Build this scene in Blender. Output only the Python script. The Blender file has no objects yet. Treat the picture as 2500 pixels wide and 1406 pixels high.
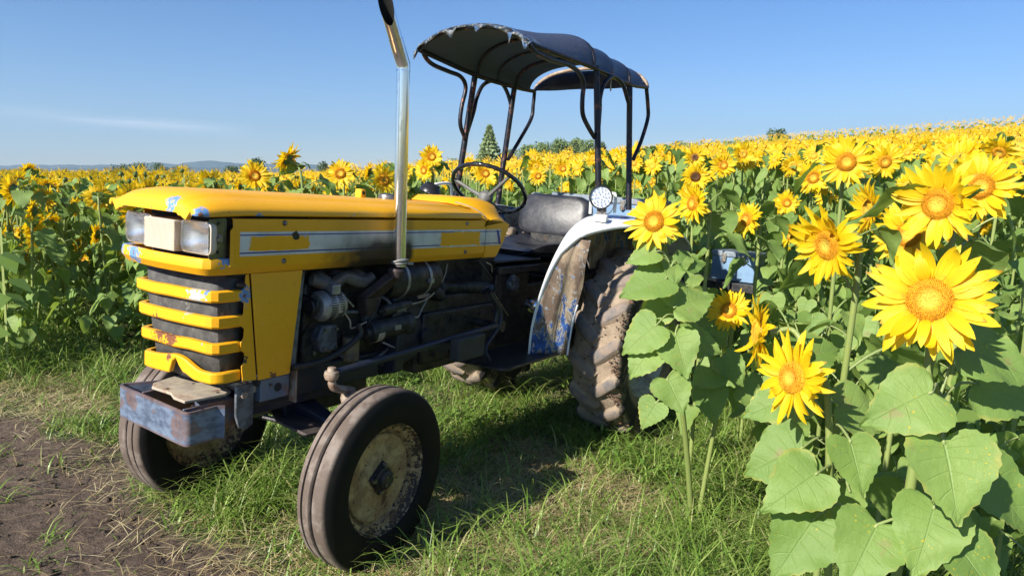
import bpy, math, random
import numpy as np
from mathutils import Vector, Matrix
R_ = math.radians
scene = bpy.context.scene
COL = scene.collection
rng = np.random.default_rng(11)
random.seed(5)

# ------------------------------------------------------------ camera
F = 1722.0; CX = 1250.0; CY = 703.0
CAM = np.array([0.0, 0.0, 1.6036])
C_R = np.array([0.9999, 0.00219, 0.01383]); C_U = np.array([-0.014, 0.15627, 0.98762]); C_B = np.cross(C_R, C_U)
C_B /= np.linalg.norm(C_B); C_R /= np.linalg.norm(C_R); C_U = np.cross(C_B, C_R)
cd = bpy.data.cameras.new('camera'); cam = bpy.data.objects.new('camera', cd); COL.objects.link(cam)
cd.sensor_width = 36.0; cd.lens = F / 2500.0 * 36.0; cd.clip_start = 0.05; cd.clip_end = 9000
cam.matrix_world = Matrix(((C_R[0], C_U[0], C_B[0], CAM[0]), (C_R[1], C_U[1], C_B[1], CAM[1]), (C_R[2], C_U[2], C_B[2], CAM[2]), (0, 0, 0, 1)))
scene.camera = cam
# tractor frame (x forward, y to its left, z up) in the world
RW = np.array([[-0.53565, 0.84206, 0.0634], [-0.84303, -0.53758, 0.01739], [0.04872, -0.04413, 0.99784]])
TO = np.array([0.23702, 4.89294, 0.0])
TC = RW.T @ (CAM - TO)

# ------------------------------------------------------------ world, sun, exposure
SUN = np.array([-0.56985, -0.63160, 0.52569])
SUN_EL = math.asin(SUN[2]); SUN_AZ = math.atan2(SUN[0], SUN[1])
w = bpy.data.worlds.new('World'); scene.world = w; w.use_nodes = True
nt = w.node_tree; nt.nodes.clear()
sky = nt.nodes.new('ShaderNodeTexSky'); sky.sky_type = 'NISHITA'; sky.sun_disc = False
sky.sun_elevation = SUN_EL; sky.sun_rotation = SUN_AZ; sky.air_density = 1.0; sky.dust_density = 0.0; sky.ozone_density = 2.2; sky.altitude = 300
bg = nt.nodes.new('ShaderNodeBackground'); bg.inputs['Strength'].default_value = 0.055
out = nt.nodes.new('ShaderNodeOutputWorld')
# a thin streak of high cloud low in the sky
tcw = nt.nodes.new('ShaderNodeTexCoord'); mpw = nt.nodes.new('ShaderNodeMapping'); mpw.inputs['Scale'].default_value = (5, 5, 60)
nzw = nt.nodes.new('ShaderNodeTexNoise'); nzw.inputs['Scale'].default_value = 1.3; nzw.inputs['Detail'].default_value = 5
nt.links.new(tcw.outputs['Generated'], mpw.inputs['Vector']); nt.links.new(mpw.outputs[0], nzw.inputs['Vector'])
sx = nt.nodes.new('ShaderNodeSeparateXYZ'); nt.links.new(tcw.outputs['Generated'], sx.inputs[0])
def wm(op, a, b=None, c=None, clamp=False):
    n = nt.nodes.new('ShaderNodeMath'); n.operation = op; n.use_clamp = clamp
    for i, v in enumerate((a, b, c)):
        if v is None: continue
        if hasattr(v, 'is_output'): nt.links.new(v, n.inputs[i])
        else: n.inputs[i].default_value = v
    return n.outputs[0]
cx_ = wm('ABSOLUTE', wm('ADD', sx.outputs[0], 0.47)); mx_ = wm('SUBTRACT', 1.0, wm('DIVIDE', cx_, 0.14), None, True)
cz_ = wm('ABSOLUTE', wm('SUBTRACT', wm('ADD', sx.outputs[2], wm('MULTIPLY', sx.outputs[0], 0.045)), 0.037)); mz_ = wm('SUBTRACT', 1.0, wm('DIVIDE', cz_, 0.013), None, True)
my_ = wm('GREATER_THAN', sx.outputs[1], 0.2)
cf = wm('MULTIPLY', wm('MULTIPLY', wm('MULTIPLY', mx_, mz_), my_), wm('MULTIPLY', wm('SUBTRACT', nzw.outputs['Fac'], 0.30, None, True), 1.9), None, True)
mxn = nt.nodes.new('ShaderNodeMix'); mxn.data_type = 'RGBA'; nt.links.new(cf, mxn.inputs['Factor'])
hs = nt.nodes.new('ShaderNodeHueSaturation'); hs.inputs['Saturation'].default_value = 1.15; hs.inputs['Hue'].default_value = 0.5
tn = nt.nodes.new('ShaderNodeMix'); tn.data_type = 'RGBA'; tn.blend_type = 'MULTIPLY'; tn.inputs['Factor'].default_value = 1.0; tn.inputs['B'].default_value = (0.92, 1.0, 1.24, 1)
nt.links.new(sky.outputs[0], tn.inputs['A']); nt.links.new(tn.outputs['Result'], hs.inputs['Color'])
nt.links.new(hs.outputs[0], mxn.inputs['A']); mxn.inputs['B'].default_value = (10.5, 11.0, 11.8, 1)
nt.links.new(mxn.outputs['Result'], bg.inputs['Color']); nt.links.new(bg.outputs[0], out.inputs['Surface'])
sl = bpy.data.lights.new('sun', 'SUN'); sl.energy = 5.0; sl.angle = R_(0.53); sl.color = (1.0, 0.94, 0.84)
so = bpy.data.objects.new('sun', sl); COL.objects.link(so)
so.rotation_euler = Vector(SUN).to_track_quat('Z', 'Y').to_euler(); so.location = tuple(SUN * 30)
scene.view_settings.view_transform = 'Standard'; scene.view_settings.look = 'None'
scene.view_settings.exposure = 1.0; scene.view_settings.gamma = 1.0
try:
    scene.cycles.max_bounces = 8; scene.cycles.transparent_max_bounces = 8; scene.cycles.volume_bounces = 0
except Exception: pass

# ------------------------------------------------------------ helpers
def ray(px, py):
    return C_R * ((px - CX) / F) - C_U * ((py - CY) / F) - C_B
def wp(px, py, d): return CAM + ray(px, py) * d
def tp(px, py, ax, val):
    d = RW.T @ ray(px, py); i = 'xyz'.index(ax); t = (val - TC[i]) / d[i]
    return TC + d * t
def t2w(p): return TO + RW @ np.array(p, float)
def w2px(P):
    q = np.atleast_2d(P) - CAM
    x = q @ C_R; y = -(q @ C_U); z = -(q @ C_B)
    return np.stack([CX + F * x / z, CY + F * y / z, z], -1)

# terrain height ---------------------------------------------------
def sst(a, b, x):
    t = np.clip((np.asarray(x, float) - a) / (b - a), 0, 1); return t * t * (3 - 2 * t)
AZT = np.array([-60, -20, -17, -14.5, -8.2, 0, 5, 12, 23.3, 35.6, 60]); 
ET = np.array([0, 0, .001, .004, .0105, .023, .033, .0475, .0615, .0735, .10])
DRT = np.array([150, 150, 150, 160, 170, 150, 135, 115, 85, 62, 45.])
def vnoise(x, y, s, seed=0):
    x = np.asarray(x, float) / s; y = np.asarray(y, float) / s
    xi = np.floor(x); yi = np.floor(y); fx = x - xi; fy = y - yi
    fx = fx * fx * (3 - 2 * fx); fy = fy * fy * (3 - 2 * fy)
    def h(a, b):
        v = np.sin(a * 127.1 + b * 311.7 + seed * 17.3) * 43758.5453; return v - np.floor(v)
    return (h(xi, yi) * (1 - fx) + h(xi + 1, yi) * fx) * (1 - fy) + (h(xi, yi + 1) * (1 - fx) + h(xi + 1, yi + 1) * fx) * fy
def gz(x, y):
    x = np.asarray(x, float); y = np.asarray(y, float)
    r = np.hypot(x, y) + 1e-6; az = np.degrees(np.arctan2(x, y))
    az = np.where(np.abs(az) > 60, 60 * np.sign(az), az)
    E = np.interp(az, AZT, ET); D = np.interp(az, AZT, DRT)
    u = np.clip((r - 9) / (D - 9), 0, 1)
    back = sst(0, -25, y)
    h = r * E * (0.42 + 0.58 * u ** 0.8)
    hD = D * E
    h = np.where(r > D, hD - np.minimum((r - D) * 0.012, 12) * 1.0, h)
    h = h * (1 - back)
    base = 0.16 + h
    pl = -0.055 - (0.0634 * (x - TO[0]) + 0.01739 * (y - TO[1])) / 0.99784
    d = np.hypot(x - 0.2, y - 4.0)
    wgt = 1 - sst(3.6, 9.0, d)
    return base * (1 - wgt) + pl * wgt
def gpx(px, py):
    p = tp(px, py, 'z', -0.055); return t2w(p)[:2]

# ------------------------------------------------------------ node helper
class G:
    def __init__(s, name):
        s.m = bpy.data.materials.new(name); s.m.use_nodes = True; s.t = s.m.node_tree; s.t.nodes.clear()
        s.o = s.t.nodes.new('ShaderNodeOutputMaterial'); s._tc = None
    def set(s, sock, v):
        if v is None: return
        if hasattr(v, 'is_output'): s.t.links.new(v, sock)
        else:
            if isinstance(v, (tuple, list)) and len(v) == 3 and sock.type == 'RGBA': v = (*v, 1)
            sock.default_value = v
    def n(s, typ, props=None, **ins):
        nd = s.t.nodes.new(typ)
        for k, v in (props or {}).items(): setattr(nd, k, v)
        for k, v in ins.items():
            key = k.replace('_', ' ')
            s.set(nd.inputs[key] if key in nd.inputs else nd.inputs[k], v)
        return nd
    def obj(s):
        if s._tc is None: s._tc = s.n('ShaderNodeTexCoord')
        return s._tc.outputs['Object']
    def uv(s):
        if s._tc is None: s._tc = s.n('ShaderNodeTexCoord')
        return s._tc.outputs['UV']
    def pos(s): return s.n('ShaderNodeNewGeometry').outputs['Position']
    def isl(s): return s.n('ShaderNodeNewGeometry').outputs['Random Per Island']
    def sep(s, v): return s.n('ShaderNodeSeparateXYZ', None, Vector=v).outputs
    def map(s, v, sc=(1, 1, 1), loc=(0, 0, 0), rot=(0, 0, 0)): return s.n('ShaderNodeMapping', None, Vector=v, Scale=sc, Location=loc, Rotation=rot).outputs[0]
    def noise(s, v, sc, det=4, rough=0.55, dist=0.0): return s.n('ShaderNodeTexNoise', None, Vector=v, Scale=sc, Detail=det, Roughness=rough, Distortion=dist).outputs['Fac']
    def vor(s, v, sc, feat='F1', out='Distance'): return s.n('ShaderNodeTexVoronoi', {'feature': feat}, Vector=v, Scale=sc).outputs[out]
    def m_(s, op, a, b=None, c=None, clamp=False):
        nd = s.t.nodes.new('ShaderNodeMath'); nd.operation = op; nd.use_clamp = clamp
        for i, v in enumerate((a, b, c)): s.set(nd.inputs[i], v)
        return nd.outputs[0]
    def add(s, a, b): return s.m_('ADD', a, b)
    def mul(s, a, b): return s.m_('MULTIPLY', a, b)
    def sub(s, a, b): return s.m_('SUBTRACT', a, b)
    def ss(s, x, a, b):   # smoothstep a..b
        return s.n('ShaderNodeMapRange', {'interpolation_type': 'SMOOTHSTEP'}, Value=x, From_Min=a, From_Max=b, To_Min=0.0, To_Max=1.0).outputs[0]
    def band(s, x, a, b, e=0.001): return s.mul(s.ss(x, a - e, a + e), s.sub(1.0, s.ss(x, b - e, b + e)))
    def mix(s, f, a, b):
        nd = s.t.nodes.new('ShaderNodeMix'); nd.data_type = 'RGBA'
        s.set(nd.inputs['Factor'], f); s.set(nd.inputs['A'], a); s.set(nd.inputs['B'], b)
        return nd.outputs['Result']
    def ramp(s, f, stops):
        nd = s.t.nodes.new('ShaderNodeValToRGB'); s.set(nd.inputs[0], f); e = nd.color_ramp.elements
        while len(e) < len(stops): e.new(0.5)
        for i, (p, c) in enumerate(stops): e[i].position = p; e[i].color = (*c, 1)
        return nd.outputs[0]
    def bump(s, h, st=0.3, d=0.002): return s.n('ShaderNodeBump', None, Strength=st, Distance=d, Height=h).outputs[0]
    def pr(s, col, rough=0.5, metal=0.0, normal=None, **kw):
        b = s.n('ShaderNodeBsdfPrincipled'); s.set(b.inputs['Base Color'], col); s.set(b.inputs['Roughness'], rough); s.set(b.inputs['Metallic'], metal)
        if normal is not None: s.set(b.inputs['Normal'], normal)
        for k, v in kw.items(): s.set(b.inputs[k.replace('_', ' ')], v)
        s.t.links.new(b.outputs[0], s.o.inputs['Surface']); return b
    def dist(s, v, c):
        vm = s.n('ShaderNodeVectorMath', {'operation': 'DISTANCE'}); s.set(vm.inputs[0], v); vm.inputs[1].default_value = c; return vm.outputs['Value']

YEL = (0.80, 0.46, 0.006); BLUE = (0.13, 0.27, 0.52); RUST = (0.20, 0.075, 0.035)
def chips(g, v, col, spots, amt=0.66):
    """paint chips: small random ones plus spots (centre, radius, colour) with ragged borders"""
    nz = g.noise(v, 26, 5, 0.65)
    nz2 = g.noise(v, 9, 4, 0.6); nz3 = g.noise(v, 75, 4, .6)
    c = col
    m = g.mul(g.ss(nz, amt + .01, amt + 0.025), g.ss(nz2, 0.54, 0.58))
    c = g.mix(m, c, g.mix(g.ss(g.noise(v, 14, 2), 0.48, 0.52), BLUE, RUST))
    for (ce, r, k) in spots:
        d = g.dist(v, ce); r = r * 1.3; dd = g.add(g.add(d, g.mul(g.sub(nz3, 0.5), r * 3.6)), g.mul(g.sub(nz2, .5), r * 1.2))
        c = g.mix(g.sub(1.0, g.ss(dd, r * 0.92, r)), c, k)
        if k is BLUE:
            c = g.mix(g.sub(1.0, g.ss(g.add(d, g.mul(g.sub(nz2, 0.5), r * 2.5)), r * 0.22, r * 0.3)), c, RUST)
    return c
def yellow(name, spots=(), amt=0.66, deco=None, rough=0.3):
    g = G(name); v = g.obj()
    n1 = g.noise(v, 3.5, 4); n2 = g.noise(v, 60, 3)
    c = g.mix(n1, (0.88, 0.450, 0.004), (0.78, 0.35, 0.003))
    c = g.mix(g.mul(g.ss(g.noise(g.map(v, (1, 1, 6)), 11, 6, 0.7), 0.55, 0.8), 0.35), c, (0.42, 0.23, 0.02))
    c = g.mix(g.mul(g.ss(g.noise(g.map(v, (.6, 3, 3)), 24, 6, .75), .60, .72), .30), c, (.62, .42, .10))
    c = g.mix(g.mul(g.ss(g.noise(g.map(v, (3, 3, .5)), 16, 6, .7), .60, .78), .45), c, (.30, .15, .03))
    if deco: c = deco(g, v, c)
    c = chips(g, v, c, spots, amt)
    c = g.mix(g.mul(g.ss(g.noise(v, 110, 2), 0.70, 0.74), 0.6), c, (0.16, 0.09, 0.02))
    rg = g.add(rough + .05, g.mul(g.noise(v, 17, 5), 0.34))
    g.pr(c, rg, normal=g.bump(g.noise(v, 8, 3), 0.12, 0.01), Coat_Weight=0.12, Coat_Roughness=0.15)
    return g.m
def metal_dirty(name, c1, c2, rough=0.5, metal=0.0, sc=12, rust=0.0, th=0.6, bump=0.2, rustc=RUST):
    g = G(name); v = g.obj(); n = g.noise(v, sc, 6, 0.65)
    c = g.mix(g.ss(n, 0.38, 0.62), c1, c2)
    if rust: c = g.mix(g.mul(g.ss(g.noise(v, sc * 0.7, 7, 0.7, 0.4), th - 0.05, th + 0.06), rust), c, rustc)
    c = g.mix(g.mul(g.ss(g.noise(v, sc * 9, 3), 0.55, 0.75), 0.3), c, (0.5 * c1[0], 0.5 * c1[1], 0.5 * c1[2]))
    g.pr(c, g.add(rough, g.mul(g.sub(n, 0.5), 0.35)), metal, normal=g.bump(g.noise(v, sc * 4, 5, 0.7), bump, 0.004))
    return g.m

# ------------------------------------------------------------ mesh builder
def nrm(v):
    v = np.asarray(v, float); l = np.linalg.norm(v); return v / l if l > 1e-9 else v
class MB:
    def __init__(s): s.v = []; s.f = []; s.mi = []; s.k = 0
    def add(s, vs, fs, mi=None):
        o = len(s.v); s.v.extend([tuple(map(float, p)) for p in vs])
        for f in fs: s.f.append(tuple(i + o for i in f)); s.mi.append(s.k if mi is None else mi)
        return s
    def box(s, a, b):
        (x0, y0, z0), (x1, y1, z1) = a, b
        return s.hexa([(x0, y0, z0), (x1, y0, z0), (x1, y1, z0), (x0, y1, z0), (x0, y0, z1), (x1, y0, z1), (x1, y1, z1), (x0, y1, z1)])
    def hexa(s, p):
        return s.add(p, [(0, 3, 2, 1), (4, 5, 6, 7), (0, 1, 5, 4), (1, 2, 6, 5), (2, 3, 7, 6), (3, 0, 4, 7)])
    def bx(s, c, sz, rot=(0, 0, 0)):
        from mathutils import Euler
        m = np.array(Euler(rot).to_matrix()); h = np.array(sz) / 2.0
        q = [np.array(c) + m @ (h * np.array(k)) for k in ((-1, -1, -1), (1, -1, -1), (1, 1, -1), (-1, 1, -1), (-1, -1, 1), (1, -1, 1), (1, 1, 1), (-1, 1, 1))]
        return s.hexa(q)
    def tube(s, pts, r, n=10, cap=True, closed=False, ang0=0.0):
        P = np.array(pts, float); m = len(P); rr = np.full(m, r) if np.isscalar(r) else np.array(r, float)
        T = np.zeros_like(P)
        for i in range(m):
            a = P[(i - 1) % m] if (closed or i > 0) else P[0]; b = P[(i + 1) % m] if (closed or i < m - 1) else P[-1]
            T[i] = nrm(b - a)
        u = np.cross(T[0], [0, 0, 1.0]); u = nrm(u) if np.linalg.norm(u) > 1e-3 else np.array([1.0, 0, 0])
        vs = []
        for i in range(m):
            u = nrm(u - T[i] * np.dot(u, T[i])); w_ = np.cross(T[i], u)
            for k in range(n):
                a = 2 * math.pi * k / n + ang0
                vs.append(P[i] + rr[i] * (u * math.cos(a) + w_ * math.sin(a)))
        fs = []
        for i in range(m if closed else m - 1):
            for k in range(n):
                a = i * n + k; b = i * n + (k + 1) % n; j = ((i + 1) % m) * n
                fs.append((a, b, j + (k + 1) % n, j + k))
        if cap and not closed:
            fs.append(tuple(range(n - 1, -1, -1))); fs.append(tuple((m - 1) * n + k for k in range(n)))
        return s.add(vs, fs)
    def lathe(s, prof, c=(0, 0, 0), ax=(0, 1, 0), n=32, ref=None, a0=0.0, a1=2 * math.pi):
        ax = nrm(ax); u = np.cross(ax, [0, 0, 1.0]) if ref is None else np.array(ref, float)
        u = nrm(u) if np.linalg.norm(u) > 1e-3 else np.array([1.0, 0, 0]); w_ = np.cross(ax, u); c = np.array(c, float)
        full = abs(a1 - a0 - 2 * math.pi) < 1e-6; nn = n if full else n + 1
        vs = []
        for (r, h) in prof:
            for k in range(nn):
                a = a0 + (a1 - a0) * k / n
                vs.append(c + ax * h + r * (u * math.cos(a) + w_ * math.sin(a)))
        fs = []
        for i in range(len(prof) - 1):
            for k in range(n):
                k2 = (k + 1) % nn
                fs.append((i * nn + k, i * nn + k2, (i + 1) * nn + k2, (i + 1) * nn + k))
        return s.add(vs, fs)
    def cyl(s, a, b, r, n=16, r2=None):
        return s.tube([a, b], [r, r if r2 is None else r2], n)
    def prism(s, poly, ax, a, b):
        """poly of 2-d points in the plane normal to ax, extruded from a to b"""
        i = 'xyz'.index(ax); o = [k for k in range(3) if k != i]; n = len(poly); vs = []
        for h in (a, b):
            for p in poly:
                q = [0, 0, 0]; q[i] = h; q[o[0]] = p[0]; q[o[1]] = p[1]; vs.append(q)
        fs = [tuple(range(n)), tuple(range(2 * n - 1, n - 1, -1))] + [(k, (k + 1) % n, n + (k + 1) % n, n + k) for k in range(n)]
        return s.add(vs, fs)
    def loft(s, secs, closed=False, cap=False):
        n = len(secs[0]); vs = [p for q in secs for p in q]; fs = []
        for i in range(len(secs) - 1):
            for k in range(n if closed else n - 1):
                a = i * n + k; b = i * n + (k + 1) % n
                fs.append((a, b, b + n, a + n))
        if cap: fs.append(tuple(range(n - 1, -1, -1))); fs.append(tuple((len(secs) - 1) * n + k for k in range(n)))
        return s.add(vs, fs)
    def sweep(s, path, prof, closedprof=True):
        """plan path [(x,y)], profile [(out,z)] swept along it, out = to the left-hand normal side"""
        P = np.array(path, float); secs = []
        for i in range(len(P)):
            a = P[max(i - 1, 0)]; b = P[min(i + 1, len(P) - 1)]; t = nrm(b - a); nn = np.array([t[1], -t[0]])
            secs.append([(P[i][0] + nn[0] * o, P[i][1] + nn[1] * o, z) for (o, z) in prof])
        return s.loft(secs, closedprof, cap=closedprof)
    def build(s, name, mat, parent=None, bevel=0.0, smooth=35, solid=0.0, seg=2, recalc=True, sub=0):
        me = bpy.data.meshes.new(name); me.from_pydata(s.v, [], s.f)
        mats = mat if isinstance(mat, (list, tuple)) else [mat]
        for m_ in mats: me.materials.append(m_)
        if len(mats) > 1: me.polygons.foreach_set('material_index', s.mi)
        if recalc:
            import bmesh
            bm = bmesh.new(); bm.from_mesh(me); bmesh.ops.recalc_face_normals(bm, faces=bm.faces); bm.to_mesh(me); bm.free()
        if smooth:
            me.polygons.foreach_set('use_smooth', [True] * len(me.polygons)); me.set_sharp_from_angle(angle=R_(smooth))
        me.update()
        o = bpy.data.objects.new(name, me); COL.objects.link(o)
        if parent is not None: o.parent = parent
        if sub:
            md = o.modifiers.new('sub', 'SUBSURF'); md.levels = sub; md.render_levels = sub
        if solid:
            md = o.modifiers.new('solid', 'SOLIDIFY'); md.thickness = solid; md.offset = 0
        if bevel:
            md = o.modifiers.new('bevel', 'BEVEL'); md.width = bevel; md.segments = seg; md.limit_method = 'ANGLE'; md.angle_limit = R_(40)
            md.harden_normals = False
        return o
def np_mesh(name, V, Fq, mats, mi=None, parent=None, uv=None, smooth=True, link=True):
    """V (n,3), Fq list of face index arrays (each (m,k))"""
    me = bpy.data.meshes.new(name); Fq = [f for f in Fq if len(f)]
    nf = sum(len(f) for f in Fq); loops = np.concatenate([f.ravel() for f in Fq]).astype(np.int32)
    tot = np.concatenate([np.full(len(f), f.shape[1], np.int32) for f in Fq]); st = np.concatenate([[0], np.cumsum(tot)[:-1]]).astype(np.int32)
    me.vertices.add(len(V)); me.vertices.foreach_set('co', np.asarray(V, np.float32).ravel())
    me.loops.add(len(loops)); me.loops.foreach_set('vertex_index', loops)
    me.polygons.add(nf); me.polygons.foreach_set('loop_start', st); me.polygons.foreach_set('loop_total', tot)
    for m_ in mats: me.materials.append(m_)
    if mi is not None: me.polygons.foreach_set('material_index', np.asarray(mi, np.int32))
    if uv is not None:
        l = me.uv_layers.new(name='uv'); l.data.foreach_set('uv', np.asarray(uv, np.float32)[loops].ravel())
    me.update(calc_edges=True); me.validate()
    if smooth: me.polygons.foreach_set('use_smooth', np.ones(nf, bool))
    if not link: return me
    o = bpy.data.objects.new(name, me); COL.objects.link(o)
    if parent is not None: o.parent = parent
    return o
def tag(o, label=None, cat=None, group=None, kind=None):
    for k, v in (('label', label), ('category', cat), ('group', group), ('kind', kind)):
        if v: o[k] = v
    return o
def thing(name, label, cat, loc=(0, 0, 0), group=None):
    o = bpy.data.objects.new(name, None); COL.objects.link(o); o.location = tuple(loc); o.empty_display_size = 0.1
    return tag(o, label, cat, group)
def link(o, parent=None):
    COL.objects.link(o)
    if parent is not None: o.parent = parent
    return o
def smoothpath(pts, k=6):
    """Catmull-Rom through the points"""
    P = np.array(pts, float); P = np.vstack([2 * P[0] - P[1], P, 2 * P[-1] - P[-2]]); out = []
    for i in range(1, len(P) - 2):
        for j in range(k):
            t = j / k; a, b, c, d = P[i - 1], P[i], P[i + 1], P[i + 2]
            out.append(0.5 * ((2 * b) + (-a + c) * t + (2 * a - 5 * b + 4 * c - d) * t * t + (-a + 3 * b - 3 * c + d) * t ** 3))
    out.append(P[-2]); return np.array(out)
# ============================================================ TRACTOR
tractor = thing('tractor', 'old yellow tractor with dark canopy and tall chrome exhaust parked in the grass', 'tractor')
tractor.matrix_world = Matrix([[*RW[0], TO[0]], [*RW[1], TO[1]], [*RW[2], TO[2]], [0, 0, 0, 1]])
TR = tractor
m_hood = yellow('yellow_hood_paint', [((2.915, .125, 1.358), .024, BLUE), ((2.90, -.16, 1.36), .011, BLUE), ((2.92, .262, 1.338), .020, BLUE), ((2.70, .275, 1.331), .012, BLUE),
    ((2.25, .275, 1.331), .012, BLUE), ((2.86, -.24, 1.375), .030, RUST), ((2.9, -.245, 1.345), .018, RUST)], 0.68, rough=0.3)
m_band = yellow('yellow_band_paint', [((2.915, -.13, 1.165), .030, BLUE), ((2.91, -.13, 1.145), .014, BLUE), ((2.89, -.25, 1.175), .03, BLUE), ((2.91, .04, 1.178), .010, BLUE), ((2.83, .262, 1.183), .016, BLUE)], 0.68)
m_grille = yellow('yellow_grille_paint', [((2.855, .165, 1.045), .032, (.55, .55, .5)), ((2.855, .21, 1.07), .012, BLUE), ((2.73, .245, 1.05), .022, BLUE), ((2.86, -.06, .89), .035, RUST), ((2.86, 0.0, .87), .03, RUST),
    ((2.855, -.02, .80), .014, RUST), ((2.855, .17, .90), .014, BLUE), ((2.74, .24, .81), .018, (.05, .035, .03)), ((2.855, .10, 1.0), .02, (.5, .45, .36))], 0.665)
def panel_deco(g, v, c):
    x, y, z = g.sep(v)
    nz = g.noise(v, 20, 5, 0.65); e = g.add(g.mul(g.sub(nz, 0.5), 0.09), g.mul(g.sub(g.noise(v, 60, 3), .5), .02))
    inx = g.band(x, 1.145, 2.776, 0.0015)
    # slanted rear end of the white band on the cowl
    white = g.mul(inx, g.band(z, 1.195, 1.2805, 0.0008))
    p1 = g.mul(g.band(g.add(x, g.mul(e, 0.6)), 2.47, 2.735, 0.004), g.band(g.add(z, g.mul(e, 0.16)), 1.2125, 1.2645, 0.002))
    p2 = g.mul(g.band(g.add(x, e), 1.335, 1.66, 0.004), g.band(g.add(z, g.mul(e, 0.35)), 1.202, 1.268, 0.002))
    wc = g.mix(g.ss(g.noise(v, 9, 5), 0.45, 0.7), (0.62, 0.64, 0.60), (0.46, 0.48, 0.44))
    c1 = g.mix(g.mul(white, g.sub(1.0, g.m_('MAXIMUM', p1, p2))), c, wc)
    lines = g.add(g.band(z, 1.2670, 1.2715, 0.0006), g.band(z, 1.2040, 1.2090, 0.0006))
    br = g.sub(1.0, g.mul(g.band(x, 1.32, 1.55, 0.002), g.ss(nz, 0.47, 0.5)))
    lines = g.mul(g.mul(lines, br), g.mul(inx, g.sub(1.0, p2)))
    slant = g.band(g.add(x, g.mul(z, -0.42)), 0.632, 0.655, 0.001)   # blue slash at the rear end
    slant = g.mul(slant, g.band(z, 1.2, 1.276, 0.001))
    c1 = g.mix(g.m_('MINIMUM', g.add(lines, slant), 1.0), c1, (0.035, 0.03, 0.24))
    # soot thrown by the exhaust
    s = g.mul(g.ss(g.add(x, g.mul(g.sub(nz, .5), .22)), 2.52, 2.05), g.ss(x, 1.84, 1.89))
    zz = g.ss(g.add(z, g.mul(g.sub(g.noise(v, 7, 4), .5), .08)), 1.285, 1.175)
    s = g.mul(s, g.add(0.25, g.mul(zz, 0.8)))
    c1 = g.mix(g.m_('MINIMUM', g.mul(s, 1.25), 0.97), c1, (0.012, 0.010, 0.009))
    d = g.sub(1.0, g.ss(g.add(g.dist(v, (2.535, .272, 1.264)), g.mul(g.sub(nz, .5), .04)), .014, .018))
    return g.mix(d, c1, (0.015, 0.012, 0.012))
m_panel = yellow('yellow_panel_paint', [((2.49, .27, 1.262), .008, (.4, .4, .38))], 0.70, panel_deco, rough=0.34)
m_plain = yellow('yellow_cover_paint', [((2.6, .25, .735), .012, RUST)], 0.70, rough=0.38)
m_black = metal_dirty('engine_black', (0.012, 0.013, 0.015), (0.050, 0.048, 0.045), 0.45, 0.3, 22, 0.6, 0.60, rustc=(0.085, 0.06, 0.04))
m_navy = metal_dirty('navy_cast_iron', (0.018, 0.026, 0.052), (0.035, 0.038, 0.045), 0.42, 0.3, 10, 0.4, 0.62, rustc=(0.06, 0.045, 0.035))
m_castgrey = metal_dirty('grey_cast_housing', (0.16, 0.18, 0.21), (0.07, 0.075, 0.085), 0.5, 0.3, 22, 0.5, 0.62, rustc=(0.09, 0.07, 0.05))
m_alu = metal_dirty('dull_aluminium', (0.38, 0.38, 0.36), (0.24, 0.24, 0.23), 0.45, 0.55, 30, 0.3, 0.64)
m_beige = metal_dirty('worn_beige_steel', (0.46, 0.40, 0.30), (0.33, 0.28, 0.22), 0.6, 0.0, 16, 0.8, 0.60)
m_strap = metal_dirty('blue_worn_steel', (0.16, 0.21, 0.30), (0.09, 0.115, 0.17), 0.42, 0.35, 7, 0.85, 0.55, rustc=(0.22, 0.11, 0.06))
g = G('bumper_strap_steel'); v = g.obj(); x, y, z = g.sep(v); n = g.noise(v, 26, 6, .7); n2 = g.noise(g.map(v, (1, 1, 2)), 9, 6, .7)
c = g.mix(g.ss(n2, .38, .62), (.20, .26, .36), (.085, .11, .17))
rst = g.m_('MAXIMUM', g.ss(g.add(z, g.mul(g.sub(n, .5), .018)), .648, .656), g.sub(1.0, g.ss(g.add(z, g.mul(g.sub(n, .5), .012)), .545, .550)))
for ce, r0 in (((2.92, .195, .60), .075), ((2.925, -.12, .63), .055), ((2.925, -.19, .60), .03), ((2.92, .02, .62), .022)): rst = g.m_('MAXIMUM', rst, g.sub(1.0, g.ss(g.add(g.dist(v, ce), g.mul(g.sub(n, .5), .09)), r0 * .6, r0 * .75)))
c = g.mix(g.mul(rst, .62), c, g.mix(g.ss(n, .4, .6), (.24, .13, .085), (.14, .075, .05)))
c = g.mix(g.ss(g.noise(g.map(v, (1, 3, 1)), 34, 5, .7), .66, .70), c, (.42, .40, .30))
g.pr(c, g.add(.32, g.mul(n, .3)), .35, normal=g.bump(n, .3, .003)); m_bstrap = g.m
m_rustst = metal_dirty('rusty_brown_steel', (0.24, 0.16, 0.11), (0.36, 0.30, 0.24), 0.65, 0.2, 24, 0.6, 0.56)
m_bolt = metal_dirty('bolt_steel', (0.30, 0.29, 0.27), (0.12, 0.10, 0.09), 0.4, 0.8, 60, 0.4, 0.6)
m_rustd = metal_dirty('dark_rusty_axle_steel', (0.045, 0.042, 0.045), (0.09, 0.07, 0.06), 0.6, 0.2, 18, 0.7, 0.58, rustc=(0.15, 0.09, 0.06))
m_screen = metal_dirty('black_radiator_screen', (0.045, 0.045, 0.045), (0.085, 0.085, 0.08), 0.75, 0.0, 18, 0.9, 0.645, rustc=(0.35, 0.35, 0.33), bump=0.5)
m_mesh = metal_dirty('grille_backing', (0.012, 0.012, 0.012), (0.02, 0.02, 0.02), 0.8)
m_frame = None
g = G('dark_post_steel'); v = g.obj(); n = g.noise(v, 18, 6, .7)
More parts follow.
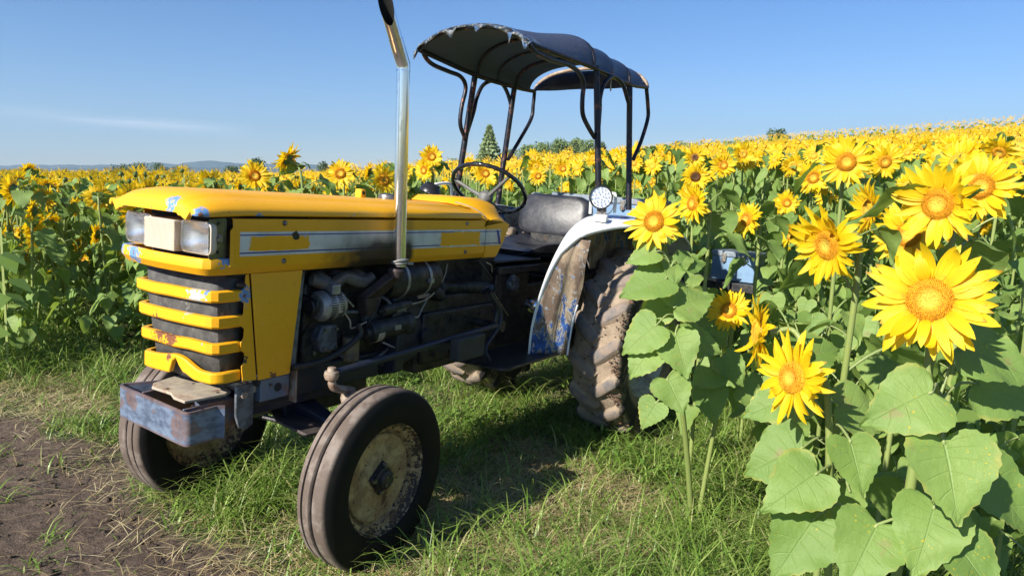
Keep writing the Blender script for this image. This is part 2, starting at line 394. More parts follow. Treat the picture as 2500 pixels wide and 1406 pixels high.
c = g.mix(g.ss(n, .55, .62), (0.020, 0.022, 0.03), (0.16, 0.065, 0.045))
c = g.mix(g.mul(g.ss(g.noise(v, 30, 5, .7), .6, .66), g.ss(g.sep(v)[2], 1.95, 1.4)), c, (0.32, 0.20, 0.17))
g.pr(c, g.add(.25, g.mul(n, .3)), .55, normal=g.bump(n, .2, .003)); m_frame = g.m
g = G('chrome'); v = g.obj(); n = g.noise(g.map(v, (1, 1, .15)), 60, 4, .7)
g.pr(g.mix(g.ss(n, .55, .75), (0.82, .82, .83), (.5, .49, .46)), g.add(.07, g.mul(g.noise(v, 20, 4), .16)), 1.0, normal=g.bump(n, .05, .001)); m_chrome = g.m
g = G('tyre_front_rubber'); v = g.obj(); x, y, z = g.sep(v); n = g.noise(v, 14, 6, .7)
rr = g.m_('SQRT', g.add(g.mul(x, x), g.mul(z, z)))
worn = g.mul(g.ss(rr, .350, .360), g.sub(1.0, g.ss(g.m_('ABSOLUTE', g.sub(y, -.005)), .066, .080)))
c = g.mix(g.mul(g.ss(n, .45, .75), .45), (0.005, .005, .0055), (0.020, .015, .011))
c = g.mix(worn, c, g.mix(g.ss(g.noise(v, 9, 6, .7), .40, .58), (0.20, 0.165, .14), (0.115, .088, .072)))
g.pr(c, g.add(.55, g.mul(n, .3)), normal=g.bump(g.noise(v, 90, 4, .7), .35, .002), Specular_IOR_Level=.25); m_ftyre = g.m
g = G('tyre_rear_muddy'); v = g.obj(); x, y, z = g.sep(v); n = g.noise(v, 10, 6, .7)
rr = g.m_('SQRT', g.add(g.mul(x, x), g.mul(z, z)))
mud = g.mix(g.ss(g.noise(v, 7, 6, .7), .35, .65), (0.34, .265, .19), (0.20, .15, .105))
mud = g.mix(g.ss(g.noise(v, 30, 5, .7), .60, .70), mud, (.40, .31, .23))
lug = g.mix(g.ss(n, .35, .6), (0.135, .125, .125), (0.24, .185, .145))
c = g.mix(g.ss(g.add(rr, g.mul(g.sub(n, .5), .02)), .588, .602), mud, lug)
c = g.mix(g.mul(g.ss(g.m_('ABSOLUTE', y), .150, .163), g.sub(1.0, g.mul(g.ss(g.noise(v, 5, 5, .7), .5, .62), .7))), c, (0.022, .02, .019))
g.pr(c, .85, normal=g.bump(g.add(g.noise(v, 25, 6, .75), g.mul(g.noise(v, 120, 3, .7), .3)), .7, .008)); m_rtyre = g.m
g = G('rim_cream_dirty'); v = g.obj(); n = g.noise(v, 13, 7, .72, .3); n2 = g.noise(v, 45, 5, .7)
x, y, z = g.sep(v); rr = g.m_('SQRT', g.add(g.mul(x, x), g.mul(z, z)))
c = g.mix(g.ss(n, .35, .6), (0.52, .38, .19), (0.28, .175, .085))
edge = g.mul(g.ss(g.m_('ABSOLUTE', g.sub(rr, .125)), .045, .10), .17)
c = g.mix(g.ss(g.add(n2, edge), .60, .66), c, (0.05, .03, .02))
c = g.mix(g.ss(g.noise(v, 8, 6, .7), .62, .66), c, (.11, .055, .03))
g.pr(c, g.add(.5, g.mul(n, .3)), .1, normal=g.bump(g.add(n, n2), .35, .003)); m_rim = g.m
g = G('rim_white_dirty'); v = g.obj(); n = g.noise(v, 9, 7, .7)
c = g.mix(g.ss(n, .4, .6), (0.50, .49, .44), (0.28, .24, .19)); c = g.mix(g.ss(g.noise(v, 30, 6, .7), .60, .66), c, (.10, .06, .04))
g.pr(c, .55, normal=g.bump(n, .3, .004)); m_rimw = g.m
g = G('fender_muddy_inside'); v = g.obj(); x, y, z = g.sep(v); n = g.noise(g.map(v, (1.6, 1, .8), rot=(0, .35, 0)), 11, 7, .72, .6)
wave = g.m_('SINE', g.add(g.add(g.mul(x, 36), g.mul(z, 9)), g.mul(g.noise(v, 5, 4), 11)))
mudc = g.mix(g.ss(g.add(g.noise(v, 8, 5, .7), g.mul(wave, .09)), .36, .64), (0.33, .25, .165), (0.145, .10, .07))
bl = g.mix(g.ss(g.noise(v, 18, 4), .4, .6), (0.022, .055, .17), (0.03, .10, .33))
f = g.add(g.add(n, g.mul(g.ss(z, 1.05, .68), .125)), g.mul(g.ss(z, 1.12, 1.28), .08))
c = g.mix(g.ss(f, .585, .612), mudc, bl)
c = g.mix(g.mul(g.ss(f, .570, .585), g.sub(1.0, g.ss(f, .588, .602))), c, (.46, .48, .44))
c = g.mix(g.ss(g.noise(v, 60, 4, .7), .66, .72), c, (.03, .025, .02))
g.pr(c, .75, normal=g.bump(g.add(g.mul(wave, .12), n), .6, .012)); m_fin = g.m
g = G('fender_white_paint'); v = g.obj(); n = g.noise(v, 14, 6, .7)
c = g.mix(g.ss(n, .35, .75), (.80, .81, .82), (.62, .63, .64)); c = g.mix(g.ss(g.noise(v, 22, 6, .7), .66, .69), c, (.2, .17, .14))
c = g.mix(g.sub(1.0, g.ss(g.add(g.dist(v, (.30, .55, 1.36)), g.mul(g.sub(n, .5), .1)), .085, .10)), c, (.05, .13, .42))
g.pr(c, .35, normal=g.bump(n, .08, .004), Coat_Weight=.2); m_fwhite = g.m
g = G('black_vinyl'); v = g.obj(); n = g.noise(v, 9, 5, .6)
g.pr(g.mix(g.ss(n, .4, .7), (0.018, .020, .028), (.045, .045, .05)), g.add(.28, g.mul(n, .25)), normal=g.bump(g.add(g.noise(v, 5, 4), g.mul(g.noise(v, 300, 2), .1)), .35, .02)); m_vinyl = g.m
g = G('canopy_vinyl'); v = g.obj(); x, y, z = g.sep(v); n = g.noise(v, 10, 6, .7)
c = g.mix(g.ss(n, .35, .65), (0.016, .020, .038), (0.022, .034, .075))
c = g.mix(g.mul(g.mul(g.ss(x, .30, .55), g.ss(g.noise(v, 90, 4, .75), .42, .62)), .75), c, (0.10, .098, .105))
edge = g.mul(g.ss(g.add(x, g.mul(g.sub(n, .5), .06)), 1.10, 1.15), g.ss(g.noise(v, 34, 6, .7), .46, .50))
c = g.mix(edge, c, g.mix(g.ss(g.noise(v, 25, 4), .45, .55), (.16, .18, .21), (.05, .08, .14)))
g.pr(c, g.add(.30, g.mul(n, .25)), normal=g.bump(g.add(n, g.mul(g.noise(v, 140, 3), .3)), .3, .01)); m_canvas = g.m
g = G('canopy_lining'); v = g.obj(); n = g.noise(v, 6, 5)
g.pr(g.mix(n, (0.035, .055, .085), (.06, .085, .12)), .7, normal=g.bump(n, .3, .01)); m_lining = g.m
g = G('torn_edge'); v = g.obj(); n = g.noise(v, 42, 6, .7)
c = g.mix(g.ss(n, .50, .56), (.035, .040, .040), (.20, .22, .24)); c = g.mix(g.ss(g.noise(v, 30, 4), .55, .6), c, (.05, .10, .20))
g.pr(c, .35, normal=g.bump(n, .5, .006)); m_torn = g.m
g = G('lamp_glass'); v = g.obj(); x, y, z = g.sep(v)
fl = g.m_('SINE', g.mul(y, 900)); 
g.pr((.93, .95, .97), .03, normal=g.bump(fl, .6, .001), Transmission_Weight=1.0, IOR=1.45); m_glass = g.m
g = G('lamp_reflector'); g.pr((.93, .93, .93), .25, .9); m_refl = g.m
g = G('led_board'); v = g.obj(); g.pr((.78, .78, .76), .3, .15); m_ledb = g.m
g = G('cream_plastic'); v = g.obj(); n = g.noise(v, 10, 4)
g.pr(g.mix(n, (.62, .53, .42), (.52, .43, .33)), .5); m_cream = g.m
g = G('white_steel'); v = g.obj(); n = g.noise(v, 20, 5)
g.pr(g.mix(g.ss(n, .6, .72), (.74, .74, .72), (.35, .3, .26)), .4); m_white = g.m
g = G('black_rubber_hose'); g.pr((.014, .014, .015), .5); m_hose = g.m

# --- bonnet -------------------------------------------------------
def hood_sec(x, hw, lip, side, top, crown=0.012, inset=.075):
    h = [(hw - .004, lip), (hw, lip + .004), (hw, side), (hw - .008, side + .014), (hw - inset * .55, top - .020), (hw - inset, top - .008), (hw - inset - .012, top - .008), (hw - inset - .022, top), (hw * .35, top + crown * .8)]
    pts = [(x, y, z) for (y, z) in h] + [(x, 0, top + crown)] + [(x, -y, z) for (y, z) in reversed(h)]
    return pts
hs_ = [hood_sec(2.940, .252, 1.334, 1.339, 1.350, .004, .06), hood_sec(2.936, .262, 1.332, 1.341, 1.366, .004, .07), hood_sec(2.922, .270, 1.331, 1.342, 1.377, .006), hood_sec(2.895, .275, 1.330, 1.345, 1.390, .008, .08),
       hood_sec(2.85, .277, 1.332, 1.347, 1.399, .012), hood_sec(2.75, .278, 1.336, 1.350, 1.402), hood_sec(2.2, .278, 1.336, 1.350, 1.399), hood_sec(1.8, .278, 1.335, 1.349, 1.394), hood_sec(1.335, .276, 1.334, 1.348, 1.388), hood_sec(1.325, .27, 1.336, 1.348, 1.384)]
hs_.insert(0, hood_sec(2.9405, .242, 1.3345, 1.3350, 1.3360, 0.0, .06))
hs_.insert(0, hood_sec(2.925, .244, 1.3335, 1.3338, 1.3342, 0.0, .06))
mb = MB(); mb.loft(hs_)
bonnet = mb.build('bonnet', m_hood, TR, smooth=42, recalc=False)
mb = MB(); mb.lathe([(0, .018), (.030, .018), (.044, .013), (.047, .0), (.047, -.01)], (1.765, 0.02, 1.412), (0, 0, 1), 24); mb.build('filler_cap', m_bolt, TR)
mb = MB(); mb.box((1.915, -.02, 1.40), (1.948, .02, 1.445)); mb.build('bonnet_catch', m_plain, TR, bevel=.006)
mb = MB(); mb.cyl((1.932, .0205, 1.428), (1.932, .0225, 1.428), .009, 12); mb.build('hole', m_black, bpy.data.objects['bonnet_catch'])
# side panels
for sgn in (1, -1):
    secs = []
    for x in (2.802, 2.796, 2.0, 1.290, 1.284):
        e = .004 if x in (2.802, 1.284) else 0
        secs.append([(x, sgn * (.262), 1.326), (x, sgn * (.270 - e), 1.324), (x, sgn * (.272 - e), 1.30), (x, sgn * (.272 - e), 1.163), (x, sgn * (.268 - e), 1.155), (x, sgn * .245, 1.130), (x, sgn * .235, 1.130)])
    mb = MB(); mb.loft(secs); p = mb.build('side_panel', m_panel, TR, smooth=30, solid=.003)
    for (bxp, byp) in ((695, 545), (1140, 546), (692, 637), (1135, 615)):
        q = tp(bxp, byp, 'y', .272); mb = MB()
        mb.lathe([(.0, .009), (.006, .008), (.0095, .004), (.0105, 0)], (q[0], sgn * .273, q[2]), (0, sgn, 0), 12); mb.build('bolt', m_bolt, p)
# front lip of the side panel, plate beside the lamp
mb = MB(); mb.prism([(2.800, 1.155), (2.816, 1.160), (2.816, 1.285), (2.806, 1.296), (2.800, 1.296)], 'y', .2735, .2765); mb.build('edge_strip', m_plain, TR)
mb = MB(); mb.prism([(2.823, 1.190), (2.880, 1.186), (2.886, 1.192), (2.886, 1.322), (2.826, 1.328), (2.819, 1.32), (2.819, 1.198)], 'y', .256, .2595)
lp = mb.build('lamp_bracket', metal_dirty('olive_zinc', (0.17, .18, .12), (.10, .12, .08), .35, .7, 20, .4, .62), TR, bevel=.001)
mb = MB(); mb.lathe([(.019, 0), (.017, .004), (.012, .005), (.011, .010), (0, .011)], (2.853, .2595, 1.256), (0, 1, 0), 20); mb.build('knob', m_bolt, lp)
for z in (1.308, 1.212):
    mb = MB(); mb.cyl((2.853, .2588, z), (2.853, .2600, z), .0062, 12); mb.build('hole', m_mesh, lp)
# band under the headlamps
bp = [(2.775, .270), (2.80, .270), (2.85, .268), (2.878, .260), (2.897, .243), (2.907, .215), (2.915, .15), (2.922, .07), (2.925, 0)]
bp = bp + [(x, -y) for (x, y) in reversed(bp[:-1])]
prof = [(-.030, 1.186), (-.004, 1.190), (0, 1.186), (.004, 1.166), (.003, 1.155), (-.016, 1.130), (-.030, 1.128)]
mb = MB(); mb.sweep([(x, y) for (x, y) in bp], [(-o, z) for (o, z) in prof]); band = mb.build('front_band', m_band, TR, bevel=.0015, smooth=24)
# headlamps and ribbed plate between them
def rrect(w, h, r, n=6):
    pts = []
    for (cx0, cz0, a0) in ((w - r, h - r, 0), (-w + r, h - r, 90), (-w + r, -h + r, 180), (w - r, -h + r, 270)):
        for k in range(n + 1):
            a = R_(a0 + 90 * k / n); pts.append((cx0 + r * math.cos(a), cz0 + r * math.sin(a)))
    return pts
for yc in (.186, -.156):
    zc = 1.2560
    secs = [[(x, yc + a * s_, zc + b * s_) for (a, b) in rrect(.085, .0560, .024)] for (x, s_) in ((2.835, .55), (2.862, .95), (2.874, 1.0), (2.886, 1.0), (2.888, .96), (2.884, .93))]
    mb = MB(); mb.loft(secs, closed=True); hl = mb.build('headlight', m_cream, TR, smooth=40)
    secs = [[(x, yc + a * s_, zc + b * s_) for (a, b) in rrect(.085, .0560, .024)] for (x, s_) in ((2.838, .10), (2.840, .35), (2.852, .70), (2.872, .93), (2.880, .94))]
    mb = MB(); mb.loft(secs, closed=True); mb.f.append(tuple(range(27, -1, -1))); mb.mi.append(0); mb.build('reflector', m_refl, hl, smooth=60, recalc=False)
    secs = [[(x, yc + a * s_, zc + b * s_) for (a, b) in rrect(.085, .0560, .024)] for (x, s_) in ((2.884, .95), (2.893, .90), (2.901, .62), (2.904, .25))]
    mb = MB(); mb.loft(secs, closed=True); mb.f.append(tuple(84 + k for k in range(28))); mb.mi.append(0); mb.build('lens', m_glass, hl, smooth=60)
mb = MB()
mb.box((2.80, -.085, 1.198), (2.904, .092, 1.304))
for k in range(15):
    z = 1.202 + k * .0068; mb.box((2.79, -.0865, z), (2.9075, .0940, z + .0036))
mb.build('ribbed_plate', m_cream, TR, bevel=.0006, seg=1)
mb = MB(); mb.box((2.45, -.235, 1.12), (2.79, .24, 1.335)); mb.build('lamp_housing', m_mesh, TR)
# grille: screen, bars, side plates
mb = MB()
gs = []
for (z, fx, hw) in ((1.125, 2.826, .226), (1.0, 2.824, .222), (.88, 2.812, .214), (.72, 2.792, .205)):
    gs.append([(2.70, hw - .01, z), (2.775, hw, z), (fx - .008, hw - .010, z), (fx, hw - .03, z), (fx + .010, .08, z), (fx + .012, 0, z), (fx + .008, -.08, z), (fx, -hw + .03, z), (fx - .01, -hw + .01, z), (2.70, -hw + .01, z)])
mb.loft(gs); scr = mb.build('grille_screen', m_screen, TR, smooth=25, solid=.004)
def bar_path(hw, fx, back):
    a = [(back, hw), (2.78, hw + .002), (fx - .030, hw - .004), (fx - .012, hw - .016), (fx - .003, hw - .036), (fx + .006, .10), (fx + .010, 0)]
    return a + [(x, -y) for (x, y) in reversed(a[:-1])]
def yellow_bar(z0, z1, hw, fx, back=2.728, dent=0):
    mb = MB(); P = bar_path(hw, fx, back); secs = []
    pr_ = [(-.016, z0 + .002), (-.003, z0), (.003, z0 + .007), (.003, z1 - .003), (-.001, z1), (-.018, z1 + .001)]
    P = np.array(P)
    for i in range(len(P)):
        t = nrm(P[min(i + 1, len(P) - 1)] - P[max(i - 1, 0)]); nn = np.array([-t[1], t[0]])
        y = P[i][1]; dz = -.010 * sst(.2, -.24, y) + dent * .002 * math.sin(y * 30 + z0 * 50)
        secs.append([(P[i][0] + nn[0] * o, y + nn[1] * o, z + dz) for (o, z) in pr_])
    mb.loft(secs, closed=True, cap=True); return mb.build('grille_bar', m_grille, TR, smooth=18)
yellow_bar(1.030, 1.070, .241, 2.862, dent=.5); yellow_bar(.938, .979, .237, 2.855, dent=.7); yellow_bar(.845, .884, .232, 2.848, dent=1)
# bottom apron with an arched notch
mb = MB(); P = smoothpath(bar_path(.226, 2.838, 2.728), 5); top = []; bot = []
for i in range(len(P)):
    y = P[i][1]; t = nrm(P[min(i + 1, len(P) - 1)] - P[max(i - 1, 0)]); nn = np.array([-t[1], t[0]])
    zt = .800 - .018 * sst(.0, -.2, y) - .026 * sst(.06, .16, y); zb = .735 - .012 * sst(0, -.2, y)
    k = math.exp(-((y - .015) / .026) ** 4); zb = zb + (.045) * k
    zb += .018 * sst(-.02, .02, y) * (1 - sst(.06, .13, y)); zt += .010 * math.exp(-((y - .02) / .05) ** 2)
    top.append((P[i], nn, zt, zb))
secs = [[(p[0] + n_[0] * o, p[1] + n_[1] * o, z) for (o, z) in ((-.016, b + .002), (-.001, b), (.002, b + .005), (.002, t_ - .005), (-.002, t_), (-.016, t_ + .001))] for (p, n_, t_, b) in top]
mb.loft(secs, closed=True, cap=True); mb.build('grille_apron', m_grille, TR, smooth=24)
for sgn in (1, -1):
    mb = MB()
    q = [(2.668, .728), (2.728, .735), (2.735, .79), (2.726, .806), (2.723, .838), (2.738, .85), (2.741, .878), (2.728, .896), (2.726, .928), (2.742, .942), (2.745, .97), (2.731, .985), (2.730, 1.022), (2.748, 1.034), (2.75, 1.068), (2.730, 1.076), (2.725, 1.124), (2.712, 1.127)]
    mb.prism(q, 'y', sgn * .2385, sgn * .2425)
    mb.build('grille_side', m_grille, TR, bevel=.0015)
    mb = MB(); mb.add([(2.708, sgn * .2465, 1.128), (2.664, sgn * .2465, .727), (2.521, sgn * .2465, .727), (2.475, sgn * .2465, 1.128)], [(0, 1, 2, 3)])
    mb.build('lower_cover', m_plain, TR, solid=.007, bevel=.002, recalc=False)
mb = MB(); mb.cyl((2.742, .236, 1.09), (2.742, .262, 1.09), .017, 12, .004); mb.build('rubber_stop', m_hose, TR)
mb = MB(); mb.box((2.655, .19, .70), (2.662, .2425, 1.12)); mb.build('seam_strip', m_mesh, TR)

# --- bumper and front frame --------------------------------------
sp = smoothpath([(2.70, -.115), (2.78, -.160), (2.86, -.195), (2.902, -.212), (2.915, -.205), (2.920, -.18), (2.926, 0), (2.934, .18), (2.934, .215), (2.926, .228), (2.88, .228), (2.83, .226), (2.815, .232), (2.80, .246)], 4)
mb = MB(); mb.sweep(sp, [(0, .540), (.009, .540), (.009, .662), (0, .662)]); bump = mb.build('bumper_strap', m_bstrap, TR, smooth=50, bevel=.0015)
for (px, py) in ((410, 1012), (428, 1022), (411, 1046), (429, 1054)):
    q = tp(px, py, 'x', 2.932); mb = MB(); mb.cyl((2.9305, q[1], q[2]), (2.9325, q[1], q[2]), .0058, 12); mb.build('hole', m_mesh, bump)
mb = MB(); mb.prism([(2.655, -.15), (2.72, .165), (2.76, .185), (2.905, .165), (2.905, .10), (2.885, .05), (2.89, -.06), (2.86, -.10), (2.78, -.125)], 'z', .671, .681); plate = mb.build('bumper_plate', m_beige, TR, bevel=.002)
for (px, py) in ((409, 948), (472, 936), (532, 958), (470, 990)):
    q = tp(px, py, 'z', .6815); mb = MB(); mb.cyl((q[0], q[1], .6808), (q[0], q[1], .6822), .006, 12); mb.build('hole', m_mesh, plate)
mb = MB(); mb.box((2.60, -.16, .665), (2.68, .20, .70)); mb.box((2.645, -.15, .668), (2.668, .21, .722)); mb.build('mount_angle', m_beige, TR, bevel=.003)
for y in (-.10, .02, .19):
    mb = MB(); mb.cyl((2.668, y, .702), (2.682, y, .702), .012, 6); mb.build('bolt', m_rustst, TR)
mb = MB(); mb.prism([(2.66, .71), (2.735, .71), (2.735, .60), (2.72, .55), (2.69, .535), (2.66, .55)], 'y', .206, .218); mb.build('bracket_plate', m_castgrey, TR, bevel=.002)
mb = MB(); mb.cyl((2.708, .216, .675), (2.708, .232, .675), .013, 6); mb.build('bolt', m_rustst, TR)
mb = MB(); mb.box((2.70, .168, .55), (2.915, .176, .655)); mb.box((2.70, -.10, .55), (2.905, -.092, .655)); mb.box((2.70, -.12, .56), (2.712, .20, .65)); mb.build('bumper_web', m_strap, TR, bevel=.002)
mb = MB(); mb.box((1.95, -.185, .60), (2.66, -.165, .715)); mb.box((1.95, .165, .60), (2.66, .185, .715)); mb.box((2.2, -.165, .56), (2.66, .165, .60)); mb.build('front_frame', m_navy, TR, bevel=.006)
mb = MB(); mb.box((2.50, .185, .630), (2.635, .225, .718)); rb = mb.build('frame_block', m_strap, TR, bevel=.004)
mb = MB(); mb.cyl((2.555, .2245, .675), (2.555, .2265, .675), .017, 18); mb.build('hole', m_mesh, rb)
mb = MB(); mb.cyl((2.59, .225, .69), (2.59, .232, .69), .006, 8); mb.build('bolt', m_bolt, rb)
mb = MB(); mb.box((2.474, .205, .60), (2.482, .24, .735)); mb.build('side_rod', m_rustst, TR)
# axle
mb = MB()
mb.loft([[(2.36, -.38, .42), (2.30, -.38, .42), (2.30, -.38, .48), (2.36, -.38, .48)], [(2.375, -.1, .46), (2.285, -.1, .46), (2.285, -.1, .565), (2.375, -.1, .565)], [(2.375, .1, .46), (2.285, .1, .46), (2.285, .1, .565), (2.375, .1, .565)], [(2.34, .345, .42), (2.28, .345, .42), (2.28, .345, .48), (2.34, .345, .48)]], closed=True, cap=True)
mb.box((2.24, -.11, .48), (2.42, .11, .60)); axle = mb.build('front_axle', m_navy, TR, bevel=.008)
mb = MB(); mb.cyl((2.24, .0, .53), (2.56, 0, .53), .045, 20); mb.hexa([(2.36, -.10, .50), (2.50, .16, .50), (2.48, .31, .475), (2.37, .33, .475), (2.36, -.10, .515), (2.50, .16, .512), (2.48, .31, .487), (2.37, .33, .487)]); mb.build('pivot_pin', m_rustd, TR, bevel=.002)
for sgn in (1, -1):
    mb = MB(); y = sgn * (.36 if sgn > 0 else .40); kx = 2.30 if sgn > 0 else 2.34
    mb.lathe([(0, .135), (.018, .135), (.020, .12), (.036, .115), (.040, .09), (.034, .07), (.032, -.02), (.038, -.05), (.038, -.12), (.025, -.13), (0, -.13)], (kx, y, .515), (0, 0, 1), 22)
    mb.cyl((kx, y, .345), (kx, sgn * .47, .310), .028, 16)
    kn = mb.build('steering_knuckle', m_rustst, TR, bevel=.002)
    mb = MB(); mb.lathe([(0, .045), (.045, .03), (.052, 0), (.05, -.05), (.04, -.07), (0, -.07)], (kx + .03, y - sgn * .03, .455), (.3, sgn * 1, .1), 20); mb.build('axle_end', m_beige, kn)
mb = MB(); mb.tube(smoothpath([(2.30, .36, .640), (2.345, .362, .652), (2.395, .362, .672), (2.41, .362, .700)], 4), [.017] * 12 + [.013], 10)
mb.lathe([(0, .03), (.016, .028), (.018, .014), (.027, .012), (.030, -.004), (.024, -.020), (.012, -.026)], (2.41, .362, .727), (0, 0, 1), 18)
mb.build('steering_arm', m_rustst, TR)
mb = MB(); mb.tube([(2.41, .362, .727), (2.37, .360, .730), (1.80, .355, .752), (1.24, .35, .775)], [.012, .0155, .0165, .0165], 12); mb.build('drag_link', m_navy, TR)
mb = MB(); mb.tube(smoothpath([(2.25, -.40, .36), (2.18, 0, .35), (2.22, .36, .36)], 2), .013, 8); mb.build('track_rod', m_black, TR)

# --- engine bay ----------------------------------------------------
mb = MB(); mb.box((1.86, -.15, .60), (2.38, .155, 1.06)); mb.box((1.90, -.13, 1.06), (2.36, .12, 1.22)); mb.box((1.95, -.12, .48), (2.36, .12, .60)); eng = mb.build('engine_block', m_black, TR, bevel=.012)
mb = MB(); mb.box((2.44, -.20, .72), (2.50, .20, 1.30)); mb.box((2.50, -.21, .70), (2.66, .21, .74)); rad = mb.build('radiator', m_black, TR, bevel=.004)
mb = MB(); mb.prism([(2.482, .73), (2.520, .73), (2.475, 1.12), (2.448, 1.12)], 'y', .225, .232); mb.build('radiator_shroud', m_castgrey, TR)
mb = MB()
for k in range(6):
    a = 2 * math.pi * k / 6; c_, s__ = math.cos(a), math.sin(a)
    mb.hexa([(2.415, .03 * c_ - .03 * s__, 1.0 + .03 * s__ + .03 * c_), (2.40, .03 * c_ + .03 * s__, 1.0 + .03 * s__ - .03 * c_), (2.40, .17 * c_ + .04 * s__, 1.0 + .17 * s__ - .04 * c_), (2.415, .17 * c_ - .04 * s__, 1.0 + .17 * s__ + .04 * c_),
             (2.418, .03 * c_ - .03 * s__, 1.0 + .03 * s__ + .03 * c_), (2.403, .03 * c_ + .03 * s__, 1.0 + .03 * s__ - .03 * c_), (2.403, .17 * c_ + .04 * s__, 1.0 + .17 * s__ - .04 * c_), (2.418, .17 * c_ - .04 * s__, 1.0 + .17 * s__ + .04 * c_)])
mb.build('fan', m_hose, TR)
# alternator (axis along x)
A = np.array(tp(815, 745, 'y', .235)); al_c = (A[0], .20, A[2] - .005)
mb = MB(); mb.lathe([(0, .062), (.045, .062), (.058, .054), (.064, .042), (.064, -.042), (.058, -.056), (.04, -.062), (0, -.062)], al_c, (1, 0, 0), 36); alt = mb.build('alternator', m_alu, TR, smooth=30)
mb = MB()
for k in range(40):
    a = 2 * math.pi * k / 40
    for xo in (.022, -.022):
        c0 = np.array(al_c) + np.array([xo, .0655 * math.cos(a), .0655 * math.sin(a)])
        mb.bx(c0, (.026, .0042, .003), (a, 0, 0))
mb.build('cooling_slots', m_mesh, alt)
mb = MB(); mb.lathe([(0, .02), (.03, .02), (.034, .014), (.027, .005), (.034, -.004), (.03, -.01), (0, -.01)], (al_c[0] + .085, al_c[1], al_c[2]), (1, 0, 0), 24); mb.build('pulley', m_black, alt)
mb = MB(); mb.tube(smoothpath([(al_c[0] - .01, al_c[1] + .02, al_c[2] + .062), (al_c[0], al_c[1] + .01, al_c[2] + .085), (al_c[0] + .01, al_c[1] - .03, al_c[2] + .10)], 4), .016, 8); mb.box((al_c[0] - .022, al_c[1] + .01, al_c[2] + .05), (al_c[0] + .022, al_c[1] + .05, al_c[2] + .092)); mb.build('alternator_bracket', m_alu, alt, bevel=.004)
mb = MB(); mb.bx((al_c[0] - .01, al_c[1] + .064, al_c[2] - .005), (.024, .003, .035)); mb.build('data_plate', m_beige, alt)
mb = MB(); belt = smoothpath([(al_c[0] + .087, al_c[1], al_c[2] + .034), (al_c[0] + .087, al_c[1] + .033, al_c[2]), (al_c[0] + .087, .12, .80), (al_c[0] + .087, .04, .74), (al_c[0] + .087, -.05, .80), (al_c[0] + .087, .06, 1.02)], 5); mb.tube(belt, .006, 6, cap=False, closed=True); mb.build('fan_belt', m_hose, TR)
mb = MB(); mb.lathe([(0, .02), (.07, .02), (.075, .01), (.075, -.01), (0, -.01)], (al_c[0] + .087, .035, .80), (1, 0, 0), 28); mb.build('crank_pulley', m_black, TR)
# hydraulic pump below the alternator
B_ = tp(805, 825, 'y', .20); mb = MB(); mb.prism([(B_[0] - .05, B_[2] - .06), (B_[0] + .035, B_[2] - .06), (B_[0] + .065, B_[2] + .0), (B_[0] + .04, B_[2] + .055), (B_[0] - .045, B_[2] + .055)], 'y', .13, .20); pmp = mb.build('oil_pump', m_castgrey, TR, bevel=.01)
for (dx, dz) in ((-.035, -.045), (.03, -.04), (.03, .035), (-.035, .035)):
    mb = MB(); mb.cyl((B_[0] + dx, .198, B_[2] + dz), (B_[0] + dx, .208, B_[2] + dz), .007, 8); mb.build('bolt', m_bolt, pmp)
# starter motor and solenoid
S1 = tp(895, 812, 'y', .225); S2 = tp(985, 790, 'y', .225)
d = nrm(S2 - S1); mb = MB(); L = np.linalg.norm(S2 - S1)
mb.lathe([(0, -.012), (.022, -.012), (.028, 0), (.047, .003), (.051, .012), (.051, L * .28), (.048, L * .29), (.048, L * .98), (.055, L), (.055, L * 1.12), (0, L * 1.12)], S1, d, 28); st = mb.build('starter_motor', m_black, TR)
mb = MB(); mb.lathe([(.0515, L * .10), (.0522, L * .11), (.0522, L * .26), (.0515, L * .27)], S1, d, 28, a0=0, a1=2.6); mb.build('brass_band', m_beige, st)
mb = MB(); Q = S1 + d * L * .62 + np.array([0, .0485, .006]); mb.bx(Q, (.04, .003, .022)); mb.build('data_plate', m_alu, st)
S3 = tp(930, 760, 'y', .225); S4 = tp(995, 742, 'y', .225); d2 = nrm(S4 - S3); L2 = np.linalg.norm(S4 - S3)
mb = MB(); mb.lathe([(0, -.02), (.010, -.02), (.012, 0), (.026, .004), (.028, .012), (.028, L2), (.02, L2 + .01), (0, L2 + .01)], S3, d2, 22); sol = mb.build('solenoid', m_black, TR)
mb = MB(); mb.lathe([(.0285, L2 * .45), (.0288, L2 * .46), (.0288, L2 * .8), (.0285, L2 * .81)], S3, d2, 22, a0=.2, a1=2.4); mb.build('sticker', m_alu, sol)
# clutch housing, gearbox, covers
mb = MB(); mb.loft([[(x, yy * w_ / .2, .78 + (zz - .78) * h_) for (yy, zz) in ((.20, .62), (.215, .80), (.17, .98), (0, 1.02), (-.17, .98), (-.215, .80), (-.20, .62), (0, .55))] for (x, w_, h_) in ((1.90, .235, 1.05), (1.84, .235, 1.05), (1.83, .21, .95), (1.68, .18, .85), (1.66, .18, .85))], closed=True, cap=True)
mb.build('clutch_housing', m_navy, TR, bevel=.008, smooth=40)
mb = MB(); mb.box((.20, -.17, .55), (1.67, .17, .93)); mb.box((1.0, -.20, .60), (1.66, .20, .86)); gbx = mb.build('gearbox', m_black, TR, bevel=.012)
q = tp(1048, 810, 'y', .22); mb = MB(); mb.lathe([(0, .012), (.036, .012), (.040, .006), (.040, 0)], (q[0], .20, q[2] - .02), (0, 1, 0), 24); mb.build('inspection_cover', m_navy, gbx)
for k in range(9):
    xx = 1.05 + (k % 5) * .13; zz = .64 + (k // 5) * .17; mb = MB(); mb.cyl((xx, .198, zz), (xx, .208, zz), .008, 6); mb.build('bolt', m_navy, gbx)
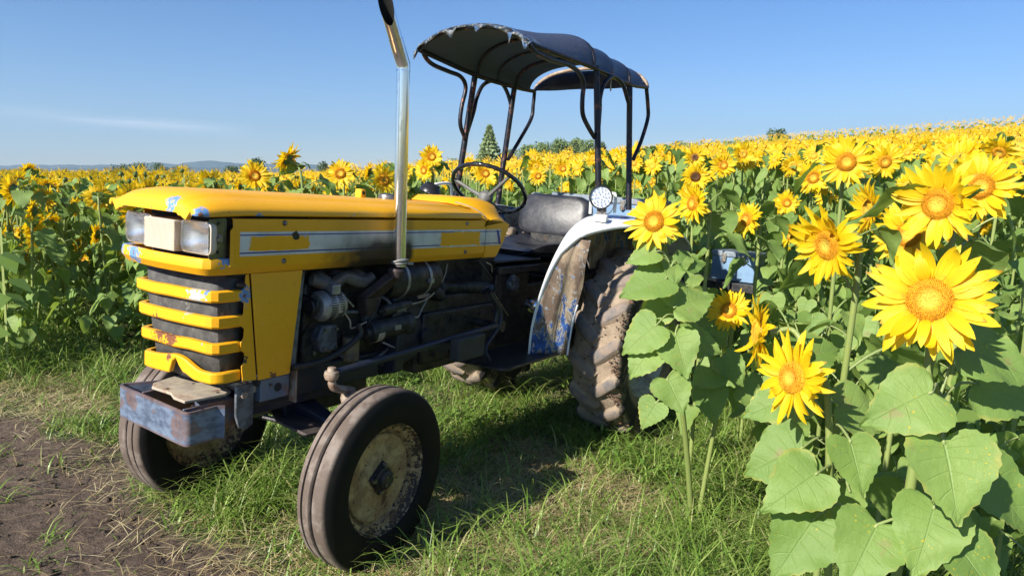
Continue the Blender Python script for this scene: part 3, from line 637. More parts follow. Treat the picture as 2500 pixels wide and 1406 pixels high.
# hydraulic unit below the seat
q = tp(1262, 690, 'y', .22); mb = MB()
mb.box((q[0] - .20, -.13, q[2] - .09), (q[0] + .16, .18, q[2] + .06)); mb.box((q[0] - .26, -.16, q[2] + .055), (q[0] + .20, .22, q[2] + .10)); mb.box((q[0] - .28, -.18, q[2] + .12), (q[0] + .23, .21, q[2] + .135))
mb.build('hydraulic_unit', m_black, TR, bevel=.01)
mb = MB(); mb.lathe([(0, .03), (.045, .03), (.05, .022), (.05, 0)], (q[0], .18, q[2] - .005), (0, 1, 0), 24); mb.lathe([(0, .045), (.02, .045), (.024, .03)], (q[0] + .04, .18, q[2] + .03), (0, 1, 0), 16); hc = mb.build('valve_cover', m_castgrey, TR, bevel=.002)
for k in range(7):
    a = 2 * math.pi * k / 7; mb = MB(); mb.cyl((q[0] + .038 * math.cos(a), .208, q[2] - .005 + .038 * math.sin(a)), (q[0] + .038 * math.cos(a), .218, q[2] - .005 + .038 * math.sin(a)), .006, 6); mb.build('bolt', m_bolt, hc)
# intake and exhaust manifold, canister, elbow
m0 = tp(840, 680, 'y', .17); mb = MB()
mb.tube(smoothpath([(2.36, .17, m0[2] + .01), (2.28, .20, m0[2] - .015), (2.20, .19, m0[2] + .012), (2.12, .21, m0[2] - .012), (2.05, .20, m0[2] + .0)], 6), .028, 14)
for x in (2.32, 2.22, 2.11): mb.tube(smoothpath([(x, .14, m0[2] + .01), (x, .17, m0[2] + .02), (x - .02, .205, m0[2] - .005)], 4), .024, 12)
mb.build('manifold', metal_dirty('manifold_grey', (.10, .10, .095), (.15, .14, .13), .55, .4, 20, .5, .6), TR)
mb = MB(); mb.lathe([(0, 0), (.075, 0), (.085, .012), (.087, .03), (.087, .15), (.0885, .16), (.0885, .175), (.087, .185), (.087, .34), (.08, .352), (0, .352)], (1.61, .185, 1.045), (1, 0, 0), 32); can = mb.build('air_cleaner', m_black, TR)
mb = MB(); mb.tube(smoothpath([(1.62, .20, 1.0), (1.58, .22, .95), (1.50, .16, .94), (1.45, .1, 1.0)], 5), .03, 12); mb.build('intake_hose', m_hose, TR)
e0 = np.array([2.047, .345, 1.115])
mb = MB(); mb.hexa([(2.12, .19, .985), (2.02, .19, .985), (2.02, .25, .985), (2.12, .25, .985), (2.075, .31, 1.10), (2.015, .31, 1.10), (2.015, .372, 1.10), (2.075, .372, 1.10)]); mb.lathe([(.030, -.03), (.034, -.02), (.036, 0), (.03, .01)], e0, (0, 0, 1), 20); mb.hexa([(2.09, .17, .90), (2.03, .17, .90), (2.03, .23, .90), (2.09, .23, .90), (2.12, .19, .985), (2.02, .19, .985), (2.02, .25, .985), (2.12, .25, .985)])
mb.build('exhaust_elbow', metal_dirty('burnt_steel', (.06, .045, .045), (.09, .07, .065), .6, .5, 20), TR, bevel=.006)
# chrome stack
r = .0275
pb = tp(975, 650, 'y', .345); pt = tp(984, 172, 'y', .345); pk = tp(973, 120, 'y', .345); pe = tp(925, -50, 'y', .345)
path = np.vstack([[pb], [pt - (pt - pb) * .02], smoothpath([pt, pk], 3), [pe]])
dirp = nrm(pe - pk)
mb = MB(); n = 28
pts = [pb, pt]; j = pt + (pk - pt) * .5
mb.tube([pb, pb + (pt - pb) * .5, pt], r, n, cap=False); stack = mb.build('exhaust_stack', m_chrome, TR, smooth=60)
mb = MB(); mb.tube([pt - np.array([0, 0, .004]), pt + np.array([.001, 0, .022]), pk + dirp * .008, pk + dirp * .04], r + .0015, n, cap=False); mb.build('stack_bend', m_chrome, stack, smooth=60)
# slash-cut tip: cut plane faces forward
u = np.array([0, 1.0, 0]); w_ = nrm(np.cross(dirp, u)); vs = []; s0 = pk + dirp * .038; N = 40
fwd = w_ if w_[0] > 0 else -w_
for lvl in range(9):
    for k in range(N):
        a = 2 * math.pi * k / N; q = math.cos(a) * fwd + math.sin(a) * u
        Lk = .060 + (.215 - .060) * (1 - (math.cos(a - .55) * .5 + .5))
        vs.append(s0 + dirp * Lk * lvl / 8 + q * r * (1.0 + .05 * lvl / 8))
mb = MB(); mb.add(vs, [(l * N + k, l * N + (k + 1) % N, (l + 1) * N + (k + 1) % N, (l + 1) * N + k) for l in range(8) for k in range(N)])
tip = mb.build('stack_tip', m_chrome, stack, smooth=60, recalc=False)
g = G('soot'); g.pr((.004, .004, .004), .9); m_soot = g.m
mb = MB(); vs = [s0 - dirp * .05 + (math.cos(2 * math.pi * k / N) * fwd + math.sin(2 * math.pi * k / N) * u) * r * .95 for k in range(N)]
vs2 = []
for k in range(N):
    a = 2 * math.pi * k / N; Lk = .060 + (.215 - .060) * (1 - (math.cos(a - .55) * .5 + .5))
    vs2.append(s0 + dirp * (Lk - .002) + (math.cos(a) * fwd + math.sin(a) * u) * r * 1.02)
mb.add(vs + vs2, [(k, (k + 1) % N, N + (k + 1) % N, N + k) for k in range(N)] + [tuple(range(N))]); mb.build('stack_lining', m_soot, stack, recalc=False)
mb = MB(); mb.lathe([(r + .002, 0), (r + .006, .004), (r + .006, .012), (r + .002, .016)], pb + np.array([0, 0, .008]), (0, 0, 1), 24)
mb.tube([np.array([pb[0] + .035 * math.cos(a), pb[1] + .035 * math.sin(a), pb[2] + .02 + .012 * math.sin(a)]) for a in np.linspace(-.6, 3.2, 12)], .005, 8)
mb.tube([pb + np.array([-.03, .02, .012]), pb + np.array([-.055, .03, .012])], .006, 8); mb.build('stack_clamp', m_alu, stack)
# wires
for i, pts in enumerate(([(2.26, .21, .98), (2.2, .235, .90), (2.18, .23, .86), (2.10, .24, .88)], [(2.10, .24, .86), (2.07, .26, .92), (2.04, .25, .97)], [(1.93, .24, .94), (1.80, .24, .93), (1.66, .23, .95), (1.55, .22, 1.03), (1.50, .2, 1.1)],
        [(1.30, .24, 1.12), (1.24, .26, 1.06), (1.16, .25, 1.0), (1.12, .2, .95)], [(1.22, .25, 1.10), (1.16, .24, 1.08), (1.12, .22, 1.04)])):
    mb = MB(); mb.tube(smoothpath(pts, 6), .0034 if i != 3 else .006, 6); mb.build('wire', m_hose if i in (1, 3) else m_beige, TR)
for k, pts in enumerate(([(2.34, .165, 1.02), (2.30, .20, .96), (2.22, .195, .93), (2.12, .20, .92)], [(2.30, .16, 1.06), (2.22, .21, 1.0), (2.16, .215, .95)], [(2.02, .18, .99), (1.96, .225, .96), (1.92, .23, .90), (1.90, .22, .84)], [(1.84, .22, .90), (1.76, .235, .86), (1.70, .22, .90), (1.62, .20, .96)], [(2.20, .16, .74), (2.12, .20, .70), (2.0, .20, .69), (1.9, .19, .72)], [(1.95, .20, .76), (1.86, .24, .72), (1.70, .22, .71)])):
    mb = MB(); mb.tube(smoothpath(pts, 6), .0045 if k % 2 else .0075, 8); mb.build('fuel_pipe', m_alu if k % 2 else m_castgrey, TR)
for k in range(12):
    xx = 1.90 + (k % 6) * .085; zz = .64 + (k // 6) * .12; mb = MB(); mb.cyl((xx, .153, zz), (xx, .168, zz), .010, 6); mb.build('bolt', m_bolt, eng)
mb = MB(); mb.lathe([(0, .05), (.034, .05), (.038, .045), (.038, -.05), (.030, -.056), (0, -.056)], (2.14, .19, .76), (0, 0, 1), 24); mb.build('oil_filter', metal_dirty('filter_paint', (.20, .16, .08), (.12, .10, .07), .4), TR)
mb = MB(); mb.box((1.93, .15, .86), (2.05, .185, .93)); mb.box((1.88, .15, .98), (2.0, .20, 1.03)); mb.build('side_cover', m_castgrey, TR, bevel=.008)
mb = MB(); mb.lathe([(.0885, .09), (.0905, .092), (.0905, .106), (.0885, .108)], (1.61, .185, 1.045), (1, 0, 0), 32); mb.lathe([(.0885, .25), (.0905, .252), (.0905, .266), (.0885, .268)], (1.61, .185, 1.045), (1, 0, 0), 32); mb.box((1.71, .262, 1.03), (1.735, .29, 1.05)); mb.build('clamp_band', m_alu, can)
mb = MB(); mb.tube(smoothpath([tp(712, 898, 'y', .25), tp(790, 880, 'y', .25), tp(850, 845, 'y', .26), tp(880, 815, 'y', .26), tp(872, 790, 'y', .25)], 6), .0125, 10); mb.build('hose', m_hose, TR)

# --- cowl behind the bonnet ---------------------------------------
secs = []
for y in (-.276, -.272, -.262, -.235, -.20, -.12, 0, .12, .20, .235, .262, .272, .276):
    k = abs(y); top = 1.432 - .10 * sst(.17, .278, k) ; fwdx = 1.43 - .135 * sst(.12, .25, k); e = .006 if k > .275 else 0
    secs.append([(1.282, y, 1.130 + e), (1.282, y, min(1.345, top - .01)), (fwdx, y, top - .028), (fwdx - .05, y, top), (1.17, y, top + .004 - e), (1.115, y, top - .012), (1.060 + e, y, 1.305), (1.110, y, 1.215), (1.165 + e, y, 1.140), (1.18, y, 1.130 + e)])
mb = MB(); mb.loft(secs, closed=True, cap=True); mb.build('dash_cowl', m_panel, TR, smooth=40, bevel=.006, seg=3)
mb = MB(); mb.tube(smoothpath([(1.290, .2745, 1.335), (1.306, .268, 1.352), (1.338, .24, 1.378), (1.375, .20, 1.398), (1.41, .155, 1.410)], 5), .0032, 6); mb.build('cowl_seal', m_beige, TR)
mb = MB(); mb.prism([(1.02, 1.16), (1.16, 1.13), (1.10, .93), (1.0, .93)], 'y', -.16, .16); mb.build('dash_column', m_black, TR)
# steering wheel
sc = np.array([.885, 0, 1.487]); tl = .64; ax = nrm(np.array([-math.sin(tl), -.11, math.cos(tl)]))
uu = nrm(np.cross(ax, (0, 1, 0))); ww = np.cross(ax, uu)
mb = MB(); N = 96; rim = [sc + .222 * (uu * math.cos(2 * math.pi * k / N) + ww * math.sin(2 * math.pi * k / N)) for k in range(N)]
mb.tube(rim, [.0125 + .0012 * math.sin(k * 2.1) for k in range(N)], 10, closed=True)
g = G('black_bakelite'); g.pr((.010, .011, .014), .16, Coat_Weight=.5); sw = mb.build('steering_wheel', g.m, TR, smooth=60)
hubp = sc - ax * .065
mb = MB(); mb.lathe([(0, .035), (.030, .032), (.042, .018), (.045, 0), (.03, -.03), (.02, -.04)], hubp, ax, 24); mb.build('wheel_hub', metal_dirty('grey_plastic', (.10, .10, .095), (.14, .14, .13), .5), sw)
for a in (R_(118), R_(240), R_(0)):
    dd = uu * math.cos(a) + ww * math.sin(a); mb = MB(); mb.tube([hubp + dd * .02, hubp + dd * .10 + ax * .025, sc + dd * .215], [.014, .011, .009], 8); mb.build('spoke', bpy.data.materials['grey_plastic'], sw)
mb = MB(); mb.cyl(hubp, hubp - ax * .32, .022, 16); mb.build('steering_column', m_black, TR)
mb = MB(); mb.tube([hubp - ax * .05, hubp - ax * .03 + ww * .05, hubp + ww * .13 + ax * .0], [.006, .005, .005], 8); mb.bx(hubp + ww * .135, (.02, .015, .02)); mb.build('throttle_lever', m_bolt, TR)
# --- seat ----------------------------------------------------------
def cushion(c, sz, name, rot, puff=.02, par=None):
    from mathutils import Euler
    M_ = np.array(Euler(rot).to_matrix()); secs = []; nz_ = 9
    for i in range(nz_):
        t = -1 + 2 * i / (nz_ - 1); s_ = (1 - abs(t) ** 3.2) ** .45 if abs(t) < 1 else .0
        s_ = max(s_, .02)
        ring = []
        for (a, b) in rrect(sz[0] / 2, sz[1] / 2, min(sz[0], sz[1]) * .33, 6):
            ring.append(np.array(c) + M_ @ np.array([t * sz[2] / 2 * (1 + puff), a * (.82 + .18 * s_), b * (.82 + .18 * s_)]))
        secs.append(ring)
    mb = MB(); mb.loft(secs, closed=True, cap=True); return mb.build(name, m_vinyl, par or TR, smooth=60)
sb = cushion((.045, -.01, 1.335), (.54, .29, .11), 'seat_back', (0, R_(-14), 0))
# seat pan with raised sides
secs = []
for i in range(13):
    t = -1 + 2 * i / 12; x = .36 + t * .27; ww_ = .225 * (1 - .28 * max(0, t) ** 3 - .1 * max(0, -t) ** 2)
    sec = []
    for j in range(11):
        s_ = -1 + 2 * j / 10; z = 1.135 + .045 * abs(s_) ** 2.2 + .03 * max(0, -t) ** 2 - .035 * max(0, t - .4) ** 2 * 3
        sec.append((x, s_ * ww_, z))
    for j in range(10, -1, -1):
        s_ = -1 + 2 * j / 10; sec.append((x, s_ * ww_ * .96, 1.085 + .035 * abs(s_) ** 2.2))
    secs.append(sec)
mb = MB(); mb.loft(secs, closed=True, cap=True); mb.build('seat_pan', m_vinyl, TR, smooth=60, bevel=.010, seg=3)
mb = MB(); mb.box((.06, -.17, 1.03), (.60, .17, 1.055)); mb.box((.02, -.15, .92), (.12, .15, 1.25)); mb.build('seat_frame', m_black, TR, bevel=.004)
# --- fenders -------------------------------------------------------
FP = [(1.000, .585), (.990, .75), (.938, .905), (.868, 1.04), (.785, 1.155), (.675, 1.262), (.545, 1.330), (.40, 1.368), (.22, 1.378), (.0, 1.372), (-.25, 1.345), (-.48, 1.26), (-.64, 1.10)]
FPs = smoothpath([(x, 0, z) for (x, z) in FP], 4)
LIP = [(.432, .0), (.432, 0), (.434, .0), (.440, .0), (.455, .002), (.510, -.004), (.615, -.016), (.715, -.028), (.755, -.034), (.775, -.040), (.79, -.046), (.79, -.05), (.785, -.045)]
def lipy(i):
    t = i / (len(FPs) - 1) * (len(LIP) - 1); k = min(int(t), len(LIP) - 2); f = t - k
    return LIP[k][0] * (1 - f) + LIP[k + 1][0] * f, LIP[k][1] * (1 - f) + LIP[k + 1][1] * f
lamp_hoop_pts = {}
for sgn in (1, -1):
    secs = []; n = len(FPs)
    for i in range(n):
        p = FPs[i]; a = FPs[max(i - 1, 0)]; b = FPs[min(i + 1, n - 1)]; t = nrm(b - a); out_ = nrm(np.array([t[2], 0, -t[0]])); out_ = -out_ if out_[2] < -.2 or out_[0] < -.9 else out_
        if i > n * .8: out_ = nrm(np.array([-abs(out_[0]), 0, abs(out_[2])]))
        yo, dz = lipy(i); yi = .425
        row = [p - out_ * .0 + np.array([0, sgn * yi, 0])]
        for f in (.25, .5, .75, .92): row.append(p + out_ * .012 * math.sin(f * 3.1) + np.array([0, sgn * (yi + (yo - yi) * f), dz * f * f]))
        row.append(p + np.array([0, sgn * yo, dz])); row.append(p - out_ * .016 + np.array([0, sgn * (yo + .003), dz]))
        secs.append(row)
    mb = MB(); mb.loft(secs); fen = mb.build('fender', m_fwhite, TR, smooth=50, solid=.004)
    # inner wall, ribbed by corrugation
    inner = []; ZR = [.58, .72, .83, .98, 1.10, 1.24, 1.30]; XR = [.80, .785, .745, .675, .67, .63, .58]
    for i in range(n):
        p = FPs[i]; row = []; z = p[2]
        k = (1 - float(sst(1.24, 1.33, z))) if p[0] > 0 else 0.0          # flared front part, then the plain wall behind the crease
        xr = float(np.interp(z, ZR, XR)); pk = p + (np.array([0, 0, .60]) - p) * .40
        for f in np.linspace(0, 1, 9):
            emb = .011 * math.sin(f * 13 + z * 3) * math.sin(f * math.pi)
            a_ = np.array([p[0] + (xr - p[0]) * f, .432 + .13 * f + emb, z]); b_ = p + (pk - p) * f + np.array([0, .432, 0]); q = a_ * k + b_ * (1 - k); row.append((q[0], sgn * q[1], q[2]))
        kk = k * float(sst(.84, .92, z)); e_ = np.array([xr - .16 * kk, .562 - .12 * kk, z]); b_ = pk + np.array([-.05, .432, 0]); q = e_ * k + b_ * (1 - k); row.append((q[0], sgn * q[1], q[2]))
        inner.append(row)
    mb = MB(); mb.loft(inner); mb.build('fender_wall', m_fin, fen, smooth=60, solid=.003)
    mb = MB(); mb.tube([np.array([float(np.interp(z, ZR, XR)), sgn * .564, z]) for z in (.585, .66, .74, .82, .87)], .006, 8); mb.build('wall_lip', m_fwhite, fen)
# step, pedals, pad under the step
mb = MB(); mb.prism([(1.42, .22), (1.40, .50), (1.36, .53), (.80, .53), (.72, .50), (.62, .42), (.62, .22)], 'z', .585, .60); step = mb.build('footboard', m_black, TR, bevel=.004)
mb = MB(); a_ = tp(1105, 845, 'y', .40); mb.box((a_[0] - .22, .38, a_[2] - .075), (a_[0] + .0, .44, a_[2] + .04)); mb.build('tool_case', metal_dirty('charcoal_plastic', (.03, .03, .03), (.045, .045, .045), .7), TR, bevel=.01)
mb = MB(); mb.tube(smoothpath([tp(1195, 715, 'y', .33), tp(1222, 760, 'y', .35), tp(1215, 800, 'y', .36), tp(1185, 850, 'y', .38), tp(1195, 880, 'y', .40)], 5), .011, 8); mb.tube([tp(1180, 712, 'y', .28), tp(1200, 700, 'y', .36)], .016, 8); mb.build('clutch_pedal', m_navy, TR)
mb = MB(); mb.tube([tp(1205, 715, 'y', .34), tp(1240, 770, 'y', .36)], .003, 6); mb.build('return_spring', m_bolt, TR)
mb = MB(); mb.lathe([(0, .025), (.03, .025), (.034, .02), (.034, .0), (0, 0)], tp(1218, 795, 'y', .34), (0, 1, 0), 18); mb.cyl((1.235, .20, .775), (1.235, .35, .775), .022, 14); mb.tube(smoothpath([(1.235, .34, .775), (1.22, .34, .85), (1.25, .33, .93)], 4), .014, 8); mb.build('pitman_arm', m_black, TR)
q = tp(1302, 745, 'y', .30); mb = MB(); mb.lathe([(0, .03), (.025, .03), (.03, .02), (.042, .018), (.045, .0), (.045, -.03), (0, -.03)], q, (0, 1, 0), 22); mb.build('side_light', m_chrome, TR)
q = tp(1165, 716, 'y', -.05); mb = MB(); mb.bx(q, (.05, .05, .04)); mb.build('yellow_cap', m_plain, TR, bevel=.008)
# lever stubs left of the gearbox
mb = MB(); mb.tube(smoothpath([(1.06, .05, .95), (1.10, .08, 1.08), (1.13, .1, 1.12)], 4), .012, 8); mb.cyl((1.40, .1, .96), (1.12, .20, .955), .035, 14); mb.build('brake_cylinder', m_black, TR)
# --- rear axle -----------------------------------------------------
mb = MB(); mb.cyl((0, -.52, .60), (0, .52, .60), .085, 24); mb.box((-.22, -.2, .42), (.22, .2, .95)); mb.build('rear_axle', m_black, TR, bevel=.01)
mb = MB(); mb.box((-.52, -.03, .40), (-.22, .03, .46)); mb.tube([(-.22, .25, .95), (-.62, .30, .75)], .02, 8); mb.tube([(-.22, -.25, .95), (-.62, -.30, .75)], .02, 8); mb.tube([(-.2, .2, .45), (-.8, .32, .42)], .02, 8); mb.tube([(-.2, -.2, .45), (-.8, -.32, .42)], .02, 8); mb.build('linkage', m_black, TR)

# --- wheels --------------------------------------------------------
def front_wheel():
    mb = MB()
    prof = [(.222, .055), (.235, .072), (.262, .083), (.295, .087), (.325, .084), (.345, .076), (.356, .069), (.363, .0645), (.3665, .058), (.3675, .035), (.3665, .0165), (.363, .013), (.350, .011), (.350, .003), (.363, .001),
            (.3680, -.003), (.3685, -.018), (.366, -.032), (.357, -.034), (.357, -.040), (.366, -.042), (.364, -.058), (.358, -.066), (.345, -.076), (.325, -.084), (.295, -.087), (.262, -.083), (.235, -.072), (.222, -.055)]
    mb.lathe(prof, (0, 0, 0), (0, 1, 0), 96)
    tw = mb.build('front_wheel', m_ftyre, TR, smooth=30)
    mb = MB()
    mb.lathe([(.232, .050), (.2345, .060), (.229, .066), (.224, .060), (.220, .046), (.212, .036), (.206, .034), (.199, .030), (.193, .010), (.190, .006), (.184, .006), (.181, .018), (.176, .022), (.150, .018), (.118, .012), (.104, .018), (.094, .022), (.0, .022)], (0, 0, 0), (0, 1, 0), 72)
    mb.lathe([(.232, -.050), (.236, -.06), (.229, -.066), (.215, -.05), (.20, -.03), (.193, .0), (.18, .0), (.12, .004), (0, .01)], (0, 0, 0), (0, 1, 0), 72)
    rim = mb.build('rim', m_rim, tw, smooth=35)
    mb = MB(); s_ = .082
    pl = [(s_ * math.cos(a), s_ * math.sin(a)) for a in (R_(8), R_(98), R_(188), R_(278))]
    mb.prism([(a * .9, b * .9) for (a, b) in pl], 'y', .022, .036)
    g2 = bpy.data.materials.get('hub_black') or metal_dirty('hub_black', (.010, .010, .010), (.03, .022, .016), .4, .2, 30)
    hubm = mb.build('hub_plate', g2, tw, bevel=.012, seg=3)
    mb = MB(); mb.lathe([(.050, .034), (.048, .046), (.040, .050), (.037, .064), (.030, .070), (0, .071)], (0, 0, 0), (0, 1, 0), 30); mb.build('hub_cap', m_black, hubm)
    for (a, b) in pl:
        mb = MB(); mb.cyl((a * .68, .034, b * .68), (a * .68, .050, b * .68), .010, 6); mb.build('wheel_nut', m_bolt, tw)
    for k in range(4):
        a = R_(53 + 90 * k); mb = MB(); mb.cyl((.024 * math.cos(a), .069, .024 * math.sin(a)), (.024 * math.cos(a), .075, .024 * math.sin(a)), .005, 6); mb.build('cap_bolt', m_bolt, tw)
    return tw
def dup_tree(o, parent):
    c = o.copy(); COL.objects.link(c); c.parent = parent
    for ch in list(o.children): dup_tree(ch, c)
    return c
fwl = front_wheel(); fwl.location = (2.275, .495, .305); fwl.rotation_euler = (0, 0, .05)
fwr = dup_tree(fwl, TR); fwr.location = (2.34, -.575, .310); fwr.scale = (1, -1, 1); fwr.rotation_euler = (0, 0, .05)
def rear_wheel():
    mb = MB(); hw = .165
    prof = [(.345, .10), (.36, .125), (.40, .150), (.45, .163), (.50, .164), (.535, .158), (.555, .146), (.566, .125), (.573, .09), (.577, .045), (.578, 0)]
    prof = prof + [(r_, -h) for (r_, h) in reversed(prof[:-1])]
    mb.lathe(prof, (0, 0, 0), (0, 1, 0), 120)
    nl = 16
    for s_ in (1, -1):
        for k in range(nl):
            th0 = 2 * math.pi * (k + (.5 if s_ < 0 else 0)) / nl; secs = []
            for i in range(9):
                f = i / 8.0
                yy = s_ * (-.004 + .166 * min(f * 1.06, 1.0)); th = th0 + .25 * f ** 1.15
                base = np.interp(abs(yy), [0, .09, .125, .146, .158, .17], [.574, .570, .562, .552, .53, .50])
                tp_ = np.interp(abs(yy), [0, .10, .14, .156, .17], [.610, .610, .606, .590, .565]) - (.012 if i == 0 else .003 if i == 1 else 0)
                wd = .040 + .006 * math.sin(k * 3 + i) * .3 + (.004 if i in (0,) else 0); 
                ddir = np.array([.166 * s_, .25 * .59]); ddir = ddir / np.linalg.norm(ddir)   # (dy, arc)
                nx = np.array([-ddir[1], ddir[0]])  # normal in (y, arc)
                row = []
                for (o_, rr_) in ((-1.5, base - .006), (-1.1, base + .006), (-.78, tp_ - .007), (-.50, tp_), (.50, tp_), (.78, tp_ - .007), (1.1, base + .006), (1.5, base - .006)):
                    y2 = yy + nx[0] * o_ * wd; a2 = th + nx[1] * o_ * wd / .6
                    y2 = max(min(y2, .176), -.176)
                    row.append((rr_ * math.cos(a2), y2, rr_ * math.sin(a2)))
                secs.append(row)
            mb.loft(secs, closed=True, cap=True)
    # rough mud packed on the tread
    tw = mb.build('rear_wheel', m_rtyre, TR, smooth=46)
    mb = MB(); rnd = random.Random(3)
    for k in range(420):
        a = rnd.uniform(-1.0, 1.9); y_ = rnd.choice([rnd.gauss(.150, .016), rnd.gauss(.145, .014), rnd.uniform(-.14, .14)]); r_ = .578 if abs(y_) < .14 else .565; y_ = max(min(y_, .178), -.16)
        sz = rnd.uniform(.004, .013) * (1.4 if (abs(y_) > .12 and .55 < a < 1.15) else .8)
        c0 = np.array([(r_ + .01) * math.cos(a), y_, (r_ + .01) * math.sin(a)])
        vs = [c0 + sz * rnd.uniform(.6, 1.3) * np.array(d_) for d_ in ((1, 0, 0), (-1, 0, 0), (0, 1, 0), (0, -1, 0), (0, 0, 1), (0, 0, -1))]
        mb.add(vs, [(0, 2, 4), (2, 1, 4), (1, 3, 4), (3, 0, 4), (2, 0, 5), (1, 2, 5), (3, 1, 5), (0, 3, 5)])
    g2 = bpy.data.materials.get('wet_mud')
    if not g2:
        gg = G('wet_mud'); gg.pr((.13, .075, .048), .9, normal=gg.bump(gg.noise(gg.obj(), 60, 4), .6, .01)); g2 = gg.m
    tag(mb.build('mud_clods', g2, tw, smooth=0), kind='stuff')
    mb = MB(); mb.lathe([(.352, .105), (.362, .118), (.356, .126), (.345, .118), (.335, .10), (.322, .085), (.315, .05), (.305, .045), (.30, .03), (.285, .025), (.20, -.01), (.13, -.02), (.12, .01), (.11, .012), (.0, .012)], (0, 0, 0), (0, 1, 0), 80)
    mb.lathe([(.352, -.105), (.36, -.12), (.345, -.118), (.315, -.08), (.30, .03)], (0, 0, 0), (0, 1, 0), 80)
    mb.build('rim', m_rimw, tw, smooth=35)
    mb = MB(); mb.lathe([(.085, .01), (.08, .04), (.05, .05), (.045, .08), (0, .082)], (0, 0, 0), (0, 1, 0), 28); mb.build('hub', m_black, tw)
    for k in range(8):
        a = 2 * math.pi * k / 8 + .2; mb = MB(); mb.cyl((.10 * math.cos(a), .010, .10 * math.sin(a)), (.10 * math.cos(a), .03, .10 * math.sin(a)), .012, 6); mb.build('wheel_nut', m_bolt, tw)
    for k in range(4):
        a = 2 * math.pi * k / 4 + .4; mb = MB(); mb.bx((.25 * math.cos(a), .03, .25 * math.sin(a)), (.05, .04, .07), (0, -a, 0)); mb.build('rim_clamp', m_rimw, tw, bevel=.005)
    return tw
rwl = rear_wheel(); rwl.location = (0, .625, .570); rwl.rotation_euler = (0, .06, 0)
rwr = dup_tree(rwl, TR); rwr.location = (-.03, -.49, .63); rwr.scale = (1, -1, 1); rwr.rotation_euler = (0, .11, 0)

# --- canopy --------------------------------------------------------
def Q(pts, w): return [tuple(tp(px, py, 'y', w)) for (px, py) in pts]
pr_ = .0165
zt = 2.205
def post(bot, top, name='canopy_post'):
    mb = MB(); mb.tube([bot, top], pr_ + .003, 12); return mb.build(name, m_frame, TR, smooth=60)
P1 = (tp(1112, 490, 'y', -.475), tp(1160, 185, 'y', -.415)); P2 = (tp(1216, 490, 'y', -.475), tp(1256, 214, 'y', -.415))
P3 = (tp(1461, 470, 'y', .475), tp(1456, 166, 'y', .41)); P4 = (tp(1535, 496, 'y', .485), tp(1537, 206, 'y', .41))
for a_, b_ in (P1, P2, P3, P4):
    a2 = a_ + (a_ - b_) * .06; post(a2, b_ + np.array([0, 0, .01]))
def rod(pts, name, r_=pr_ * .82, k=6):
    mb = MB(); mb.tube(smoothpath(pts, k), r_, 10); return mb.build(name, m_frame, TR, smooth=60)
rod(Q([(1137, 342), (1124, 305), (1127, 262), (1137, 215), (1125, 188), (1095, 175), (1060, 160), (1042, 145), (1032, 126)], -.43), 'canopy_strut')
rod(Q([(1240, 390), (1270, 340), (1297, 290), (1302, 255), (1305, 226)], -.42), 'canopy_strut')
rod(Q([(1452, 337), (1437, 312), (1423, 280), (1422, 240), (1425, 205), (1415, 180), (1390, 160), (1345, 146), (1310, 130), (1292, 110)], .43), 'canopy_strut')
rod(Q([(1546, 390), (1565, 345), (1581, 292), (1582, 262), (1578, 213)], .42), 'canopy_strut')
def onpost(P, f): return P[0] + (P[1] - P[0]) * f
rod([tuple(onpost(P1, .50))] + Q([(1156, 275), (1164, 240), (1180, 208), (1205, 198), (1228, 208), (1243, 240), (1247, 275)], -.435) + [tuple(onpost(P2, .50))], 'canopy_arch')
rod([tuple(onpost(P3, .42))] + Q([(1464, 270), (1465, 240), (1475, 205), (1496, 187), (1518, 203), (1531, 240), (1536, 270)], .435) + [tuple(onpost(P4, .42))], 'canopy_arch')
# bows: (near x, far x)
near_r = Q([(1290, 106), (1450, 166), (1537, 206), (1580, 214)], .42); far_r = Q([(1022, 122), (1165, 186), (1258, 214), (1305, 224)], -.42)
rod(near_r, 'roof_rail', k=3); rod(far_r, 'roof_rail', k=3)
def at_u(u):   # u 0..1 front..rear -> near and far rail points
    us = [0, .48, .82, 1.0]; n_ = np.array(near_r); f_ = np.array(far_r)
    return np.array([np.interp(u, us, n_[:, k]) for k in range(3)]), np.array([np.interp(u, us, f_[:, k]) for k in range(3)])
def BH(u): return float(np.interp(u, [0, .30, .48, .65, .82, 1.0], [.100, .16, .205, .190, .180, .145]))
def BE(u): return float(np.interp(u, [0, .48, 1.0], [2.5, 3.0, 2.6]))
def BP(u): return float(np.interp(u, [0, .25, .48, .82, 1.0], [.95, .75, .42, .42, .55]))
def bow(u, H=.150, dz=0.0, n=25, e=2.4, p=None):
    a_, b_ = at_u(u); pts = []
    for i in range(n):
        t = -math.cos(math.pi * i / (n - 1)); c_ = (a_ * (1 - t) + b_ * (1 + t)) / 2
        pts.append(c_ + np.array([0, 0, BH(u) * max(0, 1 - abs(t) ** BE(u)) ** BP(u) + dz]))
    return pts
for u in (0.0, .48, .82, 1.0):
    mb = MB(); mb.tube(bow(u), .0135, 10); mb.build('roof_bow', m_frame if u < 1 else m_rustst, TR, smooth=60)
mb = MB(); mb.tube(bow(.65, dz=-.004), .007, 8); mb.build('roof_bow', m_frame, TR)
U = np.concatenate([np.linspace(0, .48, 9), np.linspace(.48, .65, 6)[1:], np.linspace(.65, .82, 6)[1:], np.linspace(.82, .955, 5)[1:]])
def canopy_z(u): 
    ks = [0, .48, .65, .82, .96]
    for a_, b_ in zip(ks[:-1], ks[1:]):
        if a_ <= u <= b_: t = (u - a_) / (b_ - a_); return -(.006 if a_ == 0 else .018) * 4 * t * (1 - t)
    return 0
secs = []
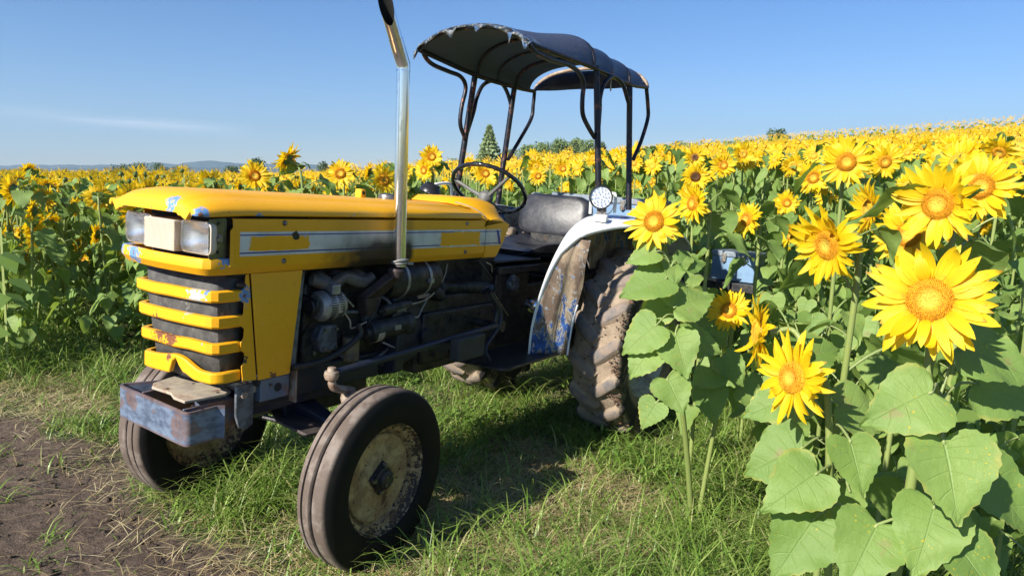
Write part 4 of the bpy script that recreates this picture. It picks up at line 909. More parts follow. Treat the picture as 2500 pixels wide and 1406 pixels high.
for u in U:
    row = bow(u, dz=.015); row = [p + np.array([0, canopy_z(u) * .6 * (1 if i < 12 else -1) * (-1) * -1 * (abs(math.cos(math.pi * i / 24)) ** 3), canopy_z(u) * (1 - abs(math.cos(math.pi * i / 24)) ** 4)]) for i, p in enumerate(row)]
    n0 = row[0] + np.array([0, .018, -.012]); n1 = row[-1] + np.array([0, -.018, -.012])
    secs.append([n0] + row + [n1])
mb = MB(); mb.loft(secs); mb.build('canopy_cover', m_canvas, TR, smooth=60, recalc=False)
secs2 = [[p - np.array([0, 0, .006]) for p in s_] for s_ in secs]
mb = MB(); mb.loft(secs2); mb.build('canopy_lining', m_lining, TR, smooth=60, recalc=False)
# torn front edge
row = secs[0]; N = 130; rnd = random.Random(8); P = smoothpath(row, 5); L_ = len(P); top = []; bot = []
teeth = [(.02, .11), (.055, .02), (.10, .035), (.19, .028), (.27, .060), (.33, .018), (.42, .022), (.475, .075), (.50, .050), (.56, .018), (.66, .030), (.72, .040), (.79, .020), (.85, .030), (.93, .045), (.965, .095), (1.0, .05)]
tx = [0] + [a for a, b in teeth]; ty = [.05] + [b for a, b in teeth]
# photo: the far corner hangs low, four pointed tatters, the near corner rounded
tat = [(0.0, .030), (.03, .055), (.07, .050), (.105, .062), (.13, .028), (.20, .022), (.235, .020), (.262, .085), (.285, .032), (.36, .022), (.42, .020), (.452, .056), (.47, .020), (.52, .018), (.565, .024), (.600, .068), (.635, .026), (.70, .022), (.77, .050), (.80, .020), (.88, .030), (.93, .050), (.965, .085), (.985, .055), (1.0, .07)]
for i in range(L_):
    f = i / (L_ - 1); dpt = np.interp(f, [a for a, b in tat], [b for a, b in tat]) * .9
    top.append(P[i] + np.array([.000, 0, .002])); bot.append(P[i] + np.array([.022 + .01 * math.sin(f * 60), 0, -dpt]))
mid = [(a_ + b_) / 2 + np.array([.012, 0, .0]) for a_, b_ in zip(top, bot)]
bk = [p + np.array([-.03, 0, .0035]) for p in top]
mb = MB(); mb.loft([bk, top, mid, bot]); mb.build('torn_edge', m_torn, TR, smooth=40, solid=.002, recalc=False)
# hanging rear panel
b1 = bow(.985, dz=0, n=21); a_, b_ = at_u(.985); secs = []
for f in (0, .35, .7, 1.0):
    secs.append([b1[i] * (1 - f) + (np.array([*(a_ * (1 - t) + b_ * (1 + t)) / 2]) + np.array([-.012 * math.sin(i), 0, .0])) * f for i, t in enumerate(-np.cos(np.pi * np.arange(21) / 20))])
secs = [[p - np.array([0, 0, .022]) if k == 0 else p for p in s_] for k, s_ in enumerate(secs)]
mb = MB(); mb.loft(secs); mb.build('rear_curtain', m_canvas, TR, smooth=60, solid=.002)
mb = MB(); q = tp(1492, 190, 'y', .43); mb.tube([q, q + np.array([0, .004, -.03])], .0025, 6); mb.hexa([q + np.array(k) for k in ((-.004, 0, -.03), (.004, 0, -.03), (.004, .002, -.03), (-.004, .002, -.03), (-.010, .004, -.075), (.008, .004, -.085), (.008, .006, -.085), (-.010, .006, -.075))]); mb.build('torn_strap', m_beige, TR)

# --- work lamps on the fenders, hoops -------------------------------
def work_lamp(c, ax, name='work_lamp'):
    ax = nrm(ax); g2 = bpy.data.materials.get('lamp_black')
    if not g2: gg = G('lamp_black'); gg.pr((.03, .032, .036), .35, .4); g2 = gg.m
    mb = MB(); mb.lathe([(0, -.045), (.046, -.045), (.054, -.040), (.067, -.012), (.070, -.006), (.070, .012), (.063, .012), (.062, .004)], c, ax, 40)
    for k in range(9):
        pass
    lm = mb.build(name, g2, TR, smooth=40)
    u_ = nrm(np.cross(ax, (0, 0, 1))); w2 = np.cross(ax, u_)
    mb = MB()
    for k in range(-4, 5):
        h = math.sqrt(max(0, .044 ** 2 - (k * .0095) ** 2)); p0 = np.array(c) - ax * .047 + u_ * k * .0095
        mb.hexa([p0 + u_ * a * .0015 + w2 * b * h + ax * cc * .010 for (a, b, cc) in ((-1, -1, -1), (1, -1, -1), (1, 1, -1), (-1, 1, -1), (-1, -1, 1), (1, -1, 1), (1, 1, 1), (-1, 1, 1))])
    mb.build('cooling_fins', g2, lm)
    mb = MB(); mb.lathe([(.0625, .003), (0, .003)], c, ax, 32); mb.build('reflector', m_ledb, lm, recalc=False)
    mb = MB()
    for (rr_, nn_) in ((.015, 4), (.032, 9), (.050, 13)):
        for k in range(nn_):
            a = 2 * math.pi * k / nn_ + .3; p0 = np.array(c) + ax * .0035 + (u_ * math.cos(a) + w2 * math.sin(a)) * rr_
            mb.lathe([(.0085, 0), (.0075, .003), (.0065, .001), (0, .0005)], p0, ax, 12)
    mb.build('led', m_refl, lm)
    return lm
lc = np.array(tp(1467, 482, 'y', .54)); lr = work_lamp(lc, (.80, .58, .10))
XL = lc[0] - .075; mb = MB(); q1 = tp(1441, 522, 'x', XL); q2 = tp(1500, 520, 'x', XL - .05); h1 = tp(1444, 484, 'x', XL); h2 = tp(1503, 482, 'x', XL - .05)
mb.tube(smoothpath([q1, h1, h1 + (h2 - h1) * .14 + np.array([0, 0, .028]), h1 + (h2 - h1) * .86 + np.array([0, 0, .024]), h2, q2], 6), .0095, 10); mb.build('lamp_hoop', m_white, TR, smooth=60)
mb = MB(); cpl = tp(1466, 533, 'y', .56); mb.bx(cpl + np.array([.0, 0, .0]), (.055, .085, .035), (0, .25, .2)); mb.build('junction_box', m_white, TR, bevel=.010, seg=3)
mb = MB(); mb.box((lc[0] - .03, lc[1] - .03, lc[2] - .10), (lc[0] - .022, lc[1] + .03, lc[2] - .055)); mb.tube(smoothpath([lc + np.array([-.03, .02, -.03]), lc + np.array([-.04, .07, -.04]), lc + np.array([-.03, .05, -.09]), lc + np.array([-.03, 0, -.1])], 5), .003, 6); mb.build('lamp_foot', m_bolt, TR)
rc = np.array(tp(1050, 470, 'y', -.50)); work_lamp(rc, (.30, -.20, -.94))
mb = MB(); a1 = tp(1060, 480, 'y', -.52); a2 = tp(1062, 450, 'y', -.52); a3 = tp(1100, 447, 'y', -.50); a4 = tp(1105, 480, 'y', -.50)
mb.tube(smoothpath([a1, a2 * .85 + a1 * .15, a2 + (a3 - a2) * .18, a3 - (a3 - a2) * .15, a3 * .75 + a4 * .25, a4], 6), .0105, 10); mb.build('lamp_hoop', m_white, TR, smooth=60)
mb = MB(); q = tp(1110, 400, 'y', -.4)
# far side handrail stub and hydraulic lever tips behind the seat
mb.tube(smoothpath([tp(1297, 488, 'y', -.38), tp(1299, 475, 'y', -.38), tp(1312, 473, 'y', -.38), tp(1322, 477, 'y', -.38), tp(1322, 490, 'y', -.38)], 5), .009, 8); mb.build('grab_handle', m_white, TR)
mb = MB(); mb.cyl(tp(1332, 492, 'y', -.30), tp(1332, 474, 'y', -.30), .022, 12); mb.build('wooden_knob', metal_dirty('old_wood', (.42, .30, .16), (.3, .2, .1), .7), TR)

# box behind the seat (rests on the tractor)
m_bx = metal_dirty('pale_blue_metal', (.16, .27, .42), (.10, .17, .26), .5, .1, 9, .5, .62, rustc=(.12, .09, .07)); m_bx2 = metal_dirty('grey_blue_lid', (.20, .24, .28), (.12, .15, .18), .5, .1, 7, .4, .6)
def trunk(lo, hi, label, name):
    t = bpy.data.objects.new(name, None); COL.objects.link(t); tag(t, label, 'toolbox')
    M_ = Matrix([[*RW[0], 0], [*RW[1], 0], [*RW[2], 0], [0, 0, 0, 1]]); c = t2w(((lo[0] + hi[0]) / 2, (lo[1] + hi[1]) / 2, lo[2])); M_.translation = Vector(c); t.matrix_world = M_
    hx, hy, hz = (hi[0] - lo[0]) / 2, (hi[1] - lo[1]) / 2, hi[2] - lo[2]
    mb = MB(); mb.box((-hx, -hy, 0), (hx, hy, hz * .82)); mb.build('body', m_bx, t, bevel=.006)
    mb = MB(); mb.box((-hx - .010, -hy - .010, hz * .80), (hx + .010, hy + .010, hz)); mb.build('lid', m_bx2, t, bevel=.008)
    for yy in (-hy * .45, hy * .45):
        mb = MB(); mb.box((hx + .004, yy - .018, hz * .62), (hx + .016, yy + .018, hz * .90)); mb.box((hx + .014, yy - .008, hz * .60), (hx + .022, yy + .008, hz * .72)); mb.build('latch', m_bolt, t, bevel=.002)
    mb = MB(); mb.tube(smoothpath([(-.06, hy + .004, hz * .55), (-.06, hy + .03, hz * .50), (.06, hy + .03, hz * .50), (.06, hy + .004, hz * .55)], 4), .006, 6); mb.build('handle', m_bolt, t)
    return t
trunk((-.62, -.22, 1.27), (-.28, .56, 1.50), 'flat blue metal box with grey lid carried behind the black seat', 'metal_box')
trunk((-1.45, .76, .93), (-1.14, 1.09, 1.155), 'small light blue box with a latch standing low behind the rear wheel', 'metal_box')
mb = MB(); mb.box((-.64, -.24, 1.245), (-.24, .58, 1.266)); mb.box((-.62, -.2, 1.0), (-.58, -.16, 1.25)); mb.box((-.62, .3, 1.0), (-.58, .34, 1.25)); mb.box((-.30, -.2, .93), (-.26, .34, 1.25)); mb.build('carrier', m_black, TR, bevel=.003)
mb = MB(); mb.box((-1.52, -1.1, .86), (-1.06, 1.2, .925)); mb.box((-1.40, -.05, .42), (-.45, .05, .50)); mb.box((-1.36, -.45, .50), (-1.26, .45, .86)); imp = mb.build('rear_toolbar', m_black, TR, bevel=.004)
# ============================================================ PLANT MATERIALS
def leafy(name, c1, c2, trans=.35, rough=.5, veins=False, spots=0.0):
    g = G(name); v = g.obj(); r = g.isl(); n = g.noise(v, 30, 4)
    ri = g.n('ShaderNodeObjectInfo').outputs['Random']
    c = g.mix(g.ss(g.add(g.mul(r, .6), g.mul(ri, .4)), .1, .9), c1, c2)
    c = g.mix(g.mul(g.ss(n, .45, .75), .35), c, (c1[0] * 1.5, c1[1] * 1.25, c1[2]))
    nrmv = None
    if veins:
        u, vv, _ = g.sep(g.uv())       # u along the midrib 0..1, v across -1..1 (stored 0..1)
        s_ = g.m_('ABSOLUTE', g.sub(g.mul(vv, 2.0), 1.0))
        mid = g.sub(1.0, g.ss(s_, .0, .045))
        lat = g.m_('PINGPONG', g.sub(g.mul(u, 8.0), g.mul(s_, .6)), .5)
        latm = g.mul(g.sub(1.0, g.ss(lat, .0, .07)), g.sub(1.0, g.ss(s_, .5, .95)))
        vm = g.m_('MAXIMUM', mid, g.mul(latm, .55))
        c = g.mix(g.mul(vm, .42), c, (.26, .36, .12))
        c = g.mix(g.mul(g.ss(g.noise(v, 5, 5, .6), .45, .75), .4), c, (c1[0] * .6, c1[1] * .75, c1[2] * .6))
        if spots:
            c = g.mix(g.mul(g.ss(g.noise(v, 150, 2), .66, .69), g.ss(g.noise(v, 9, 3), .50, .62)), c, (.55, .42, .02))
            c = g.mix(g.mul(g.ss(g.noise(v, 8, 5, .7), .60, .72), .65), c, (.26, .20, .09))
            c = g.mix(g.mul(g.ss(g.add(s_, g.mul(g.sub(g.noise(v, 14, 4), .5), .9)), .93, 1.12), .6), c, (.38, .36, .08))
        nrmv = g.bump(g.add(g.mul(vm, -.8), g.add(g.mul(g.noise(v, 55, 4, .6), 1.2), g.mul(g.noise(v, 400, 2), .35))), .55, .004)
    b = g.pr(c, rough, normal=nrmv)
    t = g.n('ShaderNodeBsdfTranslucent', None, Color=g.mix(.5, c, (c2[0] * 1.9, c2[1] * 1.7, c2[2] * .5)))
    mxs = g.n('ShaderNodeMixShader', None, Fac=trans); g.t.links.new(b.outputs[0], mxs.inputs[1]); g.t.links.new(t.outputs[0], mxs.inputs[2])
    g.t.links.new(mxs.outputs[0], g.o.inputs['Surface']); return g.m
m_leaf = leafy('sunflower_leaf', (.125, .225, .045), (.235, .345, .085), .32, .58, True, 1.0)
m_leaf2 = leafy('field_leaf', (.11, .20, .045), (.20, .31, .075), .28, .45)
m_stem = leafy('sunflower_stem', (.19, .25, .07), (.27, .33, .10), .12, .5)
m_petiole = leafy('petiole', (.22, .29, .10), (.30, .36, .14), .15, .5)
def petal_mat(name, c1, c2):
    g = G(name); r = g.isl(); u, vv, _ = g.sep(g.uv())
    c = g.mix(r, c1, c2); c = g.mix(g.mul(g.ss(u, .30, .0), .5), c, (.82, .38, .004))
    st = g.m_('SINE', g.mul(vv, 34.0)); c = g.mix(g.mul(g.ss(u, .80, 1.0), g.ss(r, .70, .9)), c, (.42, .20, .02)); c = g.mix(g.mul(g.ss(g.noise(g.obj(), 60, 3), .62, .72), .5), c, (.62, .34, .02))
    b = g.pr(c, .5, normal=g.bump(st, .25, .001))
    t = g.n('ShaderNodeBsdfTranslucent', None, Color=g.mix(.5, c, (.92, .64, .010)))
    mxs = g.n('ShaderNodeMixShader', None, Fac=.46); g.t.links.new(b.outputs[0], mxs.inputs[1]); g.t.links.new(t.outputs[0], mxs.inputs[2])
    g.t.links.new(mxs.outputs[0], g.o.inputs['Surface']); return g.m
m_petal = petal_mat('ray_petals', (.86, .585, .008), (.90, .665, .014))
def disc_mat(name, cen, mid, rim_):
    g = G(name); v = g.obj(); x, y, z = g.sep(v); rr = g.m_('SQRT', g.add(g.mul(x, x), g.mul(y, y)))
    rr = g.m_('DIVIDE', rr, .05); c = g.ramp(g.add(rr, g.mul(g.sub(g.noise(v, 60, 3), .5), .15)), [(0.0, cen), (.26, cen), (.40, mid), (.75, rim_), (1.0, rim_)])
    c = g.mix(g.mul(g.isl(), .25), c, (mid[0] * .6, mid[1] * .45, mid[2] * .3))
    vz = g.vor(v, 260)
    c = g.mix(g.mul(g.ss(vz, .45, .75), .5), c, (mid[0] * .6, mid[1] * .45, .003))
    g.pr(c, .8, normal=g.bump(vz, .8, .003)); return g.m
m_disc = disc_mat('flower_disc', (.62, .50, .05), (.70, .33, .010), (.80, .46, .014))
m_disc2 = disc_mat('dark_disc', (.05, .025, .01), (.10, .045, .012), (.30, .13, .01))
m_sepal = leafy('green_calyx', (.085, .15, .04), (.13, .21, .06), .2, .55)

# ------------------------------------------------------------ flower heads (axis +Z, unit = metres)
def petal_ring(rg, n, r0, L, W, tilt, nl=5, spread=.25, curl=.5, z0=0.0):
    V = []; Fq = []; UV = []; a0 = rg.uniform(0, 6.28)
    for k in range(n):
        a = a0 + 2 * math.pi * (k + rg.uniform(-spread, spread)) / n
        l = L * rg.uniform(.72, 1.18); w_ = W * rg.uniform(.75, 1.25); t0 = tilt + rg.normal() * .20; cu = curl * rg.normal(); side = rg.normal() * .22; tw = rg.normal() * .35
        o = len(V); ca, sa = math.cos(a), math.sin(a)
        px_, pz = r0, z0; ang = t0; sy = 0.0
        for i in range(nl + 1):
            t = i / nl
            wd = w_ * (math.sin(math.pi * min(.06 + .90 * t ** .85, 1.0)) ** .75) * (1 - .15 * t)
            if i == nl: wd = w_ * .05
            for j in (-1, 0, 1):
                yy = j * wd * .5 + sy; zz = pz + (abs(j) * wd * .16) + j * wd * .3 * tw * t
                V.append((ca * px_ - sa * yy, sa * px_ + ca * yy, zz)); UV.append((t, j * .5 + .5))
            if i < nl:
                ang = t0 + cu * (t + .5 / nl) ** 1.6; px_ += l / nl * math.cos(ang); pz += l / nl * math.sin(ang); sy += side * l / nl * t
        for i in range(nl):
            for j in range(2):
                b = o + i * 3 + j; Fq.append((b, b + 1, b + 4, b + 3))
    return V, Fq, UV
def make_head(seed, lod):
    rg = np.random.default_rng(seed); rd = .047
    nl = 7 if lod == 0 else (4 if lod == 1 else 2)
    n1 = 26 if lod < 2 else 15; V, Fq, UV = petal_ring(rg, n1, rd * .86, .090, .026, .12, nl, .32, .60)
    V2, F2, U2 = petal_ring(rg, n1 - 3, rd * .84, .080, .025, .36, nl, .34, .60, .004)
    if seed % 4 == 1: V2, F2, U2 = petal_ring(rg, n1 - 3, rd * .84, .078, .028, -.12, nl, .3, .6, -.004)
    o = len(V); V += V2; UV += U2; Fq += [tuple(i + o for i in f) for f in F2]
    pet = np_mesh('petals', np.array(V), [np.array(Fq)], [m_petal], uv=np.array(UV), link=False)
    # disc
    dm = m_disc2 if seed % 100 == 3 else m_disc
    pr = [(0, .006), (.25, .009), (.45, .0135), (.7, .0135), (.9, .007), (1.0, -.002)]
    mb = MB(); mb.lathe([(r_ * rd, h) for r_, h in pr], (0, 0, 0), (0, 0, 1), 24 if lod == 0 else 12)
    if lod == 0:
        for k in range(620):
            r_ = math.sqrt((k + .5) / 620); a = k * 2.399963; h = np.interp(r_, [p[0] for p in pr], [p[1] for p in pr])
            s_ = .0011 + .0009 * (r_ > .45); hh = .0012 + .004 * (r_ > .5) * rg.uniform(.6, 1.3)
            x, y = r_ * rd * math.cos(a), r_ * rd * math.sin(a); ox, oy = math.cos(a) * .001, math.sin(a) * .001
            mb.add([(x - s_, y - s_, h - .001), (x + s_, y - s_, h - .001), (x, y + s_ * 1.2, h - .001), (x + ox, y + oy, h + hh)], [(0, 1, 3), (1, 2, 3), (2, 0, 3)])
    o = mb.build('disc', dm, smooth=40 if lod else 30, recalc=False); dme = o.data; bpy.data.objects.remove(o)
    # calyx behind
    mb = MB(); mb.lathe([(.010, -.032), (.022, -.026), (.040, -.014), (.049, -.004), (.047, .002)], (0, 0, 0), (0, 0, 1), 14)
    ns = 16 if lod < 2 else 8
    for k in range(ns):
        a = 2 * math.pi * k / ns + rg.uniform(-.1, .1); l = rg.uniform(.016, .034); ca, sa = math.cos(a), math.sin(a)
        rr_ = [.034, .034 + l * .5, .034 + l]; zz = [-.016, -.010 + rg.uniform(-.004, .004), -.012 + rg.uniform(-.016, .012)]; ww_ = [.010, .010, .001]
        vs = []
        for q in range(3):
            for j in (-1, 1): vs.append((ca * rr_[q] - sa * j * ww_[q], sa * rr_[q] + ca * j * ww_[q], zz[q]))
        mb.add(vs, [(0, 1, 3, 2), (2, 3, 5, 4)])
    o = mb.build('calyx', m_sepal, smooth=60, recalc=False); cme = o.data; bpy.data.objects.remove(o)
    return pet, dme, cme
HEADS0 = [make_head(100 + i, 0) for i in range(8)]
HEADS1 = [make_head(200 + i, 1) for i in range(10)]

# ------------------------------------------------------------ leaves (base at origin, along +X, normal +Z, length 1)
MG = np.array([(.0, .015), (-.075, .10), (-.115, .215), (-.095, .335), (-.01, .445), (.115, .50), (.26, .495), (.42, .425), (.58, .325), (.74, .205), (.88, .085), (1.0, .0)])
SPI = np.array([0, .012, .03, .055, .095, .16, .26, .385, .53, .69, .85, 1.0])
def leaf_arrays(rg, nt_=9, ns_=6, serr=.02, droop=.5, fold=.18, wav=.05, asp=.86):
    V = []; UV = []; Fq = []; u0 = np.arange(12) / 11.0; ph = rg.uniform(0, 6); sk = rg.normal() * .05
    for i in range(nt_ + 1):
        t = i / nt_; mx_, my_ = np.interp(t, u0, MG[:, 0]), np.interp(t, u0, MG[:, 1]); sx_ = np.interp(t, u0, SPI)
        for j in range(-ns_ // 2, ns_ // 2 + 1):
            s_ = j / (ns_ / 2); a = abs(s_); mg = 1 + serr * (i % 2) * (a > .9)
            x = sx_ + (mx_ * mg - sx_) * a; y = np.sign(s_) * my_ * mg * asp * a * (1 + sk * np.sign(s_))
            z = fold * abs(y) - droop * max(x, 0) ** 2 * .5 + wav * (math.sin(x * 8 + s_ * 2.5 + ph) * a ** 1.5 + .35 * math.sin(x * 21 + ph + 3 * s_) * a ** 3)
            V.append((x, y, z)); UV.append((t, s_ * .5 + .5))
    m_ = ns_ + 1
    for i in range(nt_):
        for j in range(ns_): b = i * m_ + j; Fq.append((b, b + m_, b + m_ + 1, b + 1))
    return np.array(V), np.array(Fq), np.array(UV)
def tube_arrays(P, r, n=5):
    mb = MB(); mb.tube(P, r, n, cap=False); return np.array(mb.v), np.array(mb.f)
def petioled_leaf(rg, lod, Lp, up, pitch):
    """unit-ish leaf with petiole from the stem: returns V, F, UV, mi ; blade length 1"""
    nt_, ns_ = ((22, 8), (11, 4), (4, 2))[lod]
    V, Fq, UV = leaf_arrays(rg, nt_, ns_, droop=rg.uniform(.3, .9), fold=rg.uniform(.05, .35), wav=rg.uniform(.02, .08) if lod < 2 else 0, asp=rg.uniform(.80, 1.02))
    c, s_ = math.cos(pitch), math.sin(pitch); roll = rg.normal() * .25; cr, sr = math.cos(roll), math.sin(roll)
    y = V[:, 1] * cr - V[:, 2] * sr; z = V[:, 1] * sr + V[:, 2] * cr; x = V[:, 0]
    Pe = np.array([Lp * math.cos(up), 0, Lp * math.sin(up)])
    V = np.stack([x * c + z * s_ + Pe[0], y, -x * s_ + z * c + Pe[2]], 1)
    pts = smoothpath([(0, 0, 0), (Lp * .5 * math.cos(up), 0, Lp * .62 * math.sin(up)), Pe, Pe + np.array([.08 * c, 0, -.08 * s_])], 3 if lod < 2 else 1)
    T, TF = tube_arrays(pts, .022 if lod < 2 else .025, 5 if lod < 2 else 3)
    o = len(V); UV = np.vstack([UV, np.full((len(T), 2), .5)])
    return np.vstack([V, T]), [Fq, TF + o], UV, np.concatenate([np.zeros(len(Fq), int), np.ones(len(TF), int)])
rgl = np.random.default_rng(77)
LEAF1 = []
for i in range(10):
    V, Fq, UV, mi = petioled_leaf(rgl, 0 if i < 5 else 1, rgl.uniform(.4, .75), rgl.uniform(.3, .9), rgl.uniform(.35, 1.25))
    LEAF1.append((V, Fq, UV, mi, np_mesh('leaf', V, Fq, [m_leaf, m_petiole], mi, uv=UV, link=False)))
LEAF2 = [petioled_leaf(rgl, 2, rgl.uniform(.35, .6), rgl.uniform(.3, .8), rgl.uniform(.3, 1.1)) for i in range(8)]
LEAFM = [petioled_leaf(rgl, 1, rgl.uniform(.4, .7), rgl.uniform(.3, .9), rgl.uniform(.3, 1.2)) for i in range(10)]

def face_mat(pos, d, roll=0.0, s=1.0):
    d = Vector(nrm(d)); q = d.to_track_quat('Z', 'Y'); return Matrix.Translation(Vector(pos)) @ q.to_matrix().to_4x4() @ Matrix.Rotation(roll, 4, 'Z') @ Matrix.Scale(s, 4)
def rotz(a): c, s_ = math.cos(a), math.sin(a); return np.array([[c, -s_, 0], [s_, c, 0], [0, 0, 1]])
SUNF = []
def stem_path(base, head, d, bend=.0, k=7):
    base = np.array(base, float); head = np.array(head, float); d = nrm(d)
    neck = head - d * .03; top = neck - d * .06 + np.array([0, 0, .0])
    back = top - d * .03 * 1 + np.array([0, 0, -.05]); low = base + (back - base) * np.array([.86, .86, .82]) + np.array([bend, -bend * .5, 0]) * .3
    m1 = base + (back - base) * .35 + np.array([bend, bend * .3, 0]); return smoothpath([base, m1, low, back, top + np.array([0, 0, .012]), neck], 4)
def sunflower(base, head, d, size, label, group=None, lod=1, nleaf=10, leafsize=.17, leaf_children=True, hero=None, seed=0, lean=0.0, r=.010, hang=None, lo=.12, skip=0.0, azc=None, extra=()):
    rg = np.random.default_rng(seed + 1000); root = thing('sunflower', label, 'sunflower', base, group); B = np.array(base, float)
    P = stem_path(base, head, d, lean); mb = MB(); n = len(P); rr = [r * (1.15 - .45 * i / (n - 1)) for i in range(n)]; rr[-1] = r * 1.4
    mb.tube(P - B, rr, 8 if lod == 0 else 6, cap=False); mb.build('stem', m_stem, root, smooth=80, recalc=False)
    hd = (HEADS0 if lod == 0 else HEADS1); pet, dme, cme = hd[hero if hero is not None else int(rg.integers(len(hd)))]
    M_ = face_mat(np.array(head) - B, d, rg.uniform(0, 6.28), size / .27)
    ho = bpy.data.objects.new('flower_head', cme); link(ho, root); ho.matrix_local = M_
    for nm, me in (('petals', pet), ('disc', dme)): q = bpy.data.objects.new(nm, me); link(q, ho)
    for (h2, d2_, s2, f2) in extra:
        q0 = P[int((n - 1) * f2)] - B; e2 = np.array(h2) - B; mb = MB(); mb.tube(smoothpath([q0, q0 * .4 + e2 * .6 + np.array([0, 0, -.05]), e2 - nrm(d2_) * .03], 4), r * .62, 6, cap=False); mb.build('branch', m_stem, root, smooth=80, recalc=False)
        pet2, dme2, cme2 = hd[int(rg.integers(len(hd)))]; h2o = bpy.data.objects.new('flower_head', cme2); link(h2o, root); h2o.matrix_local = face_mat(e2, d2_, rg.uniform(0, 6.28), s2 / .27)
        for nm, me in (('petals', pet2), ('disc', dme2)): q = bpy.data.objects.new(nm, me); link(q, h2o)
    az = rg.uniform(0, 6.28); Vs = []; Fs = [[], []]; UVs = []; MI = []; off = 0
    for k in range(nleaf):
        f = lo + (0.80 - lo) * (k + rg.uniform(-.3, .3)) / max(1, nleaf - 1); f = min(max(f, .04), .82); az += 2.4 + rg.normal() * .35
        aa = az if azc is None else azc[0] + (rg.uniform(-1, 1)) * azc[1]
        p = P[min(int(f * (n - 1)), n - 2)]; q = P[min(int(f * (n - 1)), n - 2) + 1]; pp = p + (q - p) * (f * (n - 1) % 1)
        sc = leafsize * rg.uniform(.75, 1.25) * (1.0 if f < .66 else .62) * (.8 if f < .2 else 1)
        if lod == 0 and f > .55 and math.sin(aa) < .1: aa = -aa
        if leaf_children:
            lf = LEAF1[int(rg.integers(5)) if lod == 0 else int(rg.integers(10))]
            o = bpy.data.objects.new('leaf', lf[4]); link(o, root); o.location = tuple(pp - B); o.scale = (sc, sc, sc); o.rotation_euler = (rg.normal() * .15, rg.normal() * .2, aa)
        else:
            lf = LEAFM[int(rg.integers(10))]; V = (lf[0] * sc) @ rotz(aa).T + (pp - B)
            Vs.append(V); Fs[0].append(lf[1][0] + off); Fs[1].append(lf[1][1] + off); UVs.append(lf[2]); off += len(V); MI.append(lf[3])
    if Vs:
        F0 = np.vstack(Fs[0]); F1 = np.vstack(Fs[1])
        np_mesh('foliage', np.vstack(Vs), [F0, F1], [m_leaf, m_petiole], np.concatenate([np.zeros(len(F0), int), np.ones(len(F1), int)]), root, np.vstack(UVs))
    SUNF.append((B, np.array(head), d)); return root
def hero_leaf(root, a, c, px, L, tipang, nrm_dir, depth, seed, pet=True):
    """extra leaf on root: blade centred on a view ray, hanging with its own normal; petiole back to stem point a"""
    rg = np.random.default_rng(seed); B = np.array(root.location)
    V, Fq, UV = leaf_arrays(rg, 26, 10, serr=.045, droop=rg.uniform(.1, .5), fold=rg.uniform(.04, .24), wav=rg.uniform(.02, .055), asp=rg.uniform(.92, 1.08))
    xd = nrm(C_R * math.cos(R_(tipang)) + C_U * math.sin(R_(tipang)) ); nd = nrm(np.array(nrm_dir, float)); xd = nrm(xd - nd * np.dot(xd, nd)); yd = np.cross(nd, xd)
    c3 = np.array(c, float); base = c3 - xd * L * .45
    W = base + (V[:, :1] * xd + V[:, 1:2] * yd + V[:, 2:3] * nd) * L
    mid = (np.array(a) + base) / 2 + np.array([0, 0, .02]); pts = smoothpath([a, mid, base, base + xd * L * .05], 4)
    T, TF = tube_arrays(pts - B, .0035, 6); o = len(W)
    V2 = np.vstack([W - B, T]); mi = np.concatenate([np.zeros(len(Fq), int), np.ones(len(TF), int)])
    return np_mesh('leaf', V2, [Fq, TF + o], [m_leaf, m_petiole], mi, root, np.vstack([UV, np.full((len(T), 2), .5)]))

# ------------------------------------------------------------ which places carry sunflowers (tractor frame regions)
def t_xy(x, y):
    q = (np.stack([x, y, np.zeros_like(x)], -1) - TO) @ RW; return q[..., 0], q[..., 1]
def field(x, y):
    tx_, ty_ = t_xy(np.asarray(x, float), np.asarray(y, float)); wv = (vnoise(x, y, 1.2, 9) - .5) * .5
    left = (ty_ < -2.75 + .0 * tx_ - .25 * np.clip(tx_, -4, 0) + wv) & (tx_ < 3.0 + (-ty_ - 3) * .35 + wv * .6)
    back = (tx_ < -1.75 + wv * .6)
    right = (ty_ > 1.50 + .3 * wv - .12 * (1.2 - tx_)) & (tx_ < 1.15 + .30 * (ty_ - 1.5))
    clear = (np.abs(ty_) < 1.25) & (tx_ < 0) & (tx_ > -1.9)
    return (left | back | right) & ~clear
# ------------------------------------------------------------ terrain
def soil_mask(x, y):   # 1 on the bare track at the lower left
    q = np.stack([np.asarray(x, float), np.asarray(y, float)], -1)
    p = w2px(np.concatenate([q, gz(q[..., 0], q[..., 1])[..., None]], -1).reshape(-1, 3)).reshape(q.shape[:-1] + (3,))
    return None
A1 = gpx(0, 1015); A2 = gpx(270, 1110); A3 = gpx(420, 1300); A4 = gpx(520, 1406)
def track(x, y):
    """signed distance-like value: >0 on the worn track (a band running past the tractor's nose)"""
    x = np.asarray(x, float); y = np.asarray(y, float)
    xs = np.array([A1[1], A2[1], A3[1], A4[1]])[::-1]; ys = np.array([A1[0], A2[0], A3[0], A4[0]])[::-1]
    edge = np.interp(y, xs, ys) + np.where(y < xs[0], (xs[0] - y) * .35, 0) - np.where(y > xs[-1], (y - xs[-1]) * 2.2, 0)
    return edge - x + (vnoise(x, y, .35, 3) - .5) * .42 + (vnoise(x, y, .12, 5) - .5) * .18
g = G('ground_soil'); v = g.pos(); n = g.noise(v, 3, 6, .6); n2 = g.noise(v, 26, 6, .7)
c = g.mix(g.ss(n2, .35, .65), (0.075, .050, .034), (0.150, .104, .072)); c = g.mix(g.ss(g.noise(v, 90, 4, .7), .58, .7), c, (.28, .22, .15))
far = g.n('ShaderNodeVectorMath', {'operation': 'LENGTH'}); g.set(far.inputs[0], v)
